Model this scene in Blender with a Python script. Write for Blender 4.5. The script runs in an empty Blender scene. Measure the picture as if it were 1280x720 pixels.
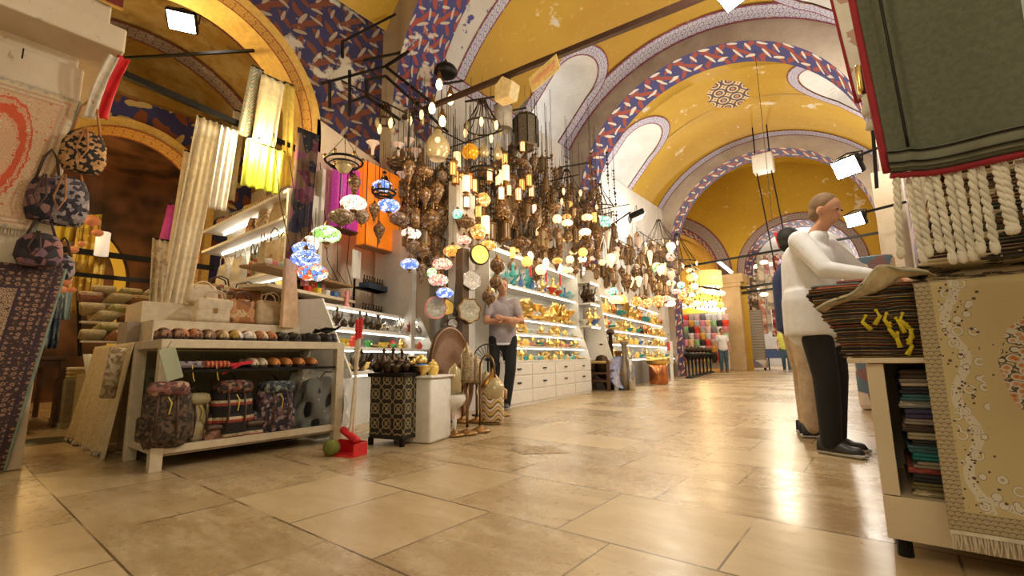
import bpy, bmesh, math, random
from math import sin, cos, pi, radians, atan2, hypot, sqrt
from mathutils import Vector, Matrix, noise
R = random.Random(7)
scene = bpy.context.scene
COL = scene.collection
# ---------------------------------------------------------------- camera
FPX, CAMH = 575.0, 0.65
YAW, PIT, ROL = radians(38.5), radians(8.7), radians(0.8)
_f = Vector((-sin(YAW)*cos(PIT), cos(YAW)*cos(PIT), sin(PIT)))
_r0 = Vector((cos(YAW), sin(YAW), 0)); _u0 = _r0.cross(_f)
_r = _r0*cos(ROL) - _u0*sin(ROL); _u = _r0*sin(ROL) + _u0*cos(ROL)
cam_d = bpy.data.cameras.new('camera'); cam = bpy.data.objects.new('camera', cam_d); COL.objects.link(cam)
cam_d.sensor_width = 36; cam_d.lens = FPX/1280*36; cam_d.clip_start = .05; cam_d.clip_end = 200
cam.matrix_world = Matrix(((_r.x, _u.x, -_f.x, 0), (_r.y, _u.y, -_f.y, 0), (_r.z, _u.z, -_f.z, CAMH), (0, 0, 0, 1)))
scene.camera = cam
def _ray(px, py): return _f + _r*((px-640)/FPX) + _u*((360-py)/FPX)
def pX(px, py, x): d = _ray(px, py); t = x/d.x; return Vector((x, d.y*t, CAMH+d.z*t))
def pY(px, py, y): d = _ray(px, py); t = y/d.y; return Vector((d.x*t, y, CAMH+d.z*t))
def pZ(px, py, z): d = _ray(px, py); t = (z-CAMH)/d.z; return Vector((d.x*t, d.y*t, z))
def pD(px, py, dist): return Vector((0, 0, CAMH)) + _ray(px, py)*dist
# ---------------------------------------------------------------- node maths
class S:
    """a value socket in a material, with arithmetic"""
    def __init__(s, nt, sock): s.nt, s.k = nt, sock
    def _m(s, op, b=None, c=None, clamp=False):
        n = s.nt.nodes.new('ShaderNodeMath'); n.operation = op; n.use_clamp = clamp
        for i, v in enumerate((s, b, c)):
            if v is None: continue
            if isinstance(v, S): s.nt.links.new(v.k, n.inputs[i])
            else: n.inputs[i].default_value = v
        return S(s.nt, n.outputs[0])
    def __add__(s, o): return s._m('ADD', o)
    __radd__ = __add__
    def __sub__(s, o): return s._m('SUBTRACT', o)
    def __rsub__(s, o): return (s*-1.0)+o
    def __mul__(s, o): return s._m('MULTIPLY', o)
    __rmul__ = __mul__
    def __truediv__(s, o): return s._m('DIVIDE', o)
    def sin(s): return s._m('SINE')
    def cos(s): return s._m('COSINE')
    def abs(s): return s._m('ABSOLUTE')
    def sqrt(s): return s._m('SQRT')
    def fract(s): return s._m('FRACT')
    def floor(s): return s._m('FLOOR')
    def lt(s, o): return s._m('LESS_THAN', o)
    def gt(s, o): return s._m('GREATER_THAN', o)
    def min(s, o): return s._m('MINIMUM', o)
    def max(s, o): return s._m('MAXIMUM', o)
    def clamp(s): return s._m('ADD', 0.0, clamp=True)
    def step(s, a, b):   # smooth 0..1 between a and b
        n = s.nt.nodes.new('ShaderNodeMapRange'); n.interpolation_type = 'SMOOTHSTEP'
        s.nt.links.new(s.k, n.inputs[0]); n.inputs[1].default_value = a; n.inputs[2].default_value = b
        return S(s.nt, n.outputs[0])
class Mat:
    def __init__(s, name):
        s.m = bpy.data.materials.new(name); s.m.use_nodes = True; s.nt = s.m.node_tree
        s.b = s.nt.nodes['Principled BSDF']; s._tc = None
    def new(s, t): return s.nt.nodes.new(t)
    def link(s, a, b): s.nt.links.new(a.k if isinstance(a, S) else a, b)
    def coord(s, which='Object'):
        if s._tc is None: s._tc = s.new('ShaderNodeTexCoord')
        return s._tc.outputs[which]
    def xyz(s, which='Object'):
        n = s.new('ShaderNodeSeparateXYZ'); s.link(s.coord(which), n.inputs[0])
        return [S(s.nt, o) for o in n.outputs]
    def vec(s, a, b, c=0.0):
        n = s.new('ShaderNodeCombineXYZ')
        for i, v in enumerate((a, b, c)):
            if isinstance(v, S): s.link(v, n.inputs[i])
            else: n.inputs[i].default_value = v
        return n.outputs[0]
    def noise(s, scale, detail=3, rough=.55, vec=None, which='Object'):
        n = s.new('ShaderNodeTexNoise'); n.inputs['Scale'].default_value = scale
        n.inputs['Detail'].default_value = detail; n.inputs['Roughness'].default_value = rough
        s.link(vec if vec is not None else s.coord(which), n.inputs['Vector']); return S(s.nt, n.outputs[0])
    def vor(s, scale, vec=None, rand=1.0, feature='F1', which='Object', out='Distance'):
        n = s.new('ShaderNodeTexVoronoi'); n.feature = feature; n.inputs['Scale'].default_value = scale
        n.inputs['Randomness'].default_value = rand
        s.link(vec if vec is not None else s.coord(which), n.inputs['Vector'])
        return S(s.nt, n.outputs[out])
    def mix(s, f, a, b):
        n = s.new('ShaderNodeMix'); n.data_type = 'RGBA'
        ins = [n.inputs[0], n.inputs[6], n.inputs[7]]
        for sock, v in zip(ins, (f, a, b)):
            if isinstance(v, S): s.link(v, sock)
            elif hasattr(v, 'links'): s.nt.links.new(v, sock)
            elif isinstance(v, (int, float)): sock.default_value = v
            else: sock.default_value = (*v, 1)
        return n.outputs[2]
    def ramp(s, f, stops, const=False):
        n = s.new('ShaderNodeValToRGB'); s.link(f, n.inputs[0]); e = n.color_ramp.elements
        if const: n.color_ramp.interpolation = 'CONSTANT'
        while len(e) < len(stops): e.new(1)
        for el, (p, c) in zip(e, stops): el.position = p; el.color = (*c, 1)
        return n.outputs[0]
    def color(s, c):
        if hasattr(c, 'links'): s.nt.links.new(c, s.b.inputs['Base Color'])
        else: s.b.inputs['Base Color'].default_value = (*c, 1)
        return s
    def rough(s, v):
        if isinstance(v, S): s.link(v, s.b.inputs['Roughness'])
        else: s.b.inputs['Roughness'].default_value = v
        return s
    def metal(s, v): s.b.inputs['Metallic'].default_value = v; return s
    def bump(s, h, strength=.3, dist=.01):
        n = s.new('ShaderNodeBump'); n.inputs['Strength'].default_value = strength; n.inputs['Distance'].default_value = dist
        s.link(h, n.inputs['Height']); s.nt.links.new(n.outputs[0], s.b.inputs['Normal']); return s
    def emit(s, c, st):
        if hasattr(c, 'links'): s.nt.links.new(c, s.b.inputs['Emission Color'])
        else: s.b.inputs['Emission Color'].default_value = (*c, 1)
        s.b.inputs['Emission Strength'].default_value = st; return s
    def dim(s): s.m.cycles.emission_sampling = 'NONE'; return s
_mc = {}
def flat(name, c, rough=.6, metal=0.0, var=.12, scale=18):
    """plain material with a little procedural mottling"""
    if name in _mc: return _mc[name]
    a = Mat(name); nz = a.noise(scale, 2)
    lo = tuple(max(0, v*(1-var)) for v in c); hi = tuple(min(1, v*(1+var)) for v in c)
    a.color(a.mix(nz.step(.3, .7), lo, hi)).rough(rough).metal(metal); _mc[name] = a.m; return a.m
def glow(name, c, st, base=None, sample=False):
    if name in _mc: return _mc[name]
    a = Mat(name).color(base or c).emit(c, st).rough(.4)
    if not sample: a.dim()
    _mc[name] = a.m; return a.m
# ---------------------------------------------------------------- mesh builder
class MB:
    def __init__(s): s.v, s.f, s.uv, s.mi = [], [], {}, []
    def face(s, idx, uv=None, mi=0):
        if uv: s.uv[len(s.f)] = uv
        s.f.append(tuple(idx)); s.mi.append(mi)
    def quad(s, a, b, c, d, uv=None, mi=0):
        n = len(s.v); s.v += [tuple(a), tuple(b), tuple(c), tuple(d)]; s.face((n, n+1, n+2, n+3), uv, mi); return s
    def box(s, x0, x1, y0, y1, z0, z1, M=None, mi=0):
        n = len(s.v); P = [Vector((x, y, z)) for z in (z0, z1) for y in (y0, y1) for x in (x0, x1)]
        if M is not None: P = [M @ p for p in P]
        s.v += [tuple(p) for p in P]
        for q in ((0, 2, 3, 1), (4, 5, 7, 6), (0, 1, 5, 4), (2, 6, 7, 3), (0, 4, 6, 2), (1, 3, 7, 5)): s.face([n+i for i in q], None, mi)
        return s
    def cbox(s, c, sz, rz=0, M=None, mi=0):
        T = Matrix.Translation(c) @ Matrix.Rotation(rz, 4, 'Z')
        if M is not None: T = M @ T
        return s.box(-sz[0]/2, sz[0]/2, -sz[1]/2, sz[1]/2, -sz[2]/2, sz[2]/2, T, mi)
    def rbox(s, c, sz, r=.01, rz=0, M=None, n=3, mi=0, puff=0):
        """soft box: rounded-rectangle outline in xy, domed towards top and bottom"""
        T = Matrix.Translation(c) @ Matrix.Rotation(rz, 4, 'Z')
        if M is not None: T = M @ T
        hx, hy, hz = sz[0]/2, sz[1]/2, sz[2]/2; r = min(r, hx*.95, hy*.95, hz*.95)
        out = []
        for k, (cx, cy) in enumerate(((1, 1), (-1, 1), (-1, -1), (1, -1))):
            for i in range(n+1):
                a = (k+i/n)*pi/2; out.append((cx, cy, cos(a), sin(a)))
        levels = [(-hz, -r)] + [(-hz+r-r*sin(a), -r+r*cos(a)) for a in (pi/4, 0)] + ([(0, puff)] if puff else []) + [(hz-r+r*sin(a), -r+r*cos(a)) for a in (0, pi/4)] + [(hz, -r)]
        rings = []
        for z, ins in levels:
            ring = []
            for cx, cy, ca, sa in out:
                ring.append(len(s.v)); s.v.append(tuple(T @ Vector((cx*(hx-r)+ca*(r+ins), cy*(hy-r)+sa*(r+ins), z))))
            rings.append(ring)
        m = len(out)
        for a, b in zip(rings, rings[1:]):
            for i in range(m): s.face((a[i], a[(i+1) % m], b[(i+1) % m], b[i]), None, mi)
        s.face(rings[0][::-1], None, mi); s.face(rings[-1], None, mi)
        return s
    def ring(s, c, ax, r, n, ry=None, ref=None):
        ax = Vector(ax).normalized(); ref = ref or (Vector((0, 0, 1)) if abs(ax.z) < .9 else Vector((1, 0, 0)))
        a = ax.cross(ref).normalized(); b = ax.cross(a).normalized(); ry = r if ry is None else ry
        out = []
        for i in range(n):
            t = 2*pi*i/n; out.append(len(s.v)); s.v.append(tuple(Vector(c)+a*(r*cos(t))+b*(ry*sin(t))))
        return out
    def tube(s, pts, r, n=8, caps=True, mi=0, closed=False):
        pts = [Vector(p) for p in pts]; rs = r if isinstance(r, (list, tuple)) else [r]*len(pts); rings = []
        up = None
        for i, p in enumerate(pts):
            if closed: d = pts[(i+1) % len(pts)]-pts[i-1]
            else: d = pts[min(i+1, len(pts)-1)]-pts[max(i-1, 0)]
            d = d.normalized() if d.length > 1e-9 else Vector((0, 0, 1))
            if up is None: up = Vector((0, 0, 1)) if abs(d.z) < .9 else Vector((1, 0, 0))
            a = d.cross(up); a = a.normalized() if a.length > 1e-6 else Vector((1, 0, 0)); up = a.cross(d).normalized()
            rings.append([len(s.v)+k for k in range(n)])
            for k in range(n):
                t = 2*pi*k/n; s.v.append(tuple(p+a*(rs[i]*cos(t))+up*(rs[i]*sin(t))))
        pairs = list(zip(rings, rings[1:])) + ([(rings[-1], rings[0])] if closed else [])
        for a, b in pairs:
            for k in range(n): s.face((a[k], a[(k+1) % n], b[(k+1) % n], b[k]), None, mi)
        if caps and not closed: s.face(rings[0][::-1], None, mi); s.face(rings[-1], None, mi)
        return s
    def bar(s, a, b, w, h=None, mi=0):
        """square bar from a to b"""
        a, b = Vector(a), Vector(b); d = (b-a).normalized(); ref = Vector((0, 0, 1)) if abs(d.z) < .95 else Vector((1, 0, 0))
        x = d.cross(ref).normalized()*(w/2); y = x.cross(d).normalized()*((h or w)/2); n = len(s.v)
        for p in (a, b): s.v += [tuple(p+i*x+j*y) for i, j in ((-1, -1), (1, -1), (1, 1), (-1, 1))]
        for q in ((0, 1, 2, 3), (7, 6, 5, 4), (0, 4, 5, 1), (1, 5, 6, 2), (2, 6, 7, 3), (3, 7, 4, 0)): s.face([n+i for i in q], None, mi)
        return s
    def lathe(s, prof, n=16, c=(0, 0, 0), M=None, mi=0, lobes=0, la=.1, sx=1, sy=1):
        """profile of (radius, z), revolved; optional lobes round the outline"""
        T = Matrix.Translation(c) if M is None else M @ Matrix.Translation(c); rings = []
        for r, z in prof:
            if r <= 1e-6: rings.append([len(s.v)]); s.v.append(tuple(T @ Vector((0, 0, z)))); continue
            rg = []
            for k in range(n):
                t = 2*pi*k/n; rr = r*(1+la*cos(lobes*t)) if lobes else r
                rg.append(len(s.v)); s.v.append(tuple(T @ Vector((rr*cos(t)*sx, rr*sin(t)*sy, z))))
            rings.append(rg)
        for a, b in zip(rings, rings[1:]):
            if len(a) == 1 and len(b) == 1: continue
            for k in range(n):
                k2 = (k+1) % n
                if len(a) == 1: s.face((a[0], b[k2], b[k]), None, mi)
                elif len(b) == 1: s.face((a[k], a[k2], b[0]), None, mi)
                else: s.face((a[k], a[k2], b[k2], b[k]), None, mi)
        return s
    def prism(s, poly, M, d, mi=0):
        """outline in local xy, extruded by d along local z"""
        n = len(poly); b = len(s.v)
        for z in (0, d): s.v += [tuple(M @ Vector((x, y, z))) for x, y in poly]
        s.face([b+i for i in range(n)][::-1], None, mi); s.face([b+n+i for i in range(n)], None, mi)
        for i in range(n): s.face((b+i, b+(i+1) % n, b+n+(i+1) % n, b+n+i), None, mi)
        return s
    def grid(s, fn, nu, nv, mi=0, closed_u=False):
        """fn(u,v)->point, u,v in 0..1, with uv coordinates"""
        b = len(s.v)
        for j in range(nv+1):
            for i in range(nu+1): s.v.append(tuple(fn(i/nu, j/nv)))
        for j in range(nv):
            for i in range(nu):
                a = b+j*(nu+1)+i
                s.face((a, a+1, a+nu+2, a+nu+1), [(i/nu, j/nv), ((i+1)/nu, j/nv), ((i+1)/nu, (j+1)/nv), (i/nu, (j+1)/nv)], mi)
        return s
    def ball(s, c, r, n=12, sx=1, sy=1, sz=1, M=None, mi=0, m=None):
        m = m or max(4, n//2)
        return s.lathe([(r*sin(pi*i/m), -r*sz*cos(pi*i/m)) for i in range(m+1)], n, c, M, mi, sx=sx, sy=sy)
    def capsule(s, a, b, ra, rb, n=12):
        a, b = Vector(a), Vector(b); d = (b-a); L = d.length; d = d.normalized() if L > 0 else Vector((0, 0, 1))
        pts, rs = [], []
        for t in (1, .92, .7, .4, 0): pts.append(a-d*ra*t); rs.append(max(1e-4, ra*sqrt(max(0, 1-t*t))))
        for t in (0, .4, .7, .92, 1): pts.append(b+d*rb*t); rs.append(max(1e-4, rb*sqrt(max(0, 1-t*t))))
        return s.tube(pts, rs, n)
    def build(s, name, mats, parent=None, smooth=False, loc=None, sub=0, solid=0, bevel=0, remesh=0):
        me = bpy.data.meshes.new(name); me.from_pydata(s.v, [], s.f); me.update()
        if s.uv:
            ul = me.uv_layers.new(name='UVMap')
            for fi, p in enumerate(me.polygons):
                if fi in s.uv:
                    for k, li in enumerate(p.loop_indices): ul.data[li].uv = s.uv[fi][k]
        for m in (mats if isinstance(mats, (list, tuple)) else [mats]): me.materials.append(m)
        me.polygons.foreach_set('material_index', s.mi)
        if smooth: me.polygons.foreach_set('use_smooth', [True]*len(me.polygons))
        o = bpy.data.objects.new(name, me); COL.objects.link(o)
        if parent is not None: o.parent = parent
        if loc is not None: o.location = loc
        if remesh:
            md = o.modifiers.new('r', 'REMESH'); md.mode = 'VOXEL'; md.voxel_size = remesh; md.use_smooth_shade = True
            md = o.modifiers.new('s', 'SMOOTH'); md.iterations = 3
        if solid: md = o.modifiers.new('t', 'SOLIDIFY'); md.thickness = solid; md.offset = 0
        if sub: md = o.modifiers.new('s', 'SUBSURF'); md.levels = md.render_levels = sub
        if bevel: md = o.modifiers.new('b', 'BEVEL'); md.width = bevel; md.segments = 2
        return o
def tag(o, label=None, cat=None, group=None, kind=None):
    if label: o['label'] = label
    if cat: o['category'] = cat
    if group: o['group'] = group
    if kind: o['kind'] = kind
    return o
def thing(name, label, cat, loc=(0, 0, 0), rz=0, group=None):
    o = bpy.data.objects.new(name, None); COL.objects.link(o); o.empty_display_size = .1
    o.location = loc; o.rotation_euler = (0, 0, rz); return tag(o, label, cat, group)
def struct(name, mb, m, smooth=False, **k): return tag(mb.build(name, m, smooth=smooth, **k), kind='structure')
KIDS = {}
def dup(root, loc, rz=None, label=None, scale=None, group=None, rot=None):
    c = root.copy(); COL.objects.link(c); c.location = loc
    if rz is not None: c.rotation_euler = (0, 0, rz)
    if rot is not None: c.rotation_euler = rot
    if scale is not None: c.scale = (scale, scale, scale) if isinstance(scale, (int, float)) else scale
    if label: c['label'] = label
    if group: c['group'] = group
    for ch in root.children:
        d = ch.copy(); COL.objects.link(d); d.parent = c
        for g in ch.children: e = g.copy(); COL.objects.link(e); e.parent = d
    return c
class Maker:
    """first call places the prototype itself, later calls place copies"""
    def __init__(s, fn): s.fn, s.p = fn, {}
    def __call__(s, key, loc, rz=0, label=None, scale=1, group=None, rot=None):
        if key not in s.p:
            o = s.fn(key); s.p[key] = o; o.location = loc; o.rotation_euler = rot or (0, 0, rz)
            o.scale = (scale,)*3 if isinstance(scale, (int, float)) else scale
            return tag(o, label, None, group)
        o = dup(s.p[key], loc, rz, label, scale, None, rot)
        if group: o['group'] = group
        elif 'group' in o: del o['group']
        return o
# ---------------------------------------------------------------- painted patterns
def ell(u, v, cu, cv, a, ru, rv):
    """1 inside a tilted ellipse"""
    du, dv = u-cu, v-cv; ca, sa = cos(radians(a)), sin(radians(a))
    x = (du*ca+dv*sa)/ru; y = (dv*ca-du*sa)/rv
    return (x*x+y*y).lt(1.0)
def leaf_pattern(a, u, v, peel=0.0, white=(.62, .58, .50), blue=(.035, .035, .16), red=(.27, .045, .03)):
    """dark blue ground, rust leaves, pale slim leaves; u,v in cells"""
    nz = a.noise(3.1, 2); u = u+(nz-.5)*.25; v = v+(nz-.5)*.25
    row = v.floor()*.5; fu, fv = (u+row).fract(), v.fract()
    rd = ell(fu, fv, .5, .5, 35, .42, .09)
    for c in ((.15, .75, -50, .26, .09), (.8, .2, -40, .3, .085), (.2, .2, 20, .2, .08), (.8, .85, 70, .22, .09)): rd = rd.max(ell(fu, fv, *c))
    wt = ell(fu, fv, .3, .55, 62, .26, .055)
    for c in ((.72, .72, -12, .22, .055), (.75, .3, 75, .18, .05), (.25, .08, 10, .2, .05)): wt = wt.max(ell(fu, fv, *c))
    c = a.mix(rd, blue, red); c = a.mix(wt, c, white)
    if peel: c = a.mix(a.noise(1.7, 5, .6).step(.62-peel, .66-peel), c, (.55, .50, .43))
    return c
def scroll_pattern(a, u, v, fg, bg, edge=None, w=.22):
    """fine interlaced scrolls; u,v in cells, v 0..1 across a band when edge is given"""
    p = (u*2*pi).sin(); q = (v*2*pi).cos()
    f = (p*q+((u+v)*2*pi).sin()*.45+((u-v)*4*pi).cos()*.35).abs()
    cu, cv = (u*2).fract()-.5, (v*2).fract()-.5
    rr = ((cu*cu+cv*cv).sqrt()*14).sin().abs()
    m = f.lt(w).max(rr.lt(.3))
    c = a.mix(m, bg, fg)
    return c
def band(name, fg, bg, edge, cells=1.0, tint=None):
    """uv.x runs along the band in metres, uv.y 0..1 across"""
    a = Mat(name); u, v, _ = a.xyz('UV')
    c = scroll_pattern(a, u*cells, v*2.0, fg, bg)
    e = v.lt(.1).max(v.gt(.9)); c = a.mix(e, c, edge)
    c = a.mix(a.noise(6, 3).step(.62, .7)*.5, c, (.5, .45, .38))
    a.color(c).rough(.75); return a.m
M_BAND = band('blue_scroll_tile', (.05, .045, .27), (.60, .58, .62), (.20, .03, .05), 5)
M_BAND2 = band('dark_scroll_tile', (.06, .045, .10), (.34, .26, .22), (.16, .03, .03), 5)
M_GOLDBAND = band('gold_arabesque', (.30, .09, .012), (.62, .36, .07), (.25, .05, .02), 4)
def _leafmat(name, along, across, peel, **k):
    a = Mat(name); u, v, _ = a.xyz('UV'); a.color(leaf_pattern(a, u*along, v*across, peel, **k)).rough(.7); return a.m
M_LEAF = _leafmat('leaf_painted_soffit', 1.9, 1.0, .0)
M_LEAF_WALL = _leafmat('leaf_painted_wall', 2.3, 2.3, .04, white=(.36, .29, .22), blue=(.03, .028, .10), red=(.16, .045, .025))
M_LEAF_PEEL = _leafmat('leaf_painted_peeling', 2.4, 2.2, .10, white=(.45, .40, .34))
def vaultmat():
    a = Mat('yellow_vault_paint'); x, y, z = a.xyz('Object')
    big = a.noise(.5, 3); c = a.mix(big.step(.3, .7), (.40, .225, .009), (.47, .29, .018))
    c = a.mix(a.noise(9, 4).step(.60, .72)*.35, c, (.62, .45, .14))
    peel = a.noise(1.15, 7, .68)
    c = a.mix(peel.step(.615, .63), c, (.60, .47, .25)); c = a.mix(peel.step(.645, .66), c, (.56, .54, .52))
    # painted rosette at the crown of the middle bay
    dx, dy = x+2.35, y-11.75; d = (dx*dx*1.4+dy*dy*.55).sqrt(); ang = dy._m('ARCTAN2', dx)
    rim = d.lt((ang*8).cos()*.03+.53)
    cu, cv = (dx*3.2).fract()-.5, (dy*2.4).fract()-.5; rr = (cu*cu+cv*cv).sqrt()
    ros = a.mix((rr*24).sin().gt(.1), (.05, .035, .06), (.62, .45, .25))
    ros = a.mix(rr.lt(.09), ros, (.45, .10, .05))
    c = a.mix(rim, c, ros)
    a.color(c).rough(.62).bump(a.noise(3, 4), .15, .05); return a.m
M_VAULT = vaultmat()
def plaster(name, c1, c2, sc=1.3):
    a = Mat(name); nz = a.noise(sc, 6, .65); c = a.mix(nz.step(.3, .7), c1, c2)
    c = a.mix(a.noise(22, 4).step(.64, .7)*.35, c, tuple(v*.45 for v in c1))
    a.color(c).rough(.8).bump(nz, .25, .03); return a.m
M_WHITE = plaster('white_plaster', (.62, .60, .57), (.74, .72, .69))
M_GREY = plaster('grey_beige_plaster', (.33, .26, .20), (.46, .38, .30))
M_CREAM = plaster('cream_plaster', (.62, .50, .35), (.72, .62, .47))
M_STONE = plaster('tan_stone', (.42, .28, .14), (.55, .40, .22))
def peeled():
    a = Mat('peeled_white_paint'); nz = a.noise(2.3, 7, .7); c = a.mix(a.noise(.8, 4).step(.3, .7), (.5, .47, .43), (.66, .64, .60))
    c = a.mix(nz.step(.60, .615), c, (.06, .06, .25)); c = a.mix(a.noise(4.3, 5, .6).step(.66, .67), c, (.25, .07, .04))
    a.color(c).rough(.75); return a.m
M_PEEL = peeled()
def floormat():
    a = Mat('travertine_floor'); x, y, z = a.xyz('Object')
    # rows run along x; row heights alternate, joints shift from row to row
    yy = y*1.92+(y*2.1).sin()*.13; row = yy.floor(); fy = yy.fract()
    wn = a.new('ShaderNodeTexWhiteNoise'); wn.noise_dimensions = '1D'; a.link(row, wn.inputs['W']); rn = S(a.nt, wn.outputs['Value'])
    xx = x*(rn*.7+1.15)+rn*7.3; fx = xx.fract(); tile = xx.floor()
    wn2 = a.new('ShaderNodeTexWhiteNoise'); wn2.noise_dimensions = '2D'; a.link(a.vec(tile, row), wn2.inputs['Vector']); tn = S(a.nt, wn2.outputs['Value'])
    ed = fy.min(1.0-fy)/1.92; ex = fx.min(1.0-fx)/1.5; j = ed.min(ex).lt(.0045+.0)
    n1 = a.noise(1.4, 6, .6); n2 = a.noise(14, 6, .7); n3 = a.noise(5, 5, .7, vec=a.vec(x*.5, y*1.6, tn*9))
    c = a.mix(tn, (.30, .205, .098), (.49, .375, .215))
    c = a.mix(n3.step(.42, .62)*.6, c, (.58, .47, .31)); c = a.mix(a.noise(.9, 5, .65).step(.52, .66)*.45, c, (.27, .18, .08)); c = a.mix(n1.step(.5, .75)*.4, c, (.36, .22, .09))
    c = a.mix(n2.step(.62, .72)*.6, c, (.24, .15, .07))
    c = a.mix(a.vor(42).lt(.1)*a.noise(3).step(.52, .6)*.75, c, (.16, .10, .05))
    c = a.mix(j*a.noise(2.2, 2).step(.33, .5), c, (.10, .06, .025))
    a.color(c); a.rough(n2*.2+n1*.14+tn*.08+.08)
    a.b.inputs['Specular IOR Level'].default_value = .5
    a.bump(n2*.4+a.noise(5)*.7-j*1.6, .12, .006); return a.m
M_FLOOR = floormat()
# common plain materials
BLK = flat('black_iron', (.012, .011, .010), .45, .6); DARKW = flat('dark_wood', (.055, .025, .012), .5)
GOLD = flat('polished_brass', (.86, .62, .22), .28, 1); BRASS = flat('aged_brass', (.26, .145, .05), .35, .9)
BRONZE = flat('dark_bronze', (.07, .045, .028), .35, .8); SILV = flat('silver_plate', (.68, .66, .63), .2, 1)
WPNT = flat('white_lacquer', (.80, .78, .73), .35, 0, .04); CREAMP = flat('cream_paint', (.62, .53, .38), .5, 0, .08)
# ---------------------------------------------------------------- the building
VX, VZ, VR = -2.42, 3.58, 3.52       # barrel vault: axis x, axis height, radius
RX, RZ, RR = -2.44, 4.05, 2.70       # cross arches
A0 = 34.0
def vp(a, y, r=VR): t = radians(a); return (VX-r*cos(t), y, VZ+r*sin(t))
struct('floor', MB().quad((-13, -4, 0), (6, -4, 0), (6, 40, 0), (-13, 40, 0)), M_FLOOR)
WIN = {0: (7.85, .62, .87), 1: (11.45, .75, 1.0)}
def topang(y, yc, w, top):
    d = (y-yc)/w
    if abs(d) >= 1: return A0
    return top-(1-sqrt(max(0, 1-d*d)))*w/.0614
def vault(y0, y1, win=None):
    m = MB(); ys = [y0, y1]
    if win:
        yc, w, _ = win; n = 20
        ys += [yc-w*cos(pi*i/n) for i in range(n+1)] + [yc-w+1e-4, yc+w-1e-4]
    k = int((y1-y0)/.5); ys += [y0+(y1-y0)*i/k for i in range(1, k)]
    ys = sorted(set(round(y, 5) for y in ys)); prev = None
    for y in ys:
        lo = topang(y, win[0], win[1], 63) if win else A0
        col = []
        for i in range(41): a = lo+(180-2*lo)*i/40; col.append(len(m.v)); m.v.append(vp(a, y))
        if prev:
            for i in range(40): m.face((prev[i], col[i], col[i+1], prev[i+1]))
        prev = col
    return m
struct('ceiling', vault(5.2, 9.0, WIN[0]), M_VAULT, smooth=True)
struct('ceiling', vault(9.8, 14.9, WIN[1]), M_VAULT, smooth=True)
struct('ceiling', vault(4.5, 5.2), M_PEEL, smooth=True)
struct('ceiling', vault(-.6, 3.75), M_VAULT, smooth=True)
def strip(y0, y1, a0, a1, r=VR-.012, flip=False, n=40):
    L = radians(a1-a0)*r; return MB().grid(lambda u, v: vp(a0+(a1-a0)*u, y0+(y1-y0)*v, r), n, 1)
def scale_uv(m, su, sv=1):
    for k in m.uv: m.uv[k] = [(a*su, b*sv) for a, b in m.uv[k]]
    return m
for i, (y0, y1) in enumerate(((8.5, 8.99), (5.2, 5.42), (14.5, 14.89), (9.81, 10.0))):
    struct('trim_%d' % (i+1), scale_uv(strip(y0, y1, A0, 180-A0), 7.8), M_BAND, smooth=True)
# painted borders round the vault windows, the niches behind them and their bright panes
DAY = glow('daylight_pane', (1, .98, .95), 2.6, sample=True)
k = 4
for bi, (yc, w, wo) in WIN.items():
    for side in (0, 1):
        fl = (lambda p: p) if side == 0 else (lambda p: (2*VX-p[0], p[1], p[2]))
        def outline(ww, top, n=24):
            pts = [(yc-ww, A0)]
            pts += [(yc-ww*cos(pi*i/n), top-(1-sin(pi*i/n))*ww/.0614) for i in range(n+1)]
            return pts+[(yc+ww, A0)]
        a, b = outline(w-.01, 63), outline(wo, 67); m = MB(); L = 0
        for i in range(len(a)-1):
            p = [vp(a[i][1], a[i][0], VR-.02), vp(a[i+1][1], a[i+1][0], VR-.02), vp(b[i+1][1], b[i+1][0], VR-.02), vp(b[i][1], b[i][0], VR-.02)]
            d = (Vector(p[3])-Vector(p[2])).length
            m.quad(*[fl(q) for q in p], uv=[(L, 0), (L+d, 0), (L+d, 1), (L, 1)]); L += d
        k += 1; struct('trim_%d' % k, m, M_BAND)
        m = MB(); o1 = [vp(q[1], q[0]) for q in a]; o2 = []
        for y, an in a:
            t = (an-A0)/(63-A0); o2.append((-6.75, yc+(y-yc)*.85, 5.35+t*2.2))
        n = len(a)
        for i in range(n): j = (i+1) % n; m.quad(*[fl(q) for q in (o1[i], o1[j], o2[j], o2[i])])
        struct('window_%d' % (bi*2+side+1), m, M_WHITE)
        b0 = len(m.v); m = MB(); m.v = [fl(q) for q in o2]; m.face(range(n))
        struct('window_pane_%d' % (bi*2+side+1), m, DAY)
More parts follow.
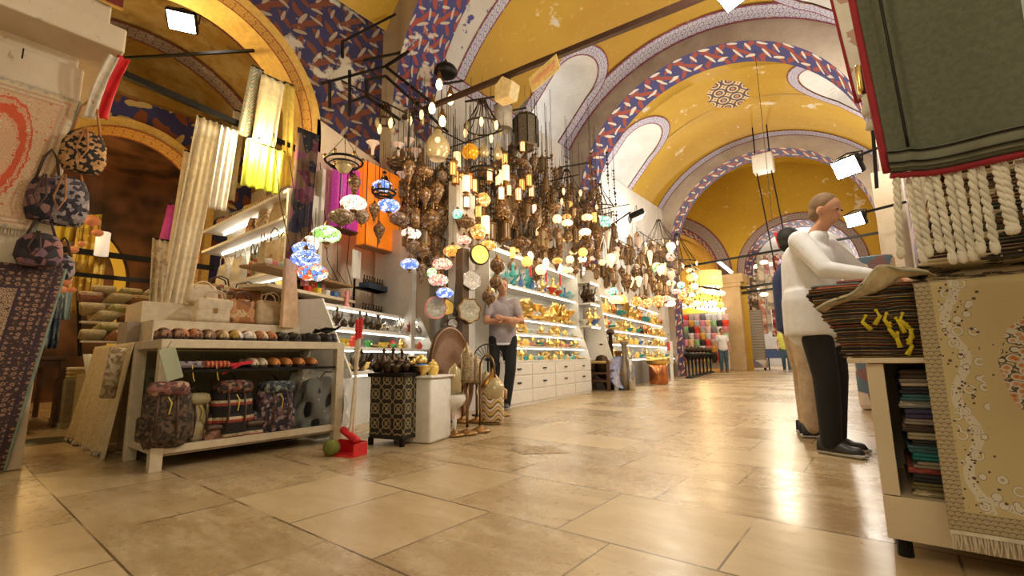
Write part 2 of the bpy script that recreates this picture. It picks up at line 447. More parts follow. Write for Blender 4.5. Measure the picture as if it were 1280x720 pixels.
# cross arches: pier faces, intrados with painted leaves
def rib(y0, y1, leaf, name, face=M_GREY):
    prof = [(RX-RR, 0.0), (RX-RR, 1.0), (RX-RR, 2.0), (RX-RR, 3.0), (RX-RR, 4.0)]
    prof += [(RX-RR*cos(pi*i/48), RZ+RR*sin(pi*i/48)) for i in range(49)]
    prof += [(RX+RR, z) for z in (4.0, 3.0, 2.0, 1.0, 0.0)]
    out = []
    for x, z in prof:
        if z <= RZ: out.append((RX+(4.6 if x > RX else -4.6)*.66, z))
        else:
            d = Vector((x-RX, z-RZ)).normalized(); e = RR+.1
            while hypot(RX+d.x*e-VX, RZ+d.y*e-VZ) < VR+.08 and e < 5: e += .02
            out.append((RX+d.x*e, RZ+d.y*e))
    for nm, y in (('near', y0), ('far', y1)):
        m = MB()
        for i in range(len(prof)-1): m.quad((prof[i][0], y, prof[i][1]), (prof[i+1][0], y, prof[i+1][1]), (out[i+1][0], y, out[i+1][1]), (out[i][0], y, out[i][1]))
        struct('wall_%s_%s' % (name, nm), m, face)
    m = MB(); L = 0
    for i in range(len(prof)-1):
        d = hypot(prof[i+1][0]-prof[i][0], prof[i+1][1]-prof[i][1])
        m.quad((prof[i][0], y0, prof[i][1]), (prof[i+1][0], y0, prof[i+1][1]), (prof[i+1][0], y1, prof[i+1][1]), (prof[i][0], y1, prof[i][1]),
               uv=[(L, 0), (L+d, 0), (L+d, 1), (L, 1)]); L += d
    struct('ceiling_arch_%s' % name, m, leaf, smooth=True)
rib(3.75, 4.5, M_LEAF_PEEL, 'front_arch'); rib(9.0, 9.8, M_LEAF, 'middle_arch'); rib(14.9, 15.7, M_LEAF, 'rear_arch')
# side walls below the vault
zl = vp(A0, 0)[2]; xl = vp(A0, 0)[0]; xr = 2*VX-xl
for nm, y0, y1 in (('front', 4.5, 9.0), ('middle', 9.8, 14.9)):
    struct('wall_left_%s' % nm, MB().quad((xl, y0, 0), (xl, y1, 0), (xl, y1, zl), (xl, y0, zl)), M_WHITE)
    struct('wall_right_%s' % nm, MB().quad((xr, y0, 0), (xr, y1, 0), (xr, y1, zl), (xr, y0, zl)), M_WHITE)
m = MB(); yb = [(4.52, 6.98), (8.72, 8.98)]
for a, b in yb: m.quad((xl+.012, a, zl-.26), (xl+.012, b, zl-.26), (xl+.012, b, zl), (xl+.012, a, zl), uv=[(a, 0), (b, 0), (b, 1), (a, 1)])
struct('trim_9', m, M_BAND)
struct('wall_right_near', MB().quad((.95, -.6, 0), (.95, 3.75, 0), (.95, 3.75, 5.5), (.95, -.6, 5.5)), M_WHITE)
# left wall of the first bay with its gilded side arch
AX, AY, AZ = -5.4, 1.42, 3.49
def arch_wall(x, yc, zc, r, y0, y1, z1, uvs=1.0):
    m = MB(); n = 28; ys = [yc-r*cos(pi*i/n) for i in range(n+1)]
    def q(ya, za, yb_, zb): m.quad((x, ya, za), (x, yb_, zb), (x, yb_, z1), (x, ya, z1), uv=[(ya, za), (yb_, zb), (yb_, z1), (ya, z1)])
    q(y0, 0, yc-r, 0); q(yc+r, 0, y1, 0)
    for i in range(n): q(ys[i], zc+r*sin(pi*i/n), ys[i+1], zc+r*sin(pi*(i+1)/n))
    return m
struct('wall_left_near', arch_wall(AX, AY, AZ, 1.38, -.6, 3.75, 5.6), M_LEAF_WALL)
def arch_ring(x0, x1, yc, zc, r, n=40, foot=0.0):
    """strip between two radii / depths of an arch seen along x, uv in metres"""
    m = MB(); pts = [(yc-r[0], yc-r[1], foot, foot)]
    pts = [(yc-r[0], foot, yc-r[1], foot)] + [(yc-r[0]*cos(pi*i/n), zc+r[0]*sin(pi*i/n), yc-r[1]*cos(pi*i/n), zc+r[1]*sin(pi*i/n)) for i in range(n+1)] + [(yc+r[0], foot, yc+r[1], foot)]
    L = 0
    for a, b in zip(pts, pts[1:]):
        d = hypot(b[0]-a[0], b[1]-a[1])
        m.quad((x0, a[0], a[1]), (x0, b[0], b[1]), (x1, b[2], b[3]), (x1, a[2], a[3]), uv=[(L, 0), (L+d, 0), (L+d, 1), (L, 1)]); L += d
    return m
YP = flat('ochre_paint', (.66, .42, .10), .6, 0, .1)
struct('trim_10', arch_ring(AX, AX+.02, AY, AZ, (1.40, 1.36)), M_GREY, smooth=True)
struct('trim_11', arch_ring(AX+.03, AX+.03, AY, AZ, (1.42, 1.30)), YP)
struct('trim_12', arch_ring(AX+.03, AX-.02, AY, AZ, (1.30, 1.19)), M_GOLDBAND)
struct('trim_13', arch_ring(AX-.02, AX-.35, AY, AZ, (1.19, 1.14)), YP)
# side aisle behind it: barrel roof along x, inner arch, dim shop beyond
def brown():
    a = Mat('smoked_ochre_paint'); n1 = a.noise(1.6, 7, .7); c = a.mix(n1.step(.42, .66), (.30, .165, .02), (.42, .30, .12))
    c = a.mix(a.noise(5, 5).step(.56, .7)*.7, c, (.16, .08, .02)); a.color(c).rough(.7); return a.m
M_BROWN = brown()
sr = 1.9
struct('ceiling_side_aisle', MB().grid(lambda u, v: (AX-.35-3.2*v, AY-sr*cos(pi*u), AZ-.1+sr*sin(pi*u)), 32, 6), M_BROWN, smooth=True)
for i, x in enumerate((-6.3, -7.6)):
    struct('trim_%d' % (14+i), scale_uv(MB().grid(lambda u, v: (x-.35*v, AY-(sr-.03)*cos(pi*u), AZ-.1+(sr-.03)*sin(pi*u)), 40, 1), 5.8), M_BAND2, smooth=True)
struct('wall_aisle_back', arch_wall(-8.6, 1.6, 3.2, 1.02, -2.5, 3.4, 4.75), _leafmat('leaf_painted_aisle_wall', 1.1, 1.1, .02, white=(.55, .40, .16), red=(.22, .06, .02)))
struct('wall_aisle_lunette', MB().quad((-8.62, -2.5, 4.75), (-8.62, 3.6, 4.75), (-8.62, 3.6, 5.6), (-8.62, -2.5, 5.6)), M_BROWN)
struct('trim_16', MB().box(-8.6, -8.5, -2.5, 3.4, 4.68, 4.86), M_BROWN)
struct('trim_17', arch_ring(-8.55, -8.6, 1.6, 3.2, (1.12, 1.0)), YP); struct('trim_18', arch_ring(-8.57, -8.9, 1.6, 3.2, (.99, .93)), M_GOLDBAND)
struct('wall_aisle_far_side', MB().quad((AX-.3, 3.3, 0), (-12, 3.3, 0), (-12, 3.3, 4.2), (AX-.3, 3.3, 4.2)), M_CREAM)
struct('wall_aisle_near_side', MB().quad((AX-.35, -2.4, 0), (-12, -2.4, 0), (-12, -2.4, 4.2), (AX-.35, -2.4, 4.2)), M_STONE)
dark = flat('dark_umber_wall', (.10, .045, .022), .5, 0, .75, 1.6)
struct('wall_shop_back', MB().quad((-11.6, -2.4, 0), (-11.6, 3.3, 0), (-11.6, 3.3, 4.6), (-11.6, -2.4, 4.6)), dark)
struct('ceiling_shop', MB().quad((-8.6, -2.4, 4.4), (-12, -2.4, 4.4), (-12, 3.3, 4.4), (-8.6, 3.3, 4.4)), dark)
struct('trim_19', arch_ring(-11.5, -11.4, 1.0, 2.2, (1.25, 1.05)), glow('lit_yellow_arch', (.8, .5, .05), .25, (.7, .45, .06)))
# near-left pier with its stepped plaster ledges
m = MB(); m.box(-5.4, -4.32, -1.5, .44, 0, 5.6); m.box(-5.4, -4.28, -1.5, .47, 2.5, 2.75); struct('wall_left_pier', m, M_CREAM, bevel=.015)
m = MB(); m.box(-5.4, -4.0, -1.5, .63, 2.84, 3.02); m.box(-5.4, -4.12, -1.5, .55, 3.02, 4.3); struct('trim_20', m, M_CREAM, bevel=.012)
# end wall with the twin arches
YE = 21.5
m = MB(); n = 26; archs = [(-8.1, 2.8), (-2.3, 1.97)]
xs = sorted([-12, 3] + [c-r*cos(pi*i/n) for c, r in archs for i in range(n+1)])
def zlow(x, side):
    for c, r in archs:
        if c-r-1e-6 <= x <= c+r+1e-6 and not (abs(x-(c-r)) < 1e-6 and side < 0) and not (abs(x-(c+r)) < 1e-6 and side > 0):
            return 4.1+sqrt(max(0, r*r-(x-c)**2))
    return 0.0
for a, b in zip(xs, xs[1:]): m.quad((a, YE, zlow(a, 1)), (b, YE, zlow(b, -1)), (b, YE, 10), (a, YE, 10))
struct('wall_far', m, M_VAULT)
def ringy(c, r0, r1, y0, y1, n=36):
    m = MB(); L = 0
    for i in range(n):
        t0, t1 = pi*i/n, pi*(i+1)/n; d = r0*pi/n
        m.quad((c-r0*cos(t0), y0, 4.1+r0*sin(t0)), (c-r0*cos(t1), y0, 4.1+r0*sin(t1)), (c-r1*cos(t1), y1, 4.1+r1*sin(t1)), (c-r1*cos(t0), y1, 4.1+r1*sin(t0)), uv=[(L, 0), (L+d, 0), (L+d, 1), (L, 1)]); L += d
    return m
struct('trim_21', ringy(-8.1, 3.35, 2.8, YE-.02, YE-.02), M_BAND2); struct('trim_22', ringy(-2.3, 2.3, 1.97, YE-.02, YE-.02), M_BAND2)
struct('trim_23', ringy(-8.1, 2.8, 2.6, YE-.02, YE+.7), M_LEAF); struct('trim_24', ringy(-2.3, 1.97, 1.85, YE-.02, YE+.9), M_LEAF)
struct('trim_25', ringy(-8.1, 2.62, 2.45, YE+.7, YE+.75), YP); struct('trim_26', ringy(-8.1, 2.4, 2.0, YE+1.4, YE+1.5), YP)
m = MB(); m.box(-5.22, -4.47, YE-.35, YE+.5, 0, 3.55); m.box(-5.28, -4.41, YE-.41, YE+.5, 3.55, 3.72); m.box(-5.33, -4.3, YE-.45, YE+.9, 3.72, 4.1)
struct('wall_far_pillar', m, M_STONE, bevel=.02)
struct('ceiling_far_bay', MB().grid(lambda u, v: (-3.8-5.6*cos(pi*u), 15.7+(YE-15.7)*v, 3.2+5.6*sin(pi*u)), 40, 4), M_VAULT, smooth=True)
struct('wall_far_left', MB().quad((-9.3, 15.7, 0), (-9.3, 30, 0), (-9.3, 30, 6), (-9.3, 15.7, 6)), M_CREAM)
struct('wall_far_right', MB().quad((1.7, 15.7, 0), (1.7, 40, 0), (1.7, 40, 6), (1.7, 15.7, 6)), M_CREAM)
struct('wall_alley_end', MB().quad((-13, 34, 0), (6, 34, 0), (6, 34, 8), (-13, 34, 8)), M_WHITE)
struct('wall_left_arcade', MB().quad((-9.3, 23.4, 0), (-5.3, 23.4, 0), (-5.3, 23.4, 7), (-9.3, 23.4, 7)), flat('warm_yellow_wall', (.72, .46, .08), .6))
struct('ceiling_alley', MB().quad((-13, YE, 7.2), (6, YE, 7.2), (6, 34, 7.2), (-13, 34, 7.2)), M_WHITE)
q0, q1 = pX(402, 150, AX+.03), pX(473, 200, AX+.03)
m = MB(); m.quad((AX+.03, 2.78, 0), (AX+.03, 3.74, 0), (AX+.03, 3.74, q1.z-.05), (AX+.03, 2.78, q0.z)); m.quad((RX-RR+.01, 3.76, 0), (RX-RR+.01, 4.49, 0), (RX-RR+.01, 4.49, 2.9), (RX-RR+.01, 3.76, 2.9)); m.quad((AX+.03, 3.74, 0), (RX-RR+.01, 3.74, 0), (RX-RR+.01, 3.74, 2.9), (AX+.03, 3.74, 2.9))
struct('wall_peach_plaster', m, plaster('pale_peach_plaster', (.60, .50, .40), (.70, .61, .50)))
# iron tie rods
IR = flat('brown_iron', (.05, .022, .014), .5, .3)
struct('trim_27', MB().bar((-5.14, 3.95, 4.16), (.26, 3.95, 3.72), .05, .06), IR)
struct('trim_28', MB().bar((-5.14, 15, 3.5), (.26, 15, 3.74), .05, .06), BLK)
struct('trim_29', MB().bar((AX+.08, .1, 3.42), (AX+.08, 2.9, 3.17), .05, .06), BLK)
struct('trim_30', MB().bar((-8.5, .2, 4.5), (-5.45, 2.0, 4.3), .03), BLK)
struct('trim_31', MB().tube([pX(547, -20, -5.1), pX(505, 100, -5.1)], .035), M_GREY); struct('trim_32', MB().tube([pX(585, -20, -5.1), pX(507, 105, -5.1)], .03), M_GREY)

a = Mat('worn_stone_patch'); nz = a.noise(30, 4); a.color(a.mix(nz.step(.45, .55), (.20, .14, .08), (.48, .37, .22))).rough(.5)
c0 = [pZ(633, 557, .002), pZ(652, 568, .002), pZ(712, 566, .002), pZ(690, 557, .002)]
struct('trim_33', MB().quad(*c0), a.m)
# ---------------------------------------------------------------- shapes used many times
def mosaic(name, cols, st, sc=38, base=None):
    a = Mat(name); col = a.vor(sc, feature='F1', out='Color'); n = a.new('ShaderNodeSeparateXYZ'); a.link(col, n.inputs[0]); f = S(a.nt, n.outputs[0])
    c = a.ramp(f, [(i/len(cols), q) for i, q in enumerate(cols)], True)
    e = a.vor(sc, feature='DISTANCE_TO_EDGE').lt(.05); c = a.mix(e, c, (.05, .03, .02))
    a.color(c).emit(c, st).rough(.25).dim(); return a.m
MOS = {
 'blue_white': mosaic('mosaic_blue_white', [(.75, .82, 1), (.10, .22, .8), (.8, .9, 1), (.2, .35, .9)], 1.3),
 'green_white': mosaic('mosaic_green_white', [(.9, 1, .8), (.25, .6, .12), (.9, .95, .85), (.6, .85, .35)], 1.6),
 'red_blue': mosaic('mosaic_red_blue', [(.9, .15, .05), (.15, .3, .8), (1, .6, .3), (.9, .9, .9)], 1.3),
 'pearl': mosaic('mosaic_pearl', [(1, .9, .75), (.95, .8, .6), (1, .95, .9), (.9, .6, .5)], 1.6),
 'amber': mosaic('mosaic_amber', [(1, .6, .15), (.9, .35, .05), (1, .8, .4), (.7, .3, .08)], 1.1),
 'rose': mosaic('mosaic_rose', [(.9, .4, .3), (1, .75, .6), (.8, .25, .2), (.9, .85, .8)], .9),
 'gold_dark': mosaic('mosaic_gold_unlit', [(.26, .13, .05), (.10, .05, .02), (.36, .22, .10), (.16, .08, .03)], .06, 55),
 'beige_dark': mosaic('mosaic_beige_unlit', [(.38, .27, .17), (.22, .14, .09), (.46, .34, .24), (.16, .09, .06)], .05, 60),
 'teal': mosaic('mosaic_teal', [(.2, .8, .6), (.6, .95, .8), (.1, .5, .4), (.9, 1, .9)], 1.2),
 'violet': mosaic('mosaic_violet', [(.8, .6, 1), (.4, .2, .8), (.9, .85, 1), (1, .5, .7)], 1.2),
}
G_CREAM = glow('lit_cream_glass', (1, .62, .27), 1.5, (.9, .8, .65)); G_HOT = glow('bright_bulb', (1, .70, .32), 9, (1, .8, .5))
G_ORANGE = glow('lit_orange_glass', (1, .42, .09), 1.5, (.9, .5, .2)); G_WHITE = glow('lit_white_glass', (1, .82, .58), 2.0, (.95, .9, .85))
G_DIM = glow('frosted_shade', (1, .66, .45), .22, (.62, .48, .38)); LED = glow('led_strip', (1, .93, .78), 11, (1, 1, 1), True)
def glassy(name, c, rough=.08, alpha=.55, metal=.2):
    a = Mat(name).color(c).rough(rough).metal(metal); a.b.inputs['Alpha'].default_value = alpha; return a.m
SMOKE = glassy('smoky_glass', (.62, .52, .30), .08, .8, .3); CLEAR = glassy('clear_glass', (.85, .88, .86), .05, .25, 0); PLASTIC = glassy('clear_plastic_film', (.8, .82, .78), .15, .22, 0)
AMB = Mat('amber_glass').color((.75, .33, .02)).rough(.12).metal(.5).emit((1, .42, .02), .35).dim().m
CORD = flat('black_cord', (.02, .015, .012), .6)
def cord(t, z0=0.0, w=.0035): return MB().bar((0, 0, z0), (0, 0, 1), w).build('cord', CORD, t)
def lamp_globe(key):
    t = thing('mosaic_lamp', '', 'lamp'); shape, mk = key.rsplit('/', 1); mt = MOS.get(mk) or {'cream': G_CREAM, 'white': G_WHITE, 'orange': G_ORANGE, 'dim': G_DIM}[mk]
    if shape == 'flat': pr = [(.02, .06), (.055, .055), (.095, .03), (.11, 0), (.098, -.032), (.06, -.056), (.022, -.064)]
    elif shape == 'round': pr = [(.02, .085), (.055, .07), (.083, .03), (.088, 0), (.078, -.04), (.05, -.072), (.02, -.085)]
    elif shape == 'drop': pr = [(.025, .085), (.06, .065), (.078, .03), (.075, 0), (.055, -.05), (.03, -.105), (.012, -.15)]
    elif shape == 'cone': pr = [(.018, .12), (.04, .10), (.052, .04), (.04, -.04), (.022, -.13), (.008, -.2)]
    elif shape == 'tube': pr = [(.032, .10), (.045, .095), (.046, 0), (.045, -.095), (.03, -.10)]
    elif shape == 'vase': pr = [(.022, .13), (.03, .08), (.03, .04), (.06, .0), (.066, -.03), (.05, -.07), (.02, -.09)]
    zt, zb = pr[0][1], pr[-1][1]
    MB().lathe(pr, 16).build('lamp_shade', mt, t, True)
    MB().lathe([(pr[0][0]+.012, zt-.006), (pr[0][0]+.016, zt), (.02, zt+.012), (.016, zt+.03), (.006, zt+.045), (0, zt+.05)], 12).build('cap', BRASS, t, True)
    MB().lathe([(0, zb-.05), (.005, zb-.045), (.012, zb-.03), (.006, zb-.02), (.018, zb-.01), (pr[-1][0]+.012, zb), (pr[-1][0]+.006, zb+.008)], 12).build('finial', BRASS, t, True)
    cord(t); return t
def lamp_lantern(key):
    t = thing('brass_lantern', '', 'lantern'); lit = {'lit': G_CREAM, 'hot': G_WHITE, 'orange': G_ORANGE, 'dark': flat('dusty_glass', (.22, .15, .08), .3)}[key]
    MB().lathe([(.036, -.085), (.038, .075)], 12).build('glass', lit, t, True)
    f = MB()
    for i in range(8):
        a = i*pi/4; f.bar((.045*cos(a), .045*sin(a), -.09), (.045*cos(a), .045*sin(a), .08), .006)
    f.lathe([(.0, -.13), (.01, -.12), (.02, -.10), (.05, -.095), (.052, -.085), (.03, -.083)], 12); f.lathe([(.052, .075), (.055, .085), (.03, .11), (.012, .13), (.014, .14), (0, .16)], 12)
    f.build('frame', BRASS, t); cord(t, .15); return t
def lamp_tulip(key):
    t = thing('tulip_lamp', '', 'lamp')
    MB().lathe([(.012, -.12), (.018, -.09), (.02, -.03), (.032, .01), (.062, .05), (.085, .062), (.08, .068), (.05, .055)], 16, lobes=6, la=.04).build('lamp_shade', G_DIM, t, True)
    MB().lathe([(0, -.17), (.012, -.16), (.008, -.14), (.016, -.12), (.012, -.1)], 10).build('finial', BRASS, t, True); cord(t, .0); return t
def lamp_bulb(key):
    t = thing('filament_bulb_lamp', '', 'lamp')
    MB().lathe([(.012, .07), (.03, .04), (.038, 0), (.032, -.035), (.015, -.055), (0, -.06)], 12).build('bulb', G_HOT, t, True)
    MB().lathe([(.04, .055), (.042, .065), (.03, .10), (.022, .12), (.02, .15), (.008, .17), (0, .172)], 10, lobes=5, la=.12).build('crown_socket', BRASS, t, True); cord(t, .16); return t
def tex_ewer(key, col):
    m = MB(); m.lathe([(.03, 0), (.032, .006), (.014, .02), (.02, .035), (.042, .065), (.044, .085), (.026, .115), (.012, .14), (.012, .165), (.018, .175), (.01, .185), (.004, .2), (0, .203)], 12)
    m.tube([(.04, 0, .07), (.062, 0, .09), (.064, 0, .13), (.078, 0, .15)], [.009, .007, .005, .004], 6); m.tube([(-.014, 0, .16), (-.045, 0, .155), (-.056, 0, .12), (-.042, 0, .08)], .004, 5)
    return tag(m.build('ewer', col, smooth=True), '', 'ewer')
WCOL = {'gold': GOLD, 'brass': BRASS, 'dark': BRONZE, 'silver': SILV, 'teal': flat('teal_glaze', (.05, .38, .38), .25), 'blue': flat('blue_glaze', (.10, .22, .55), .25),
        'white': flat('white_porcelain', (.8, .78, .74), .25), 'red': flat('red_glaze', (.65, .05, .03), .3), 'green': flat('green_glaze', (.05, .35, .10), .3), 'pink': flat('pink_glaze', (.75, .3, .28), .35),
        'yellow': flat('yellow_glaze', (.8, .6, .05), .3), 'copper': flat('polished_copper', (.65, .25, .10), .25, 1), 'gilt': glow('self_lit_gilt_glass', (.9, .6, .12), .12, (.8, .55, .12)), 'sky': flat('pale_blue_glaze', (.4, .62, .66), .3)}  # gilt ware glows by itself, its lit look put into the material
def ware(key):
    kind, c = key.split('/'); col = WCOL[c]; m = MB()
    if kind == 'ewer': return tex_ewer(key, col)
    if kind == 'bowl': m.lathe([(.02, 0), (.028, .004), (.018, .012), (.045, .03), (.062, .055), (.066, .062), (.06, .06), (.04, .034), (0, .02)], 14, lobes=8, la=.03); cat = 'bowl'
    elif kind == 'dish': m.lathe([(.03, 0), (.035, .004), (.07, .016), (.082, .022), (.08, .026), (.05, .016), (0, .01)], 16, lobes=10, la=.04); cat = 'dish'
    elif kind == 'jar': m.lathe([(.03, 0), (.034, .01), (.042, .035), (.04, .06), (.03, .068), (.034, .072), (.02, .088), (.008, .094), (.01, .102), (0, .108)], 12); cat = 'jar'
    elif kind == 'vase': m.lathe([(.025, 0), (.018, .012), (.04, .045), (.042, .07), (.016, .11), (.014, .14), (.028, .165), (.024, .165), (.01, .14)], 12); cat = 'vase'
    elif kind == 'cup': m.lathe([(.02, 0), (.03, .03), (.033, .06), (.03, .06), (.026, .03), (0, .01)], 12); m.tube([(.03, 0, .048), (.05, 0, .045), (.048, 0, .02), (.03, 0, .018)], .004, 5); cat = 'cup'
    elif kind == 'plate': m.lathe([(0, .0), (.06, .004), (.09, .02), (.092, .026), (.06, .012), (0, .008)], 20, M=Matrix.Translation((0, 0, .092)) @ Matrix.Rotation(radians(-80), 4, 'Y') @ Matrix.Rotation(pi, 4, 'X')); cat = 'plate'
    elif kind == 'goblet': m.lathe([(.03, 0), (.028, .006), (.006, .015), (.008, .05), (.005, .07), (.035, .095), (.06, .125), (.062, .13), (.03, .1), (0, .085)], 12, lobes=8, la=.05); cat = 'goblet'
    elif kind == 'box': m.rbox((0, 0, .03), (.07, .09, .06), .008); m.rbox((0, 0, .066), (.074, .094, .012), .005); cat = 'box'
    elif kind == 'teapot':
        m.lathe([(.025, 0), (.045, .02), (.055, .05), (.04, .078), (.03, .085), (.012, .1), (.014, .11), (0, .118)], 12); m.tube([(.05, 0, .035), (.075, 0, .05), (.085, 0, .08)], [.012, .008, .006], 6); m.tube([(-.04, 0, .075), (-.08, 0, .07), (-.08, 0, .035), (-.05, 0, .03)], .005, 5); cat = 'teapot'
    elif kind == 'bottle': m.lathe([(.02, 0), (.022, .005), (.022, .06), (.01, .08), (.009, .11), (.012, .112), (.012, .125), (0, .126)], 10); cat = 'bottle'
    elif kind == 'box_cube': m.rbox((0, 0, .04), (.075, .075, .08), .006); m.box(-.035, .035, -.0385, -.037, .01, .07); cat = 'box'
    return tag(m.build({'box_cube': 'gift_box', 'cup': 'mug'}.get(kind, kind), col, smooth=kind not in ('box', 'box_cube')), '', cat)
WARE = Maker(ware); LG = Maker(lamp_globe); LL = Maker(lamp_lantern); LT = Maker(lamp_tulip); LB = Maker(lamp_bulb)
def hang(mk, key, p, top, label, scale=1, group=None):
    o = mk(key, p, R.uniform(0, 6), label, scale, group)
    for ch in o.children:
        if ch.name.startswith('cord'): ch.scale.z = max(.25, (top-p[2])/scale)
    return o
def cloth(name, tl, tr, bl, br, mat, folds=6, amp=.02, n=(0, -1, 0), parent=None, nu=60, nv=24, sag=0.0, wav=.3, th=.004):
    tl, tr, bl, br, nn = map(Vector, (tl, tr, bl, br, n)); ph = R.uniform(0, 6)
    def f(u, v):
        p = tl.lerp(tr, u).lerp(bl.lerp(br, u), v)
        w = sin(u*folds*2*pi+ph+v*wav*3)*.7+sin(u*folds*4.3+ph*2+v*2)*.3
        return p+nn*(amp*w*(.35+.65*v))+Vector((0, 0, -sag*4*u*(1-u)*(1-v)))
    return MB().grid(f, nu, nv).build(name, mat, parent, True, solid=th)
# patterned textiles --------------------------------------------------------
def rugmat(name, field, ground, accent, dark, sx=1.0, sy=1.0, medal=True, scale=9, mot=None, kx=2.2, ms=1.0, bgc=None, bw=.16):
    """uv 0..1 over the rug"""
    a = Mat(name); u, v, _ = a.xyz('UV'); U, V = u*sx, v*sy
    du, dv = (u-.5)*sx, (v-.5)*sy
    nz = a.noise(scale*2.2, 3, vec=a.vec(U, V)); ed = (u.min(1.0-u)*sx).min(v.min(1.0-v)*sy)
    m1 = a.vor(scale*1.6, vec=a.vec(U, V), rand=.55); rings = (m1*42+nz*3).sin()
    c = a.mix(rings.gt(.25), ground, field); c = a.mix(m1.lt(.17), c, accent)
    c = a.mix(a.vor(scale*3.4, vec=a.vec(U, V), feature='DISTANCE_TO_EDGE').lt(.045), c, dark)
    if medal:
        d = ((du*du*kx+dv*dv).sqrt()+(nz-.5)*.08)*ms; c2 = a.mix(rings.gt(.1), ground, accent)
        c2 = a.mix(d.gt(.19)*d.lt(.245), c2, accent); c2 = a.mix((rings.gt(.6))*d.lt(.17), c2, field)
        c = a.mix(d.lt(.27), c, c2)
        c = a.mix(d.gt(.27)*d.lt(.285), c, accent)
    bd = ed.lt(bw); q1 = a.vor(scale*1.7, vec=a.vec(U, V), rand=.35); bc = a.mix(q1.lt(.34)*q1.gt(.16), bgc or ground, mot or field); bc = a.mix(a.vor(scale*4, vec=a.vec(U, V)).lt(.22), bc, mot or dark); bc = a.mix(q1.lt(.10), bc, accent)
    c = a.mix(bd, c, bc)
    for lo, hi in ((bw-.005, bw+.01), (.035, .05)): c = a.mix(ed.gt(lo)*ed.lt(hi), c, dark)
    a.color(c).rough(.95).bump(a.noise(160, 2), .3, .003); return a.m
def stripes(name, cols, axis=2, freq=14, warp=.4, zig=0.0, rough=.9):
    a = Mat(name); p = a.xyz('Object'); x = p[axis]*freq
    if zig: x = x+((p[0]+p[1])*freq*zig).fract()._m('PINGPONG', .5)*2
    f = (x+a.noise(9, 2)*warp).fract()
    c = a.ramp(f, [(i/len(cols), q) for i, q in enumerate(cols)], True)
    c = a.mix(a.noise(40, 2).step(.45, .6)*.35, c, tuple(v*.35 for v in cols[0])); a.color(c).rough(rough); return a.m
def blotch(name, cols, sc=14, rough=.85, seed=1.0):
    a = Mat(name); col = a.vor(sc, out='Color', vec=None); n = a.new('ShaderNodeSeparateXYZ'); a.link(col, n.inputs[0]); f = S(a.nt, n.outputs[0])
    c = a.ramp(f, [(i/len(cols), q) for i, q in enumerate(cols)], True); c = a.mix(a.vor(sc*2.3).lt(.22), c, cols[-1])
    a.color(c).rough(rough).bump(a.noise(60, 3), .3, .004); return a.m
# ---------------------------------------------------------------- near-left pier: carpets and hanging bags
def panel_rug(name, tl, tr, br, bl, mat, label, n, th=.018, fringe=None, parts=()):
    t = thing(name, label, 'carpet', tuple(br)); o = Vector(br); nn = Vector(n)
    P = [Vector(q)-o for q in (tl, tr, br, bl)]
    g = MB().grid(lambda u, v: P[0].lerp(P[1], u).lerp(P[3].lerp(P[2], u), v)+nn*(.004*sin(u*9)*sin(v*7)), 24, 24)
    g.build('pile', mat, t, True, solid=th)
    MB().tube([P[1]+nn*.002, P[2]+nn*.002], th*.55, 8).build('side_binding', flat('grey_green_binding', (.22, .28, .22), .8), t)
    if fringe:
        m = MB(); k = fringe
        for i in range(k):
            a = P[3].lerp(P[2], (i+.5)/k); m.bar(a, a+Vector((0, (i % 3-1)*.004, -.035)), .004)
        tag(m.build('fringe', flat('cream_wool', (.65, .58, .46), .9), t), kind='stuff')
        m = MB()
        for i in range(k):
            a = P[0].lerp(P[1], (i+.5)/k); m.bar(a, a+Vector((0, 0, .02)), .005)
        tag(m.build('fringe', flat('cream_wool', (.65, .58, .46), .9), t), kind='stuff')
    return t
x0 = -4.262
RUG1 = rugmat('salmon_rug_pattern', (.64, .34, .19), (.66, .52, .33), (.60, .10, .04), (.55, .33, .22), .6, 1.0, True, 15, (.44, .41, .36), 6.0, .72, None, .07)
RUG2 = rugmat('brown_rug_pattern', (.20, .10, .07), (.58, .42, .24), (.12, .04, .05), (.05, .03, .05), 1.0, 1.6, False, 15, (.34, .20, .13), 2.2, 1.0, (.06, .035, .035), .19)
r1tr, r1br = pX(100, 128, x0), pX(42, 290, x0)
panel_rug('wall_carpet', r1tr+Vector((0, -.62, 0)), r1tr, r1br, r1br+Vector((0, -.62, 0)), RUG1, 'salmon and cream medallion carpet hung high on the plaster pier', (1, 0, 0), fringe=60)
r2tr, r2br = pX(82, 336, x0), pX(5, 590, x0)
r2br.z = .02
panel_rug('wall_carpet', r2tr+Vector((0, -.95, 0)), r2tr, r2br, r2br+Vector((0, -.95, 0)), RUG2, 'dark brown floral carpet hanging to the floor below the salmon carpet', (1, 0, 0))
for p in ((84/3, 205/3), ):
    q = pX(p[0], p[1], -4.25); tag(MB().tube([q+Vector((0, 0, .03)), q+Vector((.03, 0, .03)), q+Vector((.035, 0, -.02)), q+Vector((.02, 0, -.035)), q+Vector((.015, 0, -.01))], .004, 6).build('wall_hook', BLK), 'small bent iron hook in the ledge above the salmon carpet', 'hook')
sg = thing('hanging_sign', 'dark red sign with gold rim at the top of the pier', 'sign', pX(147, 4, -4.09))
MB().box(-.01, .01, -.1, .03, -.03, .2).build('sign_board', flat('maroon_board', (.16, .015, .015), .5), sg); MB().box(-.012, .014, -.11, .035, -.04, -.03).build('sign_rim', GOLD, sg)
def bagmat(n, cols, sc): return blotch(n, cols, sc)
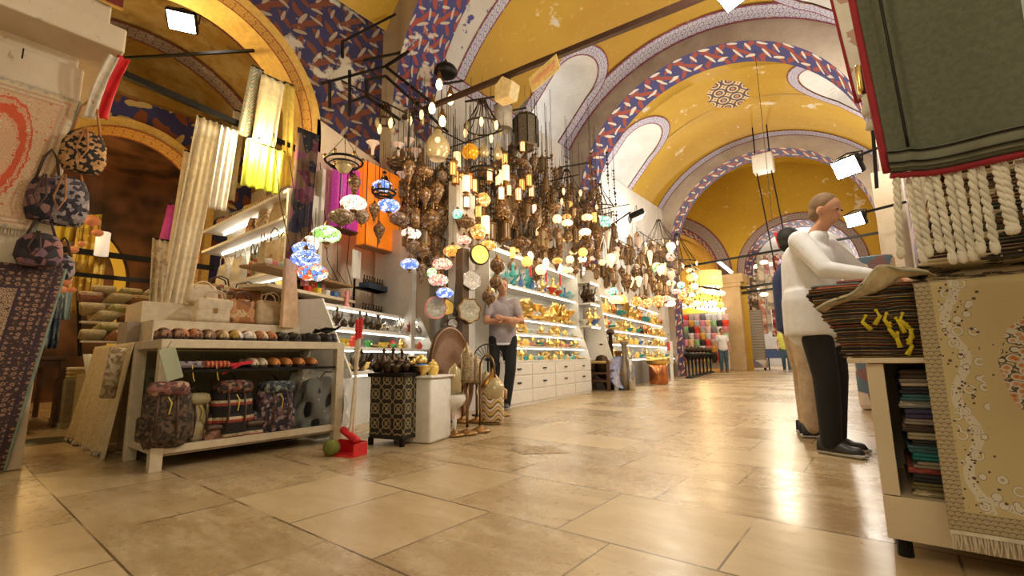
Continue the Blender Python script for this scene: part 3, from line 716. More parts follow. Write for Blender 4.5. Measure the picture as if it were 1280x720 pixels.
BM = {'arab': bagmat('orange_black_brocade', [(.60, .34, .14), (.03, .02, .015), (.50, .26, .10), (.02, .02, .02)], 45),
      'grey': bagmat('grey_floral_weave', [(.28, .24, .26), (.06, .05, .07), (.4, .34, .34), (.03, .025, .04)], 38),
      'blk': bagmat('black_floral_cloth', [(.03, .02, .03), (.28, .16, .14), (.02, .02, .03), (.10, .05, .07)], 18),
      'brownkilim': bagmat('brown_kilim', [(.30, .15, .10), (.09, .05, .04), (.45, .30, .20), (.16, .07, .05)], 34),
      'beige': bagmat('beige_brocade', [(.58, .47, .32), (.40, .30, .18), (.66, .56, .42), (.30, .20, .12)], 40)}
LEA = flat('tan_leather', (.42, .17, .05), .5); LEAD = flat('dark_leather', (.07, .035, .02), .5)
def shoulder_bag(loc, rz, sz, mat, label, strap, ln=.25):
    t = thing('shoulder_bag', label, 'bag', loc, rz); w, d, h = sz
    MB().lathe([(.01, -h), (w*.38, -h*.97), (w*.5, -h*.7), (w*.46, -h*.3), (w*.34, -.02), (w*.2, 0), (0, .005)], 18, sy=d/w).build('body', mat, t, True)
    MB().tube([(-w*.3, 0, -.03), (-w*.16, .0, ln*.7), (0, 0, ln), (w*.16, 0, ln*.7), (w*.3, 0, -.03)], .008, 6).build('strap', strap, t, True)
    MB().tube([(0, -d*.5, 0), (-.03, -d*.62, -h*.5), (.0, -d*.62, -h*.75), (.03, -d*.62, -h*.5), (.01, -d*.5, 0)], .006, 6).build('drawstring', strap, t, True); return t
shoulder_bag(pX(108, 165, -4.15), 1.3, (.25, .12, .30), BM['arab'], 'orange and black brocade bag with tan straps hanging topmost beside the pier', LEA)
shoulder_bag(pX(84, 222, -4.2), 1.2, (.27, .14, .34), BM['grey'], 'grey floral drawstring bag with tan cord hanging under the orange brocade bag', LEA, .2)
shoulder_bag(pX(60, 222, -4.22), 1.2, (.20, .14, .30), BM['blk'], 'black floral bag tucked against the edge of the salmon carpet', LEAD, .2)
shoulder_bag(pX(52, 292, -4.2), 1.2, (.24, .14, .22), bagmat('pink_black_floral', [(.35, .16, .15), (.03, .02, .03), (.25, .14, .2), (.05, .04, .05)], 22), 'pinkish black floral bag lowest on the pier above the brown carpet', LEAD, .12)
shoulder_bag(pX(78, 318, -4.35), 1.0, (.16, .10, .18), BM['grey'], 'small grey patterned bag hanging lowest above the jeans cloth', LEAD, .12)
rd = thing('hanging_pennant', 'folded red and white pennant hanging under the plaster ledge', 'flag', pX(155, 72, -4.02))
o = Vector(rd.location)
pr_ = [pX(155, 72, -4.05)-o, pX(143, 96, -4.1)-o, pX(133, 122, -4.15)-o, pX(126, 148, -4.18)-o]
def ribbon(name, pts, w, mat, parent, n=(1, 0, 0), th=.006):
    m = MB(); nn = Vector(n)
    def f(u, v):
        i = min(int(v*(len(pts)-1)), len(pts)-2); t = v*(len(pts)-1)-i; p = pts[i].lerp(pts[i+1], t)
        return p+Vector((0, (u-.5)*w, 0))+nn*(.012*sin(u*7+v*3))
    return m.grid(f, 10, 20).build(name, mat, parent, True, solid=th)
ribbon('red_cloth', pr_, .07, flat('bright_red_cloth', (.60, .01, .015), .7), rd); ribbon('white_cloth', [p+Vector((.02, -.06, -.03)) for p in pr_], .06, flat('off_white_cloth', (.66, .58, .46), .8), rd)
# ---------------------------------------------------------------- the table of shoes and backpacks
TX0, TX1, TY0, TY1, TZ = -4.12, -3.5, .89, 2.15, .80
t = thing('display_table', 'long cream table with shoes on top and backpacks below', 'table', ((TX0+TX1)/2, (TY0+TY1)/2, 0))
ox, oy = t.location.x, t.location.y
def lb(a, b, c, d, e, f): return MB().box(a-ox, b-ox, c-oy, d-oy, e, f)
lb(TX0, TX1, TY0, TY1, TZ-.055, TZ).build('tabletop', CREAMP, t, bevel=.004)
for a in (TX0, TX1-.065):
    for b in (TY0+.0, TY1-.065): lb(a, a+.065, b, b+.065, 0, TZ-.055).build('leg', CREAMP, t, bevel=.003)
zm = pX(330, 459, -3.52).z
lb(TX0+.1, TX1-.01, TY0+.07, TY1-.07, zm-.022, zm-.004).build('shelf', BLK, t)
lb(TX1-.05, TX1-.01, TY0+.065, TY1-.06, .10, .145).build('rail', CREAMP, t); lb(TX0+.01, TX0+.05, TY0+.065, TY1-.06, .10, .145).build('rail', CREAMP, t)
lb(TX0+.065, TX1-.065, TY0+.01, TY0+.05, .10, .145).build('rail', CREAMP, t)
lb(TX0+.02, TX1-.02, TY0+.05, TY1-.05, .085, .1).build('bottom_board', flat('plywood', (.30, .22, .13), .7), t)
tag(MB().box(TX0-.06, TX0-.03, TY0+.06, TY1+.2, 0, .74).build('back_board', flat('olive_board', (.20, .18, .10), .8)), 'olive grey board standing behind the backpacks under the table', 'board')
SOLE = flat('shoe_sole', (.03, .02, .015), .6)
def slipper(key):
    up = {'tan': flat('tan_kilim_upper', (.36, .14, .06), .7, 0, .5, 60), 'brown': BM['brownkilim'], 'beige': BM['beige'], 'white': flat('white_silver_upper', (.62, .58, .58), .5, 0, .4, 60), 'black': flat('black_upper', (.015, .012, .012), .5), 'gold': flat('mustard_upper', (.45, .30, .06), .6, 0, .4, 60), 'orange': flat('orange_felt', (.62, .25, .07), .8), 'cream': flat('cream_felt', (.62, .52, .38), .8)}[key]
    t = thing('slipper', '', 'shoe'); n = 14
    def outl(u):  # half width along foot (toe at +x)
        return .036*(1-.25*sin(pi*u))*(1 if u > .12 else sqrt(u/.12+.02)) * (1 if u < .85 else sqrt(max(0.02, 1-((u-.85)/.15)**2)))
    m = MB(); top = []; bot = []
    for i in range(n+1):
        u = i/n; w = outl(u); x = -.12+.24*u
        for s_ in (-1, 1): pass
        top.append((x, w)); bot.append((x, w))
    poly = [(x, w) for x, w in top]+[(x, -w) for x, w in top[::-1]]
    MB().prism(poly, Matrix.Identity(4), .018).build('sole', SOLE, t)
    def f(u, v):   # shell over the toe and low sides
        x = -.12+.24*v; w = outl(v)*.96; h = .055 if v > .5 else .04+.015*(v/.5); h *= (1 if v < .75 else sqrt(max(0, 1-((v-.75)/.27)**2)))
        a = pi*u; cut = 1 if v > .52 else .55+.2*abs(v-.3)
        if v <= .52:
            a2 = (u-.5)*2; s_ = 1 if a2 > 0 else -1
            return Vector((x, s_*w*(1-.12*abs(1-abs(a2))), .018+h*(1-abs(a2)))) if abs(a2) > .02 else Vector((x, s_*w*.9, .018+h))
        return Vector((x, -w*cos(a), .018+h*sin(a)))
    mm = MB()
    mm.grid(lambda u, v: f(u, .52+.48*v), 10, 8)
    for s_ in (-1, 1): mm.grid(lambda u, v: Vector((-.12+.24*.53*u, s_*outl(.53*u)*(.96-.08*v), .018+(.05-.012*sin(pi*u))*v)), 8, 2)
    mm.grid(lambda u, v: Vector((-.118, (u-.5)*.03, .018+.05*v)), 2, 2)
    mm.build('upper', up, t, True, solid=.003)
    MB().tube([(-.01, .030, .060), (.02, .02, .072), (.03, 0, .077), (.02, -.02, .072), (-.01, -.030, .060)], .004, 6).build('trim_edge', LEA if key != 'black' else SOLE, t, True)
    return t
SL = Maker(slipper)
def pair_at(px, key, label, z=TZ, x=-3.66, sc=1.0, py=412, grp=None):
    p = pX(px, py, x+.1)
    for k, dy in enumerate((-.038, .038)): SL(key, (x, p.y+dy*sc, z+.001), R.uniform(-.12, .12), label+(', nearer one' if k == 0 else ', farther one') if not grp else label, sc, grp)
pair_at(219, 'brown', 'dark brown kilim slipper first at the table corner')
pair_at(239, 'tan', 'rust coloured slipper second from the table corner')
pair_at(257, 'brown', 'grey brown patterned slipper third from the table corner')
pair_at(274, 'beige', 'beige brocade slipper fourth from the table corner')
pair_at(291, 'gold', 'mustard slipper fifth from the table corner')
pair_at(308, 'white', 'silvery white slipper on the table beside the mustard pair')
pair_at(323, 'cream', 'plain cream slipper on the table after the silvery pair')
pair_at(337, 'tan', 'rust and yellow slipper on the table next to the black shoes')
for i, (px, dx) in enumerate([(352, 0), (358, -.16), (368, 0), (376, -.17), (386, .02), (395, -.15), (404, 0), (413, -.14), (421, .0)]):
    p = pX(px, 412, -3.6); SL('black', (-3.66+dx, p.y, TZ+.001), R.uniform(-.7, .7), 'black slipper in the heap at the far end of the table', 1, 'black slippers heaped on the table end')
t = thing('coiled_sandal', 'black strappy curled object lying on top of the black slippers', 'sandal', (-3.66, pX(405, 405, -3.66).y, TZ+.09), .4)
MB().tube([(-.1, 0, 0), (0, .03, .03), (.1, .02, .02), (.19, 0, .06)], [.012, .016, .012, .004], 6).build('strap', BLK, t, True); MB().tube([(-.1, 0, 0), (-.04, -.05, .02), (.04, -.04, 0), (.05, .04, .01), (-.03, .06, .0)], .01, 6).build('buckle_strap', BLK, t, True)
# things on the black shelf
def cushion(loc, sz, mat, label, rz=0):
    t = thing('cushion', label, 'cushion', loc, rz); MB().rbox((0, 0, sz[2]/2), sz, sz[2]*.49, n=4).build('cover', mat, t, True)
    MB().tube([(sz[0]/2, 0, sz[2]/2), (sz[0]/2+.01, 0, sz[2]*.2), (sz[0]/2+.012, .01, -.06), (sz[0]/2+.005, .02, -.08)], .003, 5).build('tie_cord', flat('yellow_cord', (.7, .55, .1), .7), t); return t
cushion((-3.64, pX(236, 450, -3.6).y, zm), (.22, .22, .05), BM['grey'], 'grey and blue patterned cushion on the black shelf')
cushion((-3.64, pX(266, 450, -3.6).y, zm), (.22, .2, .05), stripes('red_gold_stripe', [(.45, .04, .03), (.6, .35, .1), (.5, .06, .05), (.2, .02, .02)], 1, 40), 'red and gold cushion on the black shelf')
t = thing('folded_fan', 'bright red folded fan lying on the black shelf', 'fan', (-3.56, pX(292, 453, -3.6).y, zm+.01))
MB().bar((0, -.11, .0), (.0, .12, .03), .03, .02).build('fan_ribs', flat('bright_red_paint', (.62, .01, .03), .5), t); MB().bar((.0, -.08, -.05), (.02, .02, .01), .02, .012).build('handle', flat('bright_red_paint', (.62, .01, .03), .5), t)
for i, px in enumerate((314, 325, 341, 356, 372, 388)):
    SL('cream' if i < 2 else 'orange', (-3.64, pX(px, 452, -3.6).y, zm), .1, ('cream felt slipper on the black shelf beyond the red fan, %s' % ('near' if i == 0 else 'far')) if i < 2 else 'orange felt slipper in the row on the black shelf', .9, None if i < 2 else 'orange slippers on the black shelf')
# backpacks
def backpack(loc, rz, sz, body, flap, label, trimc=LEAD, pocket=None):
    t = thing('backpack', label, 'backpack', loc, rz); w, d, h = sz   # front faces +x
    MB().rbox((0, 0, h*.45), (d, w, h*.9), min(d, w)*.36, n=4, puff=.008).build('body', body, t, True)
    MB().rbox((.02, 0, h*.86), (d*1.08, w*.92, h*.22), .05, n=4).build('flap', flap, t, True)
    MB().rbox((d*.5, 0, h*.28), (d*.35, w*.62, h*.36), .04, n=4).build('pocket', pocket or body, t, True)
    for s_ in (-1, 1):
        MB().tube([(d*.5, s_*w*.2, h*.8), (d*.6+.03, s_*w*.21, h*.55), (d*.62, s_*w*.22, h*.2)], .008, 6).build('strap', trimc, t, True)
        MB().rbox((0, s_*w*.5, h*.3), (d*.6, .05, h*.36), .02, n=3).build('side_pocket', body, t, True)
    MB().tube([(d*.56, 0, h*.75), (d*.62, .02, h*.66), (d*.64, .01, h*.5)], .004, 5).build('drawstring', flat('yellow_cord', (.7, .55, .1), .7), t); MB().tube([(-d*.2, -.04, h*.96), (-d*.2, 0, h*1.08), (-d*.2, .04, h*.96)], .008, 6).build('top_loop', trimc, t, True); return t
bz = .1
backpack((-3.54, pX(212, 530, -3.5).y-.01, bz+.03), -.25, (.24, .16, .42), blotch('brown_olive_weave', [(.10, .065, .04), (.05, .035, .02), (.14, .09, .06), (.03, .02, .015)], 60), blotch('maroon_floral_flap', [(.28, .12, .10), (.45, .30, .22), (.18, .06, .06), (.10, .05, .05)], 38), 'brown backpack with maroon floral flap at the table corner')
backpack((-3.66, pX(246, 525, -3.6).y, bz), .1, (.16, .13, .36), flat('beige_canvas', (.36, .30, .17), .8), flat('beige_canvas', (.36, .30, .17), .8), 'plain beige canvas backpack standing right of the brown one')
backpack((-3.72, pX(170, 520, -3.9).y+.1, bz), .9, (.24, .16, .38), blotch('kilim_brown_grey', [(.22, .15, .10), (.40, .30, .2), (.10, .07, .05), (.05, .04, .03)], 30), flat('dark_green_canvas', (.03, .11, .07), .8), 'dark green and kilim backpack at the back of the table corner')
redk = stripes('black_kilim_red_stripe', [(.015, .012, .012), (.012, .01, .01), (.35, .05, .03), (.55, .45, .3), (.02, .015, .015), (.015, .012, .012)], 2, 9, .05)
backpack((-3.62, pX(289, 515, -3.6).y, bz), 0, (.25, .16, .44), redk, blotch('black_red_flap', [(.02, .015, .015), (.2, .05, .03), (.03, .02, .02), (.25, .15, .1)], 50), 'black backpack with red kilim stripes under the table')
backpack((-3.62, pX(343, 512, -3.6).y, bz), .05, (.25, .16, .42), blotch('navy_rose_brocade', [(.03, .03, .05), (.30, .22, .22), (.02, .02, .03), (.14, .07, .08)], 44), blotch('teal_grey_flap', [(.03, .05, .06), (.25, .25, .24), (.02, .02, .03), (.1, .12, .12)], 44), 'dark navy and rose brocade backpack under the table')
for i, (px, lab) in enumerate(((316, 'flat folded pouch between the two dark backpacks'), (268, 'small kilim pouch beside the beige backpack'))):
    t = thing('pouch', lab, 'pouch', (-3.58, pX(px, 540, -3.58).y, bz)); MB().rbox((0, 0, .07), (.08, .14, .14), .035).build('body', redk if i == 0 else BM['brownkilim'], t, True); MB().rbox((.03, 0, .12), (.05, .13, .04), .018).build('flap', LEAD, t, True)
t = thing('suitcase', 'large black bag wrapped in clear plastic under the table end', 'bag', (-3.72, pX(402, 510, -3.7).y, 0))
MB().rbox((0, 0, .27), (.30, .34, .50), .12, n=4, puff=.01).build('body', flat('black_fabric', (.008, .008, .008), .7), t, True)
MB().tube([(.1, -.08, .5), (.12, -.04, .56), (.12, .04, .56), (.1, .08, .5)], .01, 6).build('handle', BLK, t, True)
def crumple(u, v): a = 2*pi*u; r = .2+.02*sin(a*5+v*9)+.015*sin(a*9-v*13); return Vector((r*cos(a)*.86, r*1.02*sin(a), .04+.56*v+.015*sin(a*4))) if v < .96 else Vector((r*.3*cos(a), r*.3*sin(a), .61))
MB().grid(crumple, 48, 24).build('plastic_wrap', PLASTIC, t)
t = thing('folded_wrap', 'crumpled clear plastic sheet on the backpacks beside the black bag', 'plastic sheet', (-3.66, pX(378, 490, -3.65).y, .42))
MB().grid(lambda u, v: Vector(((u-.5)*.16+.02*sin(v*20), (v-.5)*.32, .03*sin(u*9+v*11)+.025*sin(v*17-u*5)+.12*sin(pi*v))), 30, 30).build('sheet', PLASTIC, t)
# plastic-covered cards hanging at the table corner
t = thing('plastic_sleeve', 'clear plastic sleeve hanging from the table corner', 'plastic sleeve', (-3.46, .91, .74)); MB().rbox((0, 0, -.1), (.012, .09, .2), .005, M=Matrix.Rotation(.3, 4, 'X')).build('sleeve', glassy('sleeve_film', (.55, .6, .45), .15, .6, 0), t); MB().bar((0, 0, 0), (0, .02, .05), .004).build('hook', SILV, t)
# tablecloth corner and low stall at the left of the table
tag(MB().box(-5.75, -5.06, .99, 1.4, 0, .76).build('side_stand', flat('dull_cream_board', (.42, .33, .17), .7)), 'cream covered stand behind the lace tablecloth', 'stand')
LACE = blotch('cream_lace', [(.66, .57, .38), (.62, .52, .33), (.69, .61, .43), (.57, .47, .28)], 60)
cl0 = Vector((-4.85, .93, 0))
def drape(u, v):
    x = (u-.5)*(1.2+.25*v)
    if v < .2: return Vector((x, (.05-.05*(v/.2)), .80+.006*sin(u*9)))
    w = (v-.2)/.8; return Vector((x-.10*w, -.02-.08*w-.018*w*sin(u*26), .80-.79*w+.012*sin(u*17)*w))
t = thing('tablecloth', 'cream lace tablecloth hanging to the floor beside the shoe table', 'tablecloth', cl0)
MB().grid(drape, 70, 40).build('cloth', LACE, t, True, solid=.006)
m = MB()
for i in range(80): p = drape(i/79, 1); m.bar((p.x, p.y, .04), (p.x+R.uniform(-.01, .01), p.y-R.uniform(0, .02), .004), .005)
tag(m.build('fringe', flat('cream_wool', (.65, .58, .46), .9), t), kind='stuff')
t = thing('rolled_rug', 'rolled orange and cream rug hanging over the lace tablecloth', 'rug', (-4.24, .80, .42), 0); MB().tube([(0, 0, 0), (.04, .02, .34)], .045, 14).build('roll', BM['beige'], t, True); MB().lathe([(0, 0), (.03, .001), (.042, .004)], 14).build('roll_end', LACE, t)
# ---------------------------------------------------------------- white shelves with bags inside the side arch
t = thing('bag_shelving', 'white shelving of bags inside the gilded side arch', 'shelving', (-6.3, 2.66, 0)); ox, oy = -6.3, 2.66
def sb(a, b, c, d, e, f): return MB().box(a-ox, b-ox, c-oy, d-oy, e, f)
sb(-7.7, -4.95, 2.66, 2.70, 0, 2.9).build('back_panel', WPNT, t)
for z in (2.57, 2.26, 1.67, 1.22): sb(-7.6, -5.0, 2.3, 2.66, z-.04, z).build('shelf', WPNT, t, bevel=.004)
sb(-5.03, -4.99, 2.3, 2.66, 0, 2.55).build('side_panel', WPNT, t)
for z in (2.20, 2.50, 1.62): sb(-7.4, -5.05, 2.5, 2.52, z, z+.012).build('led_strip', LED, t)
def tote(loc, rz, sz, mat, label, hand=LEA, ring=False, flapm=None, name='handbag'):
    t = thing(name, label, 'bag', loc, rz); w, d, h = sz   # front faces -y
    m = MB(); n = 10
    m.rbox((0, 0, h/2), (w, d, h), min(d, .06)*.6, n=4, puff=.006); m.v = [(x*(1-.16*(z/h)), y*(1-.5*(z/h)), z) for x, y, z in m.v]; m.build('body', mat, t, True)
    if ring: MB().tube([(w*.28*cos(a), -d*.25, h*.74+w*.28*sin(a)) for a in [2*pi*i/20 for i in range(20)]], .008, 6, closed=True).build('ring_handle', hand, t, True)
    else:
        for s_ in (-1, 1): MB().tube([(-w*.25, s_*d*.22, h*.95), (-w*.2, s_*d*.3, h*1.22), (0, s_*d*.32, h*1.33), (w*.2, s_*d*.3, h*1.22), (w*.25, s_*d*.22, h*.95)], .007, 6).build('handle', hand, t, True)
    if flapm: MB().rbox((0, -d*.34, h*.70), (w*.86, .02, h*.48), .009).build('flap', flapm, t, True); MB().rbox((0, -d*.34-.014, h*.48), (.03, .01, .04), .004).build('clasp', BRASS, t)
    return t
K = BM; SUE = flat('tan_suede', (.45, .34, .20), .8); PALE = flat('pale_beige_suede', (.62, .52, .38), .8); WHL = flat('white_leather', (.72, .68, .60), .5)
tote((-5.42, 2.45, 2.262), 0, (.42, .2, .30), SUE, 'tan bag with a large round ring handle on the upper shelf', PALE, True)
tote((-5.9, 2.45, 2.262), 0, (.26, .16, .30), K['beige'], 'beige brocade bag beside the ring-handled bag', LEAD)
tote((-6.25, 2.45, 2.262), 0, (.22, .14, .24), blotch('amber_kilim', [(.55, .32, .1), (.3, .12, .05), (.62, .45, .2), (.1, .05, .03)], 30), 'amber kilim bag with dark ring on the upper shelf', LEAD, True)
tote((-5.42, 2.42, 1.672), 0, (.42, .2, .40), SUE, 'tan backpack-shaped bag with flap on the middle shelf', LEAD, False, PALE)
tote((-5.85, 2.45, 1.672), 0, (.2, .14, .46), flat('cream_canvas', (.66, .58, .44), .8), 'narrow cream bag behind the tan flap bag', LEA)
tote((-5.55, 2.56, 2.0), 0, (.30, .1, .18), blotch('turquoise_black', [(.1, .4, .38), (.03, .02, .02), (.5, .4, .2), (.02, .02, .02)], 24), 'turquoise and black bag peeking above the tan flap bag', LEAD)
tote((-6.15, 2.45, 1.672), 0, (.2, .1, .36), blotch('red_cream_kilim', [(.55, .08, .05), (.65, .55, .4), (.06, .04, .03), (.2, .3, .2)], 22), 'red and cream kilim bag on the middle shelf', LEAD)
tote((-6.6, 2.45, 1.672), 0, (.36, .12, .38), WHL, 'white leather bag at the middle of the white shelving', WHL)
tote((-7.1, 2.45, 1.672), 0, (.36, .12, .34), WHL, 'second white leather bag, deeper in on the middle shelf', WHL)
for i in range(5):
    x = -5.35-i*.45; cols = [(.16, .12, .3), (.35, .2, .1), (.5, .35, .1), (.12, .12, .1), (.4, .1, .1)]
    tt = thing('folded_scarf', ('violet striped', 'brown', 'mustard', 'dark olive', 'brick red')[i]+' scarf folded on the top shelf under the hanging cloths', 'scarf', (x, 2.46, 2.572), .2)
    MB().rbox((0, 0, .06), (.3, .2, .12), .05, n=4).build('cloth', stripes('scarf_%s' % 'abcde'[i], [cols[i], (.6, .5, .35), tuple(v*.6 for v in cols[i])], 0, 22), tt, True)
# stepped stand with bags behind the shoes
t = thing('stepped_stand', 'pale stepped stand holding handbags behind the row of shoes', 'stand', (-4.5, 1.5, 0))
MB().box(-.32, .33, -.5, .6, .0, .97).build('lower_step', CREAMP, t); MB().box(-.5, -.02, -.5, .6, .97, 1.14).build('upper_step', CREAMP, t)
def bp(px, py, x, sz, mat, label, **k): p = pX(px, py, x); return tote((x, p.y, .972 if x > -4.45 else 1.142), pi/2+R.uniform(-.15, .15), sz, mat, label, **k)
bp(266, 398, -4.26, (.30, .12, .20), PALE, 'pale beige clutch bag leaning behind the slippers', hand=PALE, flapm=PALE)
bp(301, 400, -4.26, (.25, .12, .21), blotch('tooled_leather', [(.50, .25, .10), (.35, .14, .05), (.58, .38, .2), (.22, .1, .05)], 18), 'tooled brown leather bag in the row behind the slippers', hand=LEAD)
bp(336, 402, -4.26, (.28, .12, .22), SUE, 'tan suede tote at the far end of the row behind the slippers', hand=SUE)
bp(306, 370, -4.72, (.30, .14, .20), LEA, 'brown box bag with turquoise trim and dark flap on the upper step', flapm=flat('chestnut_leather', (.28, .10, .03), .45), hand=LEAD)
bp(272, 372, -4.72, (.30, .14, .22), blotch('brown_rose_tapestry', [(.35, .2, .1), (.5, .38, .22), (.25, .06, .05), (.12, .06, .04)], 22), 'brown rose tapestry bag on the upper step', hand=LEAD)
bp(250, 396, -4.5, (.24, .12, .17), PALE, 'small round cream purse at the near end of the stepped stand', hand=PALE, ring=True)
bp(338, 372, -4.74, (.20, .12, .22), LEAD, 'dark leather bag on the upper step near the patchwork tiles', hand=LEAD)
SL('white', (-4.62, pX(205, 398, -4.62).y, .975), -1.2, 'large pale shoe lying alone at the near end above the table', 1.5)
tag(MB().box(-4.78, -4.5, .92, 1.0, .80, .97).build('shoe_box', flat('grey_card', (.32, .26, .20), .8)), 'grey box at the near corner beneath the pale shoe', 'box')
# hanging cloths over the shelves
def hcloth(name, label, px, pyt, pyb, x, wpx, mat, folds=5, amp=.03, slant=0):
    a, b = pX(px-wpx/2, pyt, x), pX(px+wpx/2, pyt, x); c, d = pX(px-wpx/2-slant, pyb, x), pX(px+wpx/2-slant, pyb, x)
    zt, zb = (a.z+b.z)/2, (c.z+d.z)/2; o = Vector((x, (a.y+b.y)/2, zt))
    t = thing(name, label, 'cloth', o)
    cloth('fabric', (0, a.y-o.y, 0), (0, b.y-o.y, 0), (0, c.y-o.y, zb-zt), (0, d.y-o.y, zb-zt), mat, folds, amp, (1, 0, 0), t)
    MB().tube([(0, a.y-o.y, 0.0), (0, b.y-o.y, 0.0)], .01, 6).build('hanging_rail', BLK, t); return t
SHEER = flat('ivory_sheer_cloth', (.78, .70, .56), .8, 0, .1); YG = flat('lime_silk', (.55, .60, .06), .5, 0, .15); YEL = flat('gold_silk', (.62, .46, .10), .5)
hcloth('hanging_fabric', 'ivory sheer fabric falling in a long slanting fold beside the shelves', 262, 150, 400, -5.55, 34, SHEER, 4, .05, 48)
hcloth('hanging_fabric', 'white fabric hanging against the shelving left of the lime silk', 287, 160, 262, -5.2, 22, flat('white_silk', (.85, .80, .72), .6), 3, .03, 16)
hcloth('hanging_fabric', 'lime green silk hanging below the floodlight', 332, 182, 238, -5.12, 50, YG, 5, .04, 6)
hcloth('hanging_fabric', 'ivory silk hanging right of the rainbow cloth', 342, 98, 188, -5.16, 30, flat('ivory_silk', (.75, .66, .42), .6), 3, .03, 14)
hcloth('hanging_fabric', 'turquoise, red and cream chequered cloth hanging in the arch', 322, 85, 170, -5.25, 16, stripes('rainbow_check', [(.15, .40, .45), (.55, .2, .1), (.6, .55, .4), (.1, .25, .35), (.6, .45, .1)], 2, 12, .1, .8), 2, .02, 18)
hcloth('hanging_fabric', 'gold silk hanging along the inner edge of the arch', 362, 105, 235, -5.3, 14, YEL, 2, .02, 4)
hcloth('hanging_fabric', 'grey and cream cloth hanging behind the rainbow cloth', 300, 140, 250, -5.6, 16, flat('grey_cream_cloth', (.50, .42, .30), .8), 2, .02, 14)
hcloth('hanging_fabric', 'magenta shawl hanging left of the sheer fabric', 228, 258, 318, -6.2, 36, flat('magenta_shawl', (.50, .04, .28), .7), 3, .05, 14)
hcloth('hanging_fabric', 'cream shawl with tassels hanging below the magenta shawl', 205, 300, 392, -6.0, 30, blotch('cream_tassel', [(.70, .62, .48), (.6, .5, .35), (.5, .4, .3), (.75, .68, .55)], 20), 4, .04, 6)
hcloth('hanging_fabric', 'thin ivory fabric falling from the beam to the shawls', 238, 190, 330, -5.75, 16, SHEER, 3, .03, 22)
KIL = blotch('wine_navy_kilim', [(.10, .02, .05), (.02, .02, .05), (.16, .05, .09), (.012, .012, .02), (.14, .08, .05)], 7)
hcloth('hanging_textile', 'wine and navy patchwork textile covering the arch column', 386, 165, 380, -4.88, 28, KIL, 3, .03, 20)
tag(MB().box(-4.95, -4.85, pX(338, 400, -4.9).y, pX(372, 400, -4.9).y, .97, pX(350, 370, -4.9).z).build('patchwork_panel', blotch('grey_black_tiles', [(.30, .24, .24), (.03, .03, .04), (.12, .08, .06), (.4, .33, .25)], 12)), 'grey and black patchwork panel at the foot of the wine textile', 'panel')
# floodlights on the tie rods 
def flood(loc, rz, label, tilt=.5, sc=1.0, st=9, down=(0, 0, 0)):
    t = thing('floodlight', label, 'floodlight', loc, rz); M = Matrix.Rotation(tilt, 4, 'Y')
    MB().rbox((0, 0, 0), (.09*sc, .30*sc, .24*sc), .02, M=M).build('housing', BLK, t, True)
    MB().box(.046*sc, .05*sc, -.13*sc, .13*sc, -.10*sc, .10*sc, M).build('lit_panel', glow('floodlight_panel_%d' % st, (1, .96, .88), st*2.5, (1, 1, 1)), t)
    MB().tube([(0, -.16*sc, 0), (0, -.17*sc, .12*sc), (0, 0, .16*sc), (0, .17*sc, .12*sc), (0, .16*sc, 0)], .008, 6).build('bracket', BLK, t)
    return t
flood(pX(320, 178, -5.24), -.6, 'floodlight on the rod in front of the hanging silks', .9, .55)
flood(pX(228, 26, -6.0), -.5, 'floodlight under the smoky vault of the side aisle', .9, 1.0)
# ---------------------------------------------------------------- the dim shop seen to the left
def bar_thing(name, label, a, b, w=.05): return tag(MB().bar(a, b, w).build(name, BLK), label, 'beam')
bar_thing('dark_beam', 'upper dark beam crossing the shop opening on the far left', (-8.0, .4, 2.1), (-8.0, 2.6, 2.1), .07); bar_thing('dark_beam', 'lower dark beam crossing the shop opening on the far left', (-7.6, .5, 1.74), (-7.6, 2.2, 1.74), .05)
def far_cloth(name, label, px0, px1, pyt, pyb, x, mat, folds=3):
    a, b, c, d = pX(px0, pyt, x), pX(px1, pyt, x), pX(px0, pyb, x), pX(px1, pyb, x); o = Vector((x, a.y, a.z)); t = thing(name, label, 'cloth', o)
    cloth('fabric', a-o, b-o, Vector((0, a.y-o.y, c.z-o.z)), Vector((0, b.y-o.y, d.z-o.z)), mat, folds, .05, (1, 0, 0), t, 30, 12); return t
GS = blotch('yellow_brocade', [(.70, .48, .08), (.60, .38, .05), (.78, .60, .2), (.45, .28, .05)], 12)
far_cloth('hanging_fabric', 'yellow fabric hanging in the dim shop beside the carpet', 98, 128, 272, 392, -8.3, GS); far_cloth('hanging_fabric', 'yellow brocade hanging farther right in the dim shop', 122, 136, 300, 400, -8.1, GS, 2)
far_cloth('hanging_fabric', 'short yellow valance above the copper lamps', 70, 128, 268, 302, -8.5, flat('mustard_cloth', (.55, .40, .05), .7), 5)
DEN = blotch('denim', [(.10, .18, .32), (.18, .28, .42), (.06, .10, .2), (.3, .38, .45)], 14)
far_cloth('hanging_garment', 'blue denim garment hanging beside the brown carpet', 60, 80, 368, 436, -7.4, DEN); far_cloth('hanging_garment', 'light blue garment hanging behind the denim one', 72, 92, 362, 400, -7.6, flat('light_blue_cloth', (.3, .42, .5), .8), 2)
COP = glow('lit_copper_lamp', (1, .35, .12), .12, (.7, .25, .1)); 
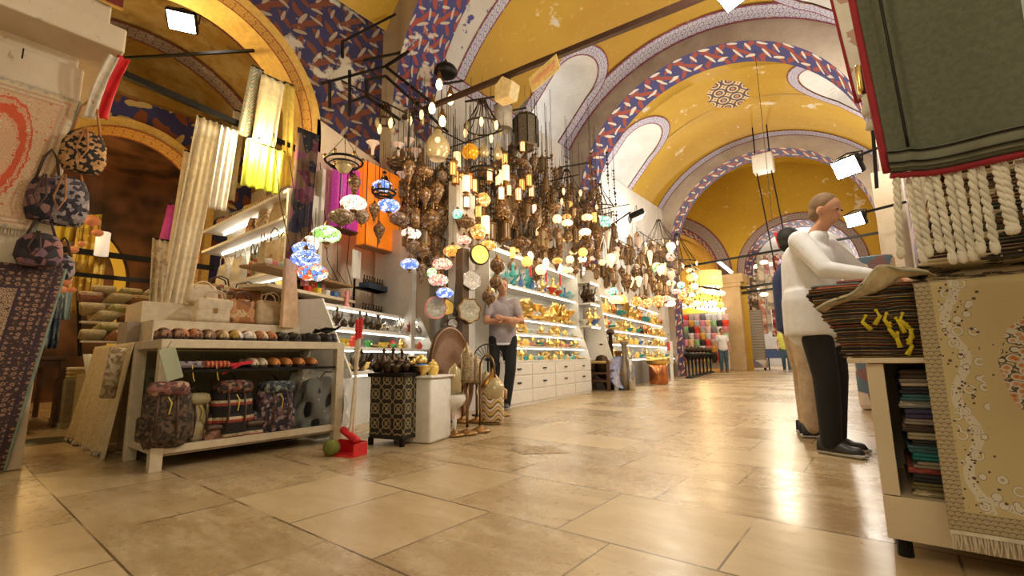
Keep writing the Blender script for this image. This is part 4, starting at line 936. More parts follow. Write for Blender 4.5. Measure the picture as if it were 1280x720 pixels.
for i, (px, py, r, lab) in enumerate([(115, 276, .10, 'largest copper lamp in the dim shop'), (122, 291, .07, 'copper lamp just under the largest copper lamp'), (92, 312, .06, 'copper lamp above the lower dark beam'), (102, 305, .05, 'small copper lamp next to the bag strap'), (84, 352, .06, 'copper lamp under the lower dark beam'), (90, 362, .05, 'lowest copper lamp by the brown carpet'), (78, 362, .06, 'copper lamp at the edge of the brown carpet')]):
    p = pX(px, py, -7.0); t = thing('copper_lamp', lab, 'lamp', p); MB().ball((0, 0, 0), r*.8, 14, sz=.8).build('lamp_shade', COP, t, True); cord(t, r*.6).scale.z = .7
t = thing('cylinder_lamp', 'white glass cylinder lamp hanging in the dim shop', 'lamp', pX(128, 305, -7.5)); MB().lathe([(0, -.16), (.07, -.15), (.07, .15), (0, .16)], 14).build('lamp_shade', glow('soft_white_glass', (1, .8, .6), .6, (.8, .75, .65)), t, True); cord(t, .15).scale.z = .8
WOOD = flat('brown_wood', (.09, .04, .018), .45)
def table(name, label, x0, x1, y0, y1, h, mat, cat='table'):
    t = thing(name, label, cat, ((x0+x1)/2, (y0+y1)/2, 0)); a, b = (x1-x0)/2, (y1-y0)/2
    MB().box(-a, a, -b, b, h-.04, h).build('tabletop', mat, t, bevel=.004); MB().box(-a+.04, a-.04, -b+.04, b-.04, h-.12, h-.04).build('apron', mat, t)
    for i in (-1, 1):
        for j in (-1, 1): MB().box(i*(a-.04)-.025, i*(a-.04)+.025, j*(b-.04)-.025, j*(b-.04)+.025, 0, h-.04).build('leg', mat, t)
    return t
table('wooden_table', 'dark brown table in the shop behind the brown carpet', -8.5, -6.9, .15, .95, .74, WOOD); table('wooden_stool', 'low dark stool standing in front of the brown table', -6.9, -6.4, .2, .55, .42, WOOD, 'stool'); table('wooden_stool', 'low dark stool under the far end of the brown table', -7.6, -7.1, .3, .65, .42, WOOD, 'stool')
t = thing('grey_chest', 'small grey-beige cabinet standing on the floor left of the lace cloth', 'cabinet', (-7.05, 1.12, 0)); MB().box(-.35, .35, -.2, .2, .05, .5).build('body', flat('taupe_paint', (.30, .24, .15), .6), t, bevel=.006); MB().box(.35, .36, -.17, .17, .28, .46).build('drawer', flat('taupe_paint', (.30, .24, .15), .6), t); MB().box(-.36, .36, -.21, .21, 0, .05).build('plinth', flat('pale_plinth', (.45, .38, .25), .6), t)
for i, (dz, c, lab) in enumerate(((.5, (.45, .40, .12), 'olive'), (.54, (.5, .33, .12), 'ochre'), (.58, (.66, .58, .44), 'cream'))):
    tag(MB().rbox((-7.05, 1.12, dz+.02), (.6, .38, .04), .018).build('folded_textile', flat('%s_textile' % lab, c, .9)), lab+' folded textile on the grey-beige cabinet', 'textile')
t = thing('display_case', 'cream display case in the side aisle behind the lace cloth', 'display case', (-6.5, 1.45, 0)); MB().box(-.6, .6, -.3, .3, 0, .7).build('body', CREAMP, t, bevel=.01); MB().box(-.64, .64, -.34, .34, .7, .76).build('top', WPNT, t)
cols = [(.72, .62, .4), (.5, .5, .15), (.6, .2, .08), (.66, .6, .5), (.3, .35, .4), (.7, .55, .2), (.45, .3, .15), (.7, .66, .55), (.5, .12, .1), (.62, .5, .3)]
for k in range(26):
    n = k//9; x = -6.1-.14*n+(k % 3)*.03; y = .98+(k % 9)*.10
    c = cols[k % 10]; mt = stripes('scarf_fold_%d' % (k % 10), [c, tuple(v*.6 for v in c), (.6, .5, .3)], 0, 40)
    q = tag(MB().rbox((0, 0, 0), (.24, .2, .06), .028, n=2).build('folded_scarf', mt, None, True), 'folded scarf in the pile behind the lace tablecloth', 'scarf', 'folded scarves piled in the side aisle'); q.location = (x, y, .93+n*.2+(k % 2)*.07); q.rotation_euler = (0, -.35, R.uniform(-.3, .3))
t = thing('scarf_rack', 'sloping rack carrying the pile of folded scarves', 'rack', (-6.3, 1.4, 0)); MB().bar((.25, -.5, .74), (-.25, -.5, 1.4), .03).build('side_rail', BLK, t); MB().bar((.25, .5, .74), (-.25, .5, 1.4), .03).build('side_rail', BLK, t)
for j in range(3): MB().box(.06-.14*j, .26-.14*j, -.5, .5, .86+.2*j, .88+.2*j).build('shelf', CREAMP, t)
bp2 = pX(168, 348, -5.7)
t = thing('blue_bottle', 'small pale blue and white vase above the scarf pile', 'vase', (-6.4, 1.55, 1.42)); MB().lathe([(.05, 0), (.07, .05), (.06, .2), (.03, .26), (.04, .3)], 14).build('body', WCOL['sky'], t, True); MB().lathe([(.04, .3), (.045, .31), (.0, .32)], 14).build('rim', WCOL['white'], t, True)
for i, (px, py, c, lab) in enumerate([(133, 395, 'copper', 'amber glass jar glowing above the white basket, upper'), (133, 410, 'copper', 'amber glass jar below the upper amber jar')]):
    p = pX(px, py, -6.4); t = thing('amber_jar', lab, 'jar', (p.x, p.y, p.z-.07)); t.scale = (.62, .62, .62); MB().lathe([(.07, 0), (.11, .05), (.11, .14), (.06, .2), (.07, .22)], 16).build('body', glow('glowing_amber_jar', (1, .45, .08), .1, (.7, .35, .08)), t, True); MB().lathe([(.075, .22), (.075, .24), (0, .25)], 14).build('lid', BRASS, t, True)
t = thing('basket', 'white round basket of red scarves in the side aisle', 'basket', (-6.3, 1.15, .55)); MB().lathe([(.14, 0), (.18, .2), (.19, .2), (.15, .0)], 20).build('body', WPNT, t, True)
for j in range(4): MB().rbox((.05*cos(j*2), .05*sin(j*2), .2+.02*j), (.2, .12, .05), .02).build('scarf', flat('coral_scarf', (.65, .15, .06), .8), t, True)
tag(MB().box(-6.6, -6.0, .98, 1.35, 0, .55).build('low_stand', flat('dull_cream_board', (.42, .33, .17), .7)), 'low cream stand carrying the white basket', 'stand')
tag(MB().lathe([(0, .002), (.26, .002), (.27, 0)], 24, (-5.75, .67, 0)).build('manhole_cover', flat('dark_cast_iron', (.05, .045, .02), .5, .3)), 'dark round cover set in the floor by the carpet pier', 'floor cover')
tag(MB().box(-5.5, -5.15, .80, .88, .001, .004).build('drain_slot', BLK), 'dark drain slot in the floor at the foot of the lace cloth', 'drain')
# ---------------------------------------------------------------- broom, black pierced cabinet, white box
def floor_at(px, py): return pZ(px, py, 0)
RED = flat('red_plastic', (.62, .015, .02), .4); POLE = flat('cream_pole', (.68, .58, .44), .4)
b = floor_at(441, 566)
t = thing('dustpan', 'red dustpan on a long cream handle beside the shoe table', 'dustpan', b, .3)
m = MB(); m.box(-.12, .12, -.01, .0, 0, .09); m.box(-.125, -.115, -.14, 0, 0, .085); m.box(.115, .125, -.14, 0, 0, .085); m.box(-.12, .12, -.15, 0, 0, .006); m.build('pan', RED, t)
MB().tube([(0, -.005, .08), (-.0, .0, .93)], .012, 8).build('handle', POLE, t); MB().tube([(0, 0, .8), (0, 0, .95)], .015, 8).build('grip', RED, t)
t = thing('broom', 'cream-handled broom with red head standing in front of the dustpan', 'broom', b+Vector((.07, -.03, .07)), .3)
MB().tube([(-.05, 0, .06), (.0, .02, .87)], .011, 8).build('handle', POLE, t); MB().tube([(-.006, .018, .74), (.0, .02, .89)], .015, 8).build('grip', RED, t); MB().rbox((-.07, 0, .03), (.18, .05, .05), .02, M=Matrix.Rotation(.5, 4, 'Y')).build('head', RED, t, True)
t = thing('scrub_sponge', 'green cloth ball lying beside the table leg', 'cloth', floor_at(414, 570)+Vector((-.0, 0, 0))); MB().ball((0, 0, .055), .06, 14, sz=.92).build('cloth', flat('moss_green_cloth', (.16, .17, .03), .9), t, True)
def latt(name):
    a = Mat(name); x, y, z = a.xyz('Object'); u, v = ((x+y)*9).fract()-.5, (z*9).fract()-.5; r = (u*u+v*v).sqrt()
    s = r.gt(.28)*r.lt(.38); s = s.max((u.abs()+v.abs()).lt(.16)); s = s.max((u.abs()-v.abs()).abs().lt(.05)); lim = z.gt(.08)
    a.color(a.mix(s*lim, (.012, .011, .01), (.30, .24, .13))).rough(.5); return a.m
p = floor_at(458, 566); q = floor_at(506, 562)
cx, cy = -3.1, 2.42
t = thing('metal_cabinet', 'black metal cabinet with pierced star panels beside the broom', 'cabinet', (cx, cy, 0), .25)
MB().box(-.16, .16, -.17, .17, .05, .52).build('body', latt('pierced_star_metal'), t); MB().box(-.18, .18, -.19, .19, .52, .55).build('top', BLK, t, bevel=.004)
for i in (-1, 1):
    for j in (-1, 1): MB().box(i*.15-.015, i*.15+.015, j*.16-.015, j*.16+.015, 0, .06).build('foot', BLK, t)
for k in range(13):
    WARE(('teapot/dark', 'ewer/dark', 'jar/dark', 'cup/dark')[k % 4], (cx-.12+.08*(k % 4), cy-.14+.09*(k//4), .552), R.uniform(0, 6), 'dark bronze pot among the pots on the black pierced cabinet', R.uniform(.9, 1.2), 'dark pots on the pierced cabinet')
p = floor_at(532, 555)
t = thing('white_plinth', 'white box plinth with rounded edge right of the black cabinet', 'plinth', (p.x-.17, p.y+.12, 0), .3); MB().rbox((0, 0, .25), (.34, .34, .5), .02, n=4).build('body', WPNT, t, True); MB().rbox((0, 0, .512), (.37, .37, .022), .008).build('top', WPNT, t, True)
wp = t.location
for k, (kx, kk) in enumerate([('bowl/gold', 1.2), ('jar/gold', 1.3), ('bowl/gold', 1.3), ('goblet/gold', 1.2), ('bowl/yellow', 1.1), ('jar/gilt', 1.2), ('bowl/gold', 1.1)]):
    WARE(kx, (wp.x-.11+.11*(k % 3), wp.y-.11+.11*(k//3), .524), 0, 'gold bowl or jar on the white plinth', kk, 'gold vessels on the white plinth')
t = thing('lidded_urn', 'blue and gold lidded glass urn on the white plinth', 'urn', (wp.x+.08, wp.y-.1, .524)); MB().lathe([(.03, 0), (.05, .03), (.055, .08), (.03, .10)], 14).build('body', WCOL['blue'], t, True); MB().lathe([(.045, .1), (.05, .13), (.02, .16), (0, .17)], 14).build('lid', GOLD, t, True)
# ---------------------------------------------------------------- lit shelving units; local x = towards the aisle, local y = along
def unit(name, label, loc, rz, L, shelves, off, back, h_base, top, base_mat, drawers=0, side=True, cat='display unit', sidex=0):
    t = thing(name, label, cat, loc, rz)
    MB().box(-back-.03, -back, 0, L, 0, top).build('back_panel', WPNT, t)
    if h_base:
        MB().box(-back, 0, 0, L, 0, h_base).build('base', base_mat, t)
    for z in shelves:
        MB().box(-back, off(z), .02, L-.02, z-.035, z).build('shelf', WPNT, t, bevel=.003)
        MB().box(off(z)-.03, off(z)-.012, .05, L-.05, z-.047, z-.037).build('led_strip', LED, t)
    if side:
        for y in (0, L):
            poly = [(-back, h_base), (off(h_base)+.02, h_base)]+[(off(z)+.03, z) for z in sorted(shelves) if z > h_base]+[(off(top)+.03, top), (-back, top)]
            M = Matrix(((1, 0, 0, 0), (0, 0, 1, y-.012), (0, 1, 0, 0), (0, 0, 0, 1)))
            MB().prism(poly, M, .024).build('side_panel', WPNT, t)
    if drawers:
        w = L/drawers; rows = ((.04, .20), (.22, .40), (.42, .58)); kn = flat('dark_steel', (.05, .05, .06), .3, .8)
        for i in range(drawers):
            for (a, b2) in rows:
                d = MB().box(0, .012, i*w+.012, (i+1)*w-.012, a, b2).build('drawer', WPNT, t, bevel=.003)
                if a > .1: MB().box(.012, .03, i*w+w*.44, i*w+w*.56, (a+b2)/2-.008, (a+b2)/2+.012).build('handle', kn, d)
    return t
def loc_in(t, x, y, z): return Matrix.Translation(t.location) @ Matrix.Rotation(t.rotation_euler.z, 4, 'Z') @ Vector((x, y, z))
def fill(t, z, y0, y1, kinds, n, off, back, label, group, sc=1.0, rows=2, rz=None, jit=.3):
    """n wares in rows on the shelf at height z"""
    per = max(1, n//rows); k = 0
    for r in range(rows):
        for i in range(per):
            y = y0+(y1-y0)*(i+.5+R.uniform(-jit, jit))/per; x = off-.06-r*(back+off-.1)/max(1, rows)
            o = WARE(kinds[k % len(kinds)] if k % 5 else R.choice(kinds), loc_in(t, x, y, z+.002), (t.rotation_euler.z if rz is None else rz)+R.uniform(-.4, .4), label, sc*R.uniform(.85, 1.15), group); k += 1
D1 = unit('lit_shelving', 'white lit shelving of silver and dark jugs beside the shoe table', (-4.0, 2.2, 0), radians(24.8), 2.1, (.55, .78, .97, 1.19), lambda z: .33-(z-.5)*.48, .4, .5, 1.22, WPNT)
o1 = lambda z: .33-(z-.5)*.48
fill(D1, .97, .1, 1.0, ['ewer/dark', 'jar/dark', 'vase/dark', 'ewer/dark'], 7, o1(.97), .3, 'black jug standing on the upper lit shelf', 'black jugs on the upper lit shelf', .95, 1)
fill(D1, .97, .9, 2.0, ['dish/silver', 'jar/silver', 'bowl/silver', 'ewer/silver', 'cup/white'], 14, o1(.97), .3, 'silver piece lying on the upper lit shelf', 'silverware on the upper lit shelf', 1.1, 2)
fill(D1, .78, .1, 1.9, ['bowl/gold', 'jar/red', 'cup/green', 'dish/gold', 'bowl/yellow', 'goblet/gold', 'jar/gold', 'cup/gold'], 20, o1(.78), .3, 'gold or coloured bowl on the middle lit shelf', 'small gold and coloured bowls on the middle lit shelf', 1, 2)
fill(D1, .55, .1, 1.9, ['teapot/dark', 'ewer/dark', 'jar/dark', 'bowl/gold', 'jar/gilt'], 22, o1(.55), .4, 'dark bronze pot on the lowest lit shelf', 'dark bronze pots on the lowest lit shelf', 1.2, 2)
t = thing('wall_star', 'red starfish-shaped ornament on the upper lit shelf', 'ornament', loc_in(D1, .12, 1.55, .99), radians(24.8))
m = MB()
for i in range(5): a = i*2*pi/5+.3; m.tube([(0, 0, .06), (0, .07*cos(a), .06+.07*sin(a))], [.014, .004], 6)
m.build('star_arms', flat('coral_red', (.70, .05, .06), .5), t, True); MB().lathe([(.02, 0), (.012, .03), (0, .05)], 8).build('stand', BRASS, t)
# the upper wall above the first unit: ledge with boxes, dark rack of little bottles
LD = thing('upper_ledge', 'cream ledge above the lit shelving carrying boxes and mugs', 'ledge', D1.location+Vector((0, 0, 0)), radians(24.8))
MB().box(-.75, -.42, -.2, 1.2, 1.33, 1.36).build('board', CREAMP, LD); MB().box(-.75, -.45, -.2, 1.2, 1.52, 1.545).build('board', flat('oak_board', (.30, .18, .08), .6), LD)
for k, (c, y) in enumerate([('red', .45), ('yellow', .6), ('white', .75), ('blue', .9), ('pink', .52), ('red', .66), ('pink', .8), ('green', .72)]):
    WARE('box_cube/'+c, loc_in(LD, -.5-(.1 if k > 3 else 0), y, 1.362 if k < 4 else 1.445), radians(24.8)+pi, ('red', 'yellow', 'white', 'blue', 'pink', 'dark red', 'rose', 'green')[k]+' small gift box on the cream ledge', .85)
for k in range(9): WARE('cup/'+('white', 'pink', 'sky')[k % 3], loc_in(LD, -.52, -.1+k*.09, 1.547), 0, 'small cup on the oak board above the ledge', 1, 'cups on the oak board')
t = thing('figurine', 'pink dancing figurine with raised arms on the ledge', 'figurine', loc_in(LD, -.4, 1.0, 1.2), radians(24.8))
MB().lathe([(.07, 0), (.055, .04), (.02, .12), (.03, .17), (.018, .2), (.02, .22), (.018, .245), (0, .255)], 12).build('body', WCOL['pink'], t, True)
for s_ in (-1, 1): MB().tube([(0, s_*.025, .18), (0, s_*.07, .2), (0, s_*.06, .27)], [.01, .008, .006], 6).build('arm', WCOL['pink'], t, True)
BR = thing('bottle_rack', 'dark two-tier rack lined with tiny dark bottles', 'rack', loc_in(D1, -.42, 1.35, 1.23), radians(24.8))
for z in (0, .30): MB().box(-.1, .1, -.05, .72, z, z+.02).build('shelf', BLK, BR)
for y in (-.05, .7): MB().box(-.1, -.08, y, y+.02, 0, .42).build('upright', BLK, BR)
MB().box(-.02, .12, -.05, .72, .30, .37).build('blue_panel', flat('slate_blue_panel', (.03, .05, .10), .5), BR)
for z in (.022, .372):
    for k in range(11): WARE('bottle/dark', loc_in(BR, .02, .0+k*.062, z), 0, 'tiny dark bottle on the black rack above the lit shelving', .8, 'tiny bottles on the black rack')
for i in (-.02,): tag(MB().box(0, .02, 0, .16, 0, .34).build('notice_board', WPNT, None, loc=loc_in(D1, -.42, 1.1, 1.63)), 'blank white board hanging under the orange lantern', 'board').rotation_euler.z = radians(24.8)
WALLP = plaster('peach_plaster', (.60, .48, .36), (.70, .58, .46))
for nm, a, c in (('stall', (-5.3, 2.72), (-5.3, 3.74)),): pass
M24 = Matrix.Translation(D1.location) @ Matrix.Rotation(radians(24.8), 4, 'Z')
struct('wall_stall_panel', MB().box(-.82, -.78, .55, 2.0, 0, 3.15, M24), WALLP)
a_, b_ = pX(392, 400, -4.4), pX(430, 330, -4.4)
tag(MB().prism([(-.1, .0), (.12, .0), (.02, .62), (-.1, .62)], Matrix.Translation(loc_in(D1, -.25, -.12, .95)) @ Matrix.Rotation(radians(24.8+90), 4, 'Z') @ Matrix.Rotation(pi/2, 4, 'X'), .03).build('slanted_end_board', flat('peach_board', (.62, .42, .25), .6)), 'peach slanted board closing the near end of the lit shelving', 'board')
for k in range(6):
    pts = [loc_in(D1, -.74, .1+.25*k, 3.0-.2*(k % 3)), loc_in(D1, -.70, .2+.25*k, 2.3), loc_in(D1, -.72, .45+.2*k, 1.75+.1*(k % 2)), loc_in(D1, -.7, .8+.15*k, 1.62)]
    tag(MB().tube(pts, .005, 5).build('electric_cable', CORD), 'loose black electric cable running down the peach wall', 'cable', 'electric cables on the peach wall')
# ---------------------------------------------------------------- post with flower-shaped drums, bronze disc, floor lamps
P0 = Vector((-3.95, 3.98, 0))
struct('wall_post', MB().box(P0.x-.06, P0.x+.06, P0.y-.05, P0.y+.06, 0, 2.0), flat('dark_brown_post', (.10, .06, .03), .5))
struct('wall_stall_divider', MB().box(-5.3, -4.5, 3.66, 3.72, 0, 2.35), M_WHITE)
struct('wall_post_panel', MB().box(P0.x-.35, P0.x-.2, P0.y+.1, P0.y+.45, 0, 3.0), M_WHITE)
def flower(px, py, r, lobes, rim, face, label, x=-3.84, name='flower_mirror', d=.06):
    c = pX(px, py, x); t = thing(name, label, 'mirror', c); M = Matrix.Rotation(-.35, 4, 'Z') @ Matrix.Rotation(pi/2, 4, 'Y')
    MB().lathe([(0, -d), (r*.93, -d), (r, 0), (r*.96, .012), (r*.86, .004)], 48, M=M, lobes=lobes, la=.07 if lobes else 0).build('rim', rim, t, True)
    MB().lathe([(r*.88, .003), (r*.3, .008), (r*.28, .006), (0, .008)], 48, M=M, lobes=lobes, la=.07 if lobes else 0).build('face', face, t, True); MB().ball((0.01, 0, 0), .010, 8, M=M).build('boss', BLK, t, True); return t
PW = flat('pearl_inlay_white', (.66, .64, .60), .4, 0, .2, 40); PG = flat('pearl_inlay_grey', (.45, .42, .33), .4, 0, .25, 40)
flower(590, 350, .125, 6, SILV, PW, 'white flower-shaped mirror highest on the brown post')
flower(587, 388, .155, 7, BRASS, PG, 'larger grey flower-shaped mirror below the white one')
flower(566, 405, .07, 0, BRONZE, PW, 'round white-faced drum behind the bronze disc', -4.0, 'round_drum', .12)
flower(545, 385, .135, 0, WCOL['pink'], PG, 'pink-rimmed oval mirror at the end of the lit shelving', -4.0, 'oval_mirror')
flower(559, 384, .1, 0, GOLD, glow('brass_glow', (1, .6, .1), .3, (.8, .5, .1)), 'gold drum-shaped lamp behind the pink-rimmed mirror', -4.15, 'gold_drum', .16)
flower(600, 318, .135, 0, BRONZE, glow('pierced_gold_disc', (1, .72, .15), .9, (.8, .55, .1)), 'bright pierced gold disc lamp with dark rim high on the post', -3.8, 'disc_lamp')
tag(MB().tube([pX(574, 345, -4.0), pX(570, 395, -4.0)], .04, 10).build('dark_bolster', flat('dark_grey_cloth', (.05, .05, .045), .8)), 'dark rolled cloth standing left of the flower mirrors', 'cloth')
c = floor_at(572, 540); c = Vector((-3.55, 3.35, 0))
t = thing('bronze_disc', 'large bronze tray standing on edge behind the floor lamps', 'tray', (-3.62, 3.50, .0), .33)
M = Matrix.Translation((0, 0, .5)) @ Matrix.Rotation(radians(86), 4, 'Y')
MB().lathe([(0, 0), (.36, .0), (.47, .015), (.49, .03), (.5, .02), (.48, 0), (.36, -.012), (0, -.012)], 48, M=M).build('plate', flat('brown_bronze', (.20, .10, .045), .35, .7), t, True); MB().lathe([(.5, -.012), (.515, .01), (.5, .03)], 48, M=M).build('rim', BRONZE, t, True)
def floor_lamp(px, py, h, label, kind, shade):
    b = floor_at(px, py); t = thing('standing_lamp', label, 'lamp', b)
    MB().lathe([(0, 0), (.09, 0), (.1, .012), (.06, .03), (.02, .045), (.014, .06)], 20).build('base', BRASS, t, True)
    if kind == 'tall':
        MB().tube([(0, 0, .05), (0, 0, h*.55)], .012, 8).build('stem', BRASS, t, True); MB().lathe([(.03, h*.55), (.06, h*.56), (.055, h*.60), (.06, h*.86), (.035, h*.92), (.012, h*.96), (0, h)], 16).build('shade', shade, t, True)
    elif kind == 'hook':
        pts = [(0, 0, .05), (0, 0, h*.7)]+[(.09-.09*cos(a), 0, h*.7+h*.18*sin(a)) for a in [pi*i/8 for i in range(1, 8)]]+[(.18, 0, h*.62)]
        MB().tube(pts, .009, 8).build('stem', BRASS, t, True); MB().lathe([(.02, h*.62), (.05, h*.58), (.085, h*.5), (.07, h*.42), (.03, h*.38)], 16, (.18, 0, 0)).build('shade', shade, t, True)
    elif kind == 'mosaic':
        MB().lathe([(.10, .03), (.115, .05), (.115, h*.62), (.10, h*.66)], 24).build('shade', shade, t, True); MB().lathe([(.12, h*.66), (.11, h*.72), (.06, h*.82), (.02, h*.9), (0, h)], 20).build('lid', BRASS, t, True)
    else:
        MB().lathe([(.014, .05), (.02, h*.2), (.012, h*.3), (.03, h*.36), (.075, h*.42), (.1, h*.5), (.09, h*.56)], 20).build('bowl', shade, t, True); MB().lathe([(.03, h*.56), (.06, h*.6), (.055, h*.9), (.02, h*.96), (0, h)], 14).build('shade', SMOKE, t, True)
    return t
def zig(name):
    a = Mat(name); x, y, z = a.xyz('Object'); ang = y._m('ARCTAN2', x)*2.2; w = (z*12+(ang*2).sin()*.35).fract()
    c = a.ramp(w, [(0, (.66, .6, .45)), (.25, (.05, .04, .04)), (.4, (.6, .4, .05)), (.6, (.66, .6, .45)), (.75, (.45, .1, .05)), (.88, (.7, .65, .5))], True); a.color(c).rough(.35); return a.m
floor_lamp(568, 545, .62, 'glass bowl table lamp on the floor beside the white plinth', 'bowl', WCOL['white']); floor_lamp(584, 543, .80, 'slim brass lamp with tall shade next to the glass bowl lamp', 'tall', flat('etched_brass', (.32, .24, .14), .4, .6, .4, 60))
floor_lamp(600, 540, .78, 'curved brass lamp with hanging shade in front of the bronze tray', 'hook', SMOKE); floor_lamp(616, 530, .56, 'cylindrical mosaic lamp with zigzag bands and domed lid', 'mosaic', zig('zigzag_mosaic'))
floor_lamp(596, 528, .70, 'tall etched brass lamp behind the curved lamp', 'tall', flat('etched_brass', (.32, .24, .14), .4, .6, .4, 60)); floor_lamp(578, 528, .66, 'dark brass lamp standing close to the bronze tray', 'tall', BRASS); floor_lamp(608, 520, .52, 'small clear glass lamp behind the zigzag mosaic lamp', 'bowl', CLEAR)
floor_lamp(628, 520, .34, 'short brass lamp base by the leaning man', 'tall', BRASS)
t = thing('iron_fan_stand', 'black iron peacock-fan rack behind the floor lamps', 'rack', Vector((-3.62, 4.08, 0)), -.3)
m = MB()
for i in range(11): a = pi*(.1+.8*i/10); m.tube([(0, 0, .62), (0, .2*cos(a), .62+.2*sin(a))], .004, 5)
m.tube([(0, .2*cos(pi*(.1+.8*i/20)), .62+.2*sin(pi*(.1+.8*i/20))) for i in range(21)], .007, 6); m.build('fan', BLK, t); MB().tube([(0, 0, 0), (0, 0, .62)], .012, 6).build('stem', BLK, t); MB().box(-.12, .12, -.15, .15, 0, .02).build('base', BLK, t)
for k in range(4): MB().tube([(.01, -.12+.08*k, .5), (.02, -.12+.08*k, .28)], [.008, .02], 6).build('hanging_pot', BRONZE, t)
# ---------------------------------------------------------------- middle white unit with drawers
o2 = lambda z: -.02 if z < .7 else max(-.24, -.02-(z-.62)*.34)
U1 = unit('drawer_cabinet', 'white drawer cabinet with brightly lit shelves of gold ware', (-3.92, 4.72, 0), radians(8), 3.15, (.83, 1.03, 1.27, 1.75, 2.24), o2, .62, .6, 2.5, WPNT, 4)
MB().box(-.62, .01, 0, 3.15, .60, .62).build('worktop', WPNT, U1)
GK = ['bowl/gold', 'dish/gold', 'jar/gold', 'goblet/gold', 'ewer/gold', 'bowl/gilt', 'jar/gilt']
fill(U1, .62, .1, 3.0, GK+['bowl/sky', 'cup/teal', 'bowl/gold'], 44, -.03, .4, 'small gold bowl on the cabinet top under the lit shelves', 'gold bowls on the cabinet top', .95, 2)
fill(U1, .83, .1, 3.0, GK+['bowl/pink', 'dish/gold', 'bowl/teal'], 44, o2(.83), .35, 'small gold dish on the lowest lit shelf of the drawer cabinet', 'gold dishes on the lowest shelf', .95, 2)
fill(U1, 1.03, .1, 3.0, GK+['cup/sky', 'bowl/silver', 'dish/gold'], 40, o2(1.03), .3, 'small gold vessel on the second lit shelf of the drawer cabinet', 'gold vessels on the second shelf', 1, 2)
fill(U1, 1.27, .1, 3.0, ['dish/gold', 'goblet/gold', 'teapot/gold', 'jar/gold', 'bowl/gilt', 'plate/gold', 'ewer/gold'], 30, o2(1.27), .3, 'tall gold vessel on the third lit shelf of the drawer cabinet', 'tall gold vessels on the third shelf', 1.7, 2)
fill(U1, 1.75, .2, 3.0, ['vase/sky', 'jar/teal', 'bottle/blue', 'bowl/sky', 'ewer/teal', 'jar/white', 'vase/blue', 'jar/silver', 'ewer/gold', 'bowl/red'], 24, o2(1.75), .25, 'blue or pale glass jar on the top lit shelf of the drawer cabinet', 'glass jars on the top lit shelf', 1.6, 2)
for y, c in ((1.0, 'x'), (1.55, 'y'), (2.1, 'z')):
    p = loc_in(U1, -.1, y, 2.2); t = thing('red_tassel_lamp', ('nearest', 'middle', 'farthest')['xyz'.index(c)]+' of three hanging lamps with long red tassels before the top shelf', 'lamp', p)
    MB().lathe([(.02, .1), (.05, .06), (.055, 0), (.03, -.05), (.01, -.07)], 12).build('lamp_shade', G_WHITE, t, True); MB().tube([(0, 0, -.07), (0, 0, -.3)], [.014, .018], 6).build('tassel', RED, t); cord(t, .1).scale.z = .9
# ---------------------------------------------------------------- corner shelves and the long far unit
U3 = unit('corner_shelves', 'white corner shelves of tall brass ewers between the two lit units', (-4.42, 7.98, 0), radians(8), .55, (1.27, 1.72, 2.15), lambda z: .05, .35, 0, 2.5, WPNT, 0, False)
fill(U3, 1.27, .05, .5, ['vase/gold', 'bowl/blue', 'ewer/gold', 'bowl/white'], 6, .02, .3, 'brass or glazed vessel on the lower corner shelf', 'vessels on the lower corner shelf', 1.8, 2)
fill(U3, 1.72, .05, .5, ['ewer/dark', 'vase/dark', 'jar/silver'], 6, .02, .3, 'dark jug on the upper corner shelf', 'dark jugs on the upper corner shelf', 1.8, 2)
GREYB = flat('grey_base_panel', (.20, .18, .16), .6)
o4 = lambda z: .0 if z < .7 else -.05-(z-.6)*.12
U2 = unit('long_shelving', 'long lit wall of shelves crowded with gold ware deeper in the hall', (-4.35, 8.7, 0), radians(8.2), 6.6, (.62, .95, 1.25, 1.6, 2.0), o4, .55, .55, 2.5, GREYB)
fill(U2, .62, .1, 6.4, GK+['bowl/teal', 'dish/white'], 40, o4(.62), .4, 'gold ware low down in the long far shelving', 'gold ware on the bottom shelf of the long unit', 1.3, 2)
fill(U2, .95, .1, 6.4, GK+['bowl/blue', 'jar/white'], 36, o4(.95), .4, 'gold ware on the second shelf of the long far shelving', 'gold ware on the second shelf of the long unit', 1.5, 2)
fill(U2, 1.25, .1, 6.4, GK+['bowl/teal', 'jar/dark', 'ewer/copper'], 36, o4(1.25), .4, 'gold ware on the third shelf of the long far shelving', 'gold ware on the third shelf of the long unit', 1.7, 2)
fill(U2, 1.6, .1, 6.4, ['ewer/gold', 'jar/gold', 'vase/copper', 'bowl/teal', 'plate/gold', 'jar/gilt'], 34, o4(1.6), .4, 'larger gold ware on the fourth shelf of the long far shelving', 'gold ware on the fourth shelf of the long unit', 2.0, 2)
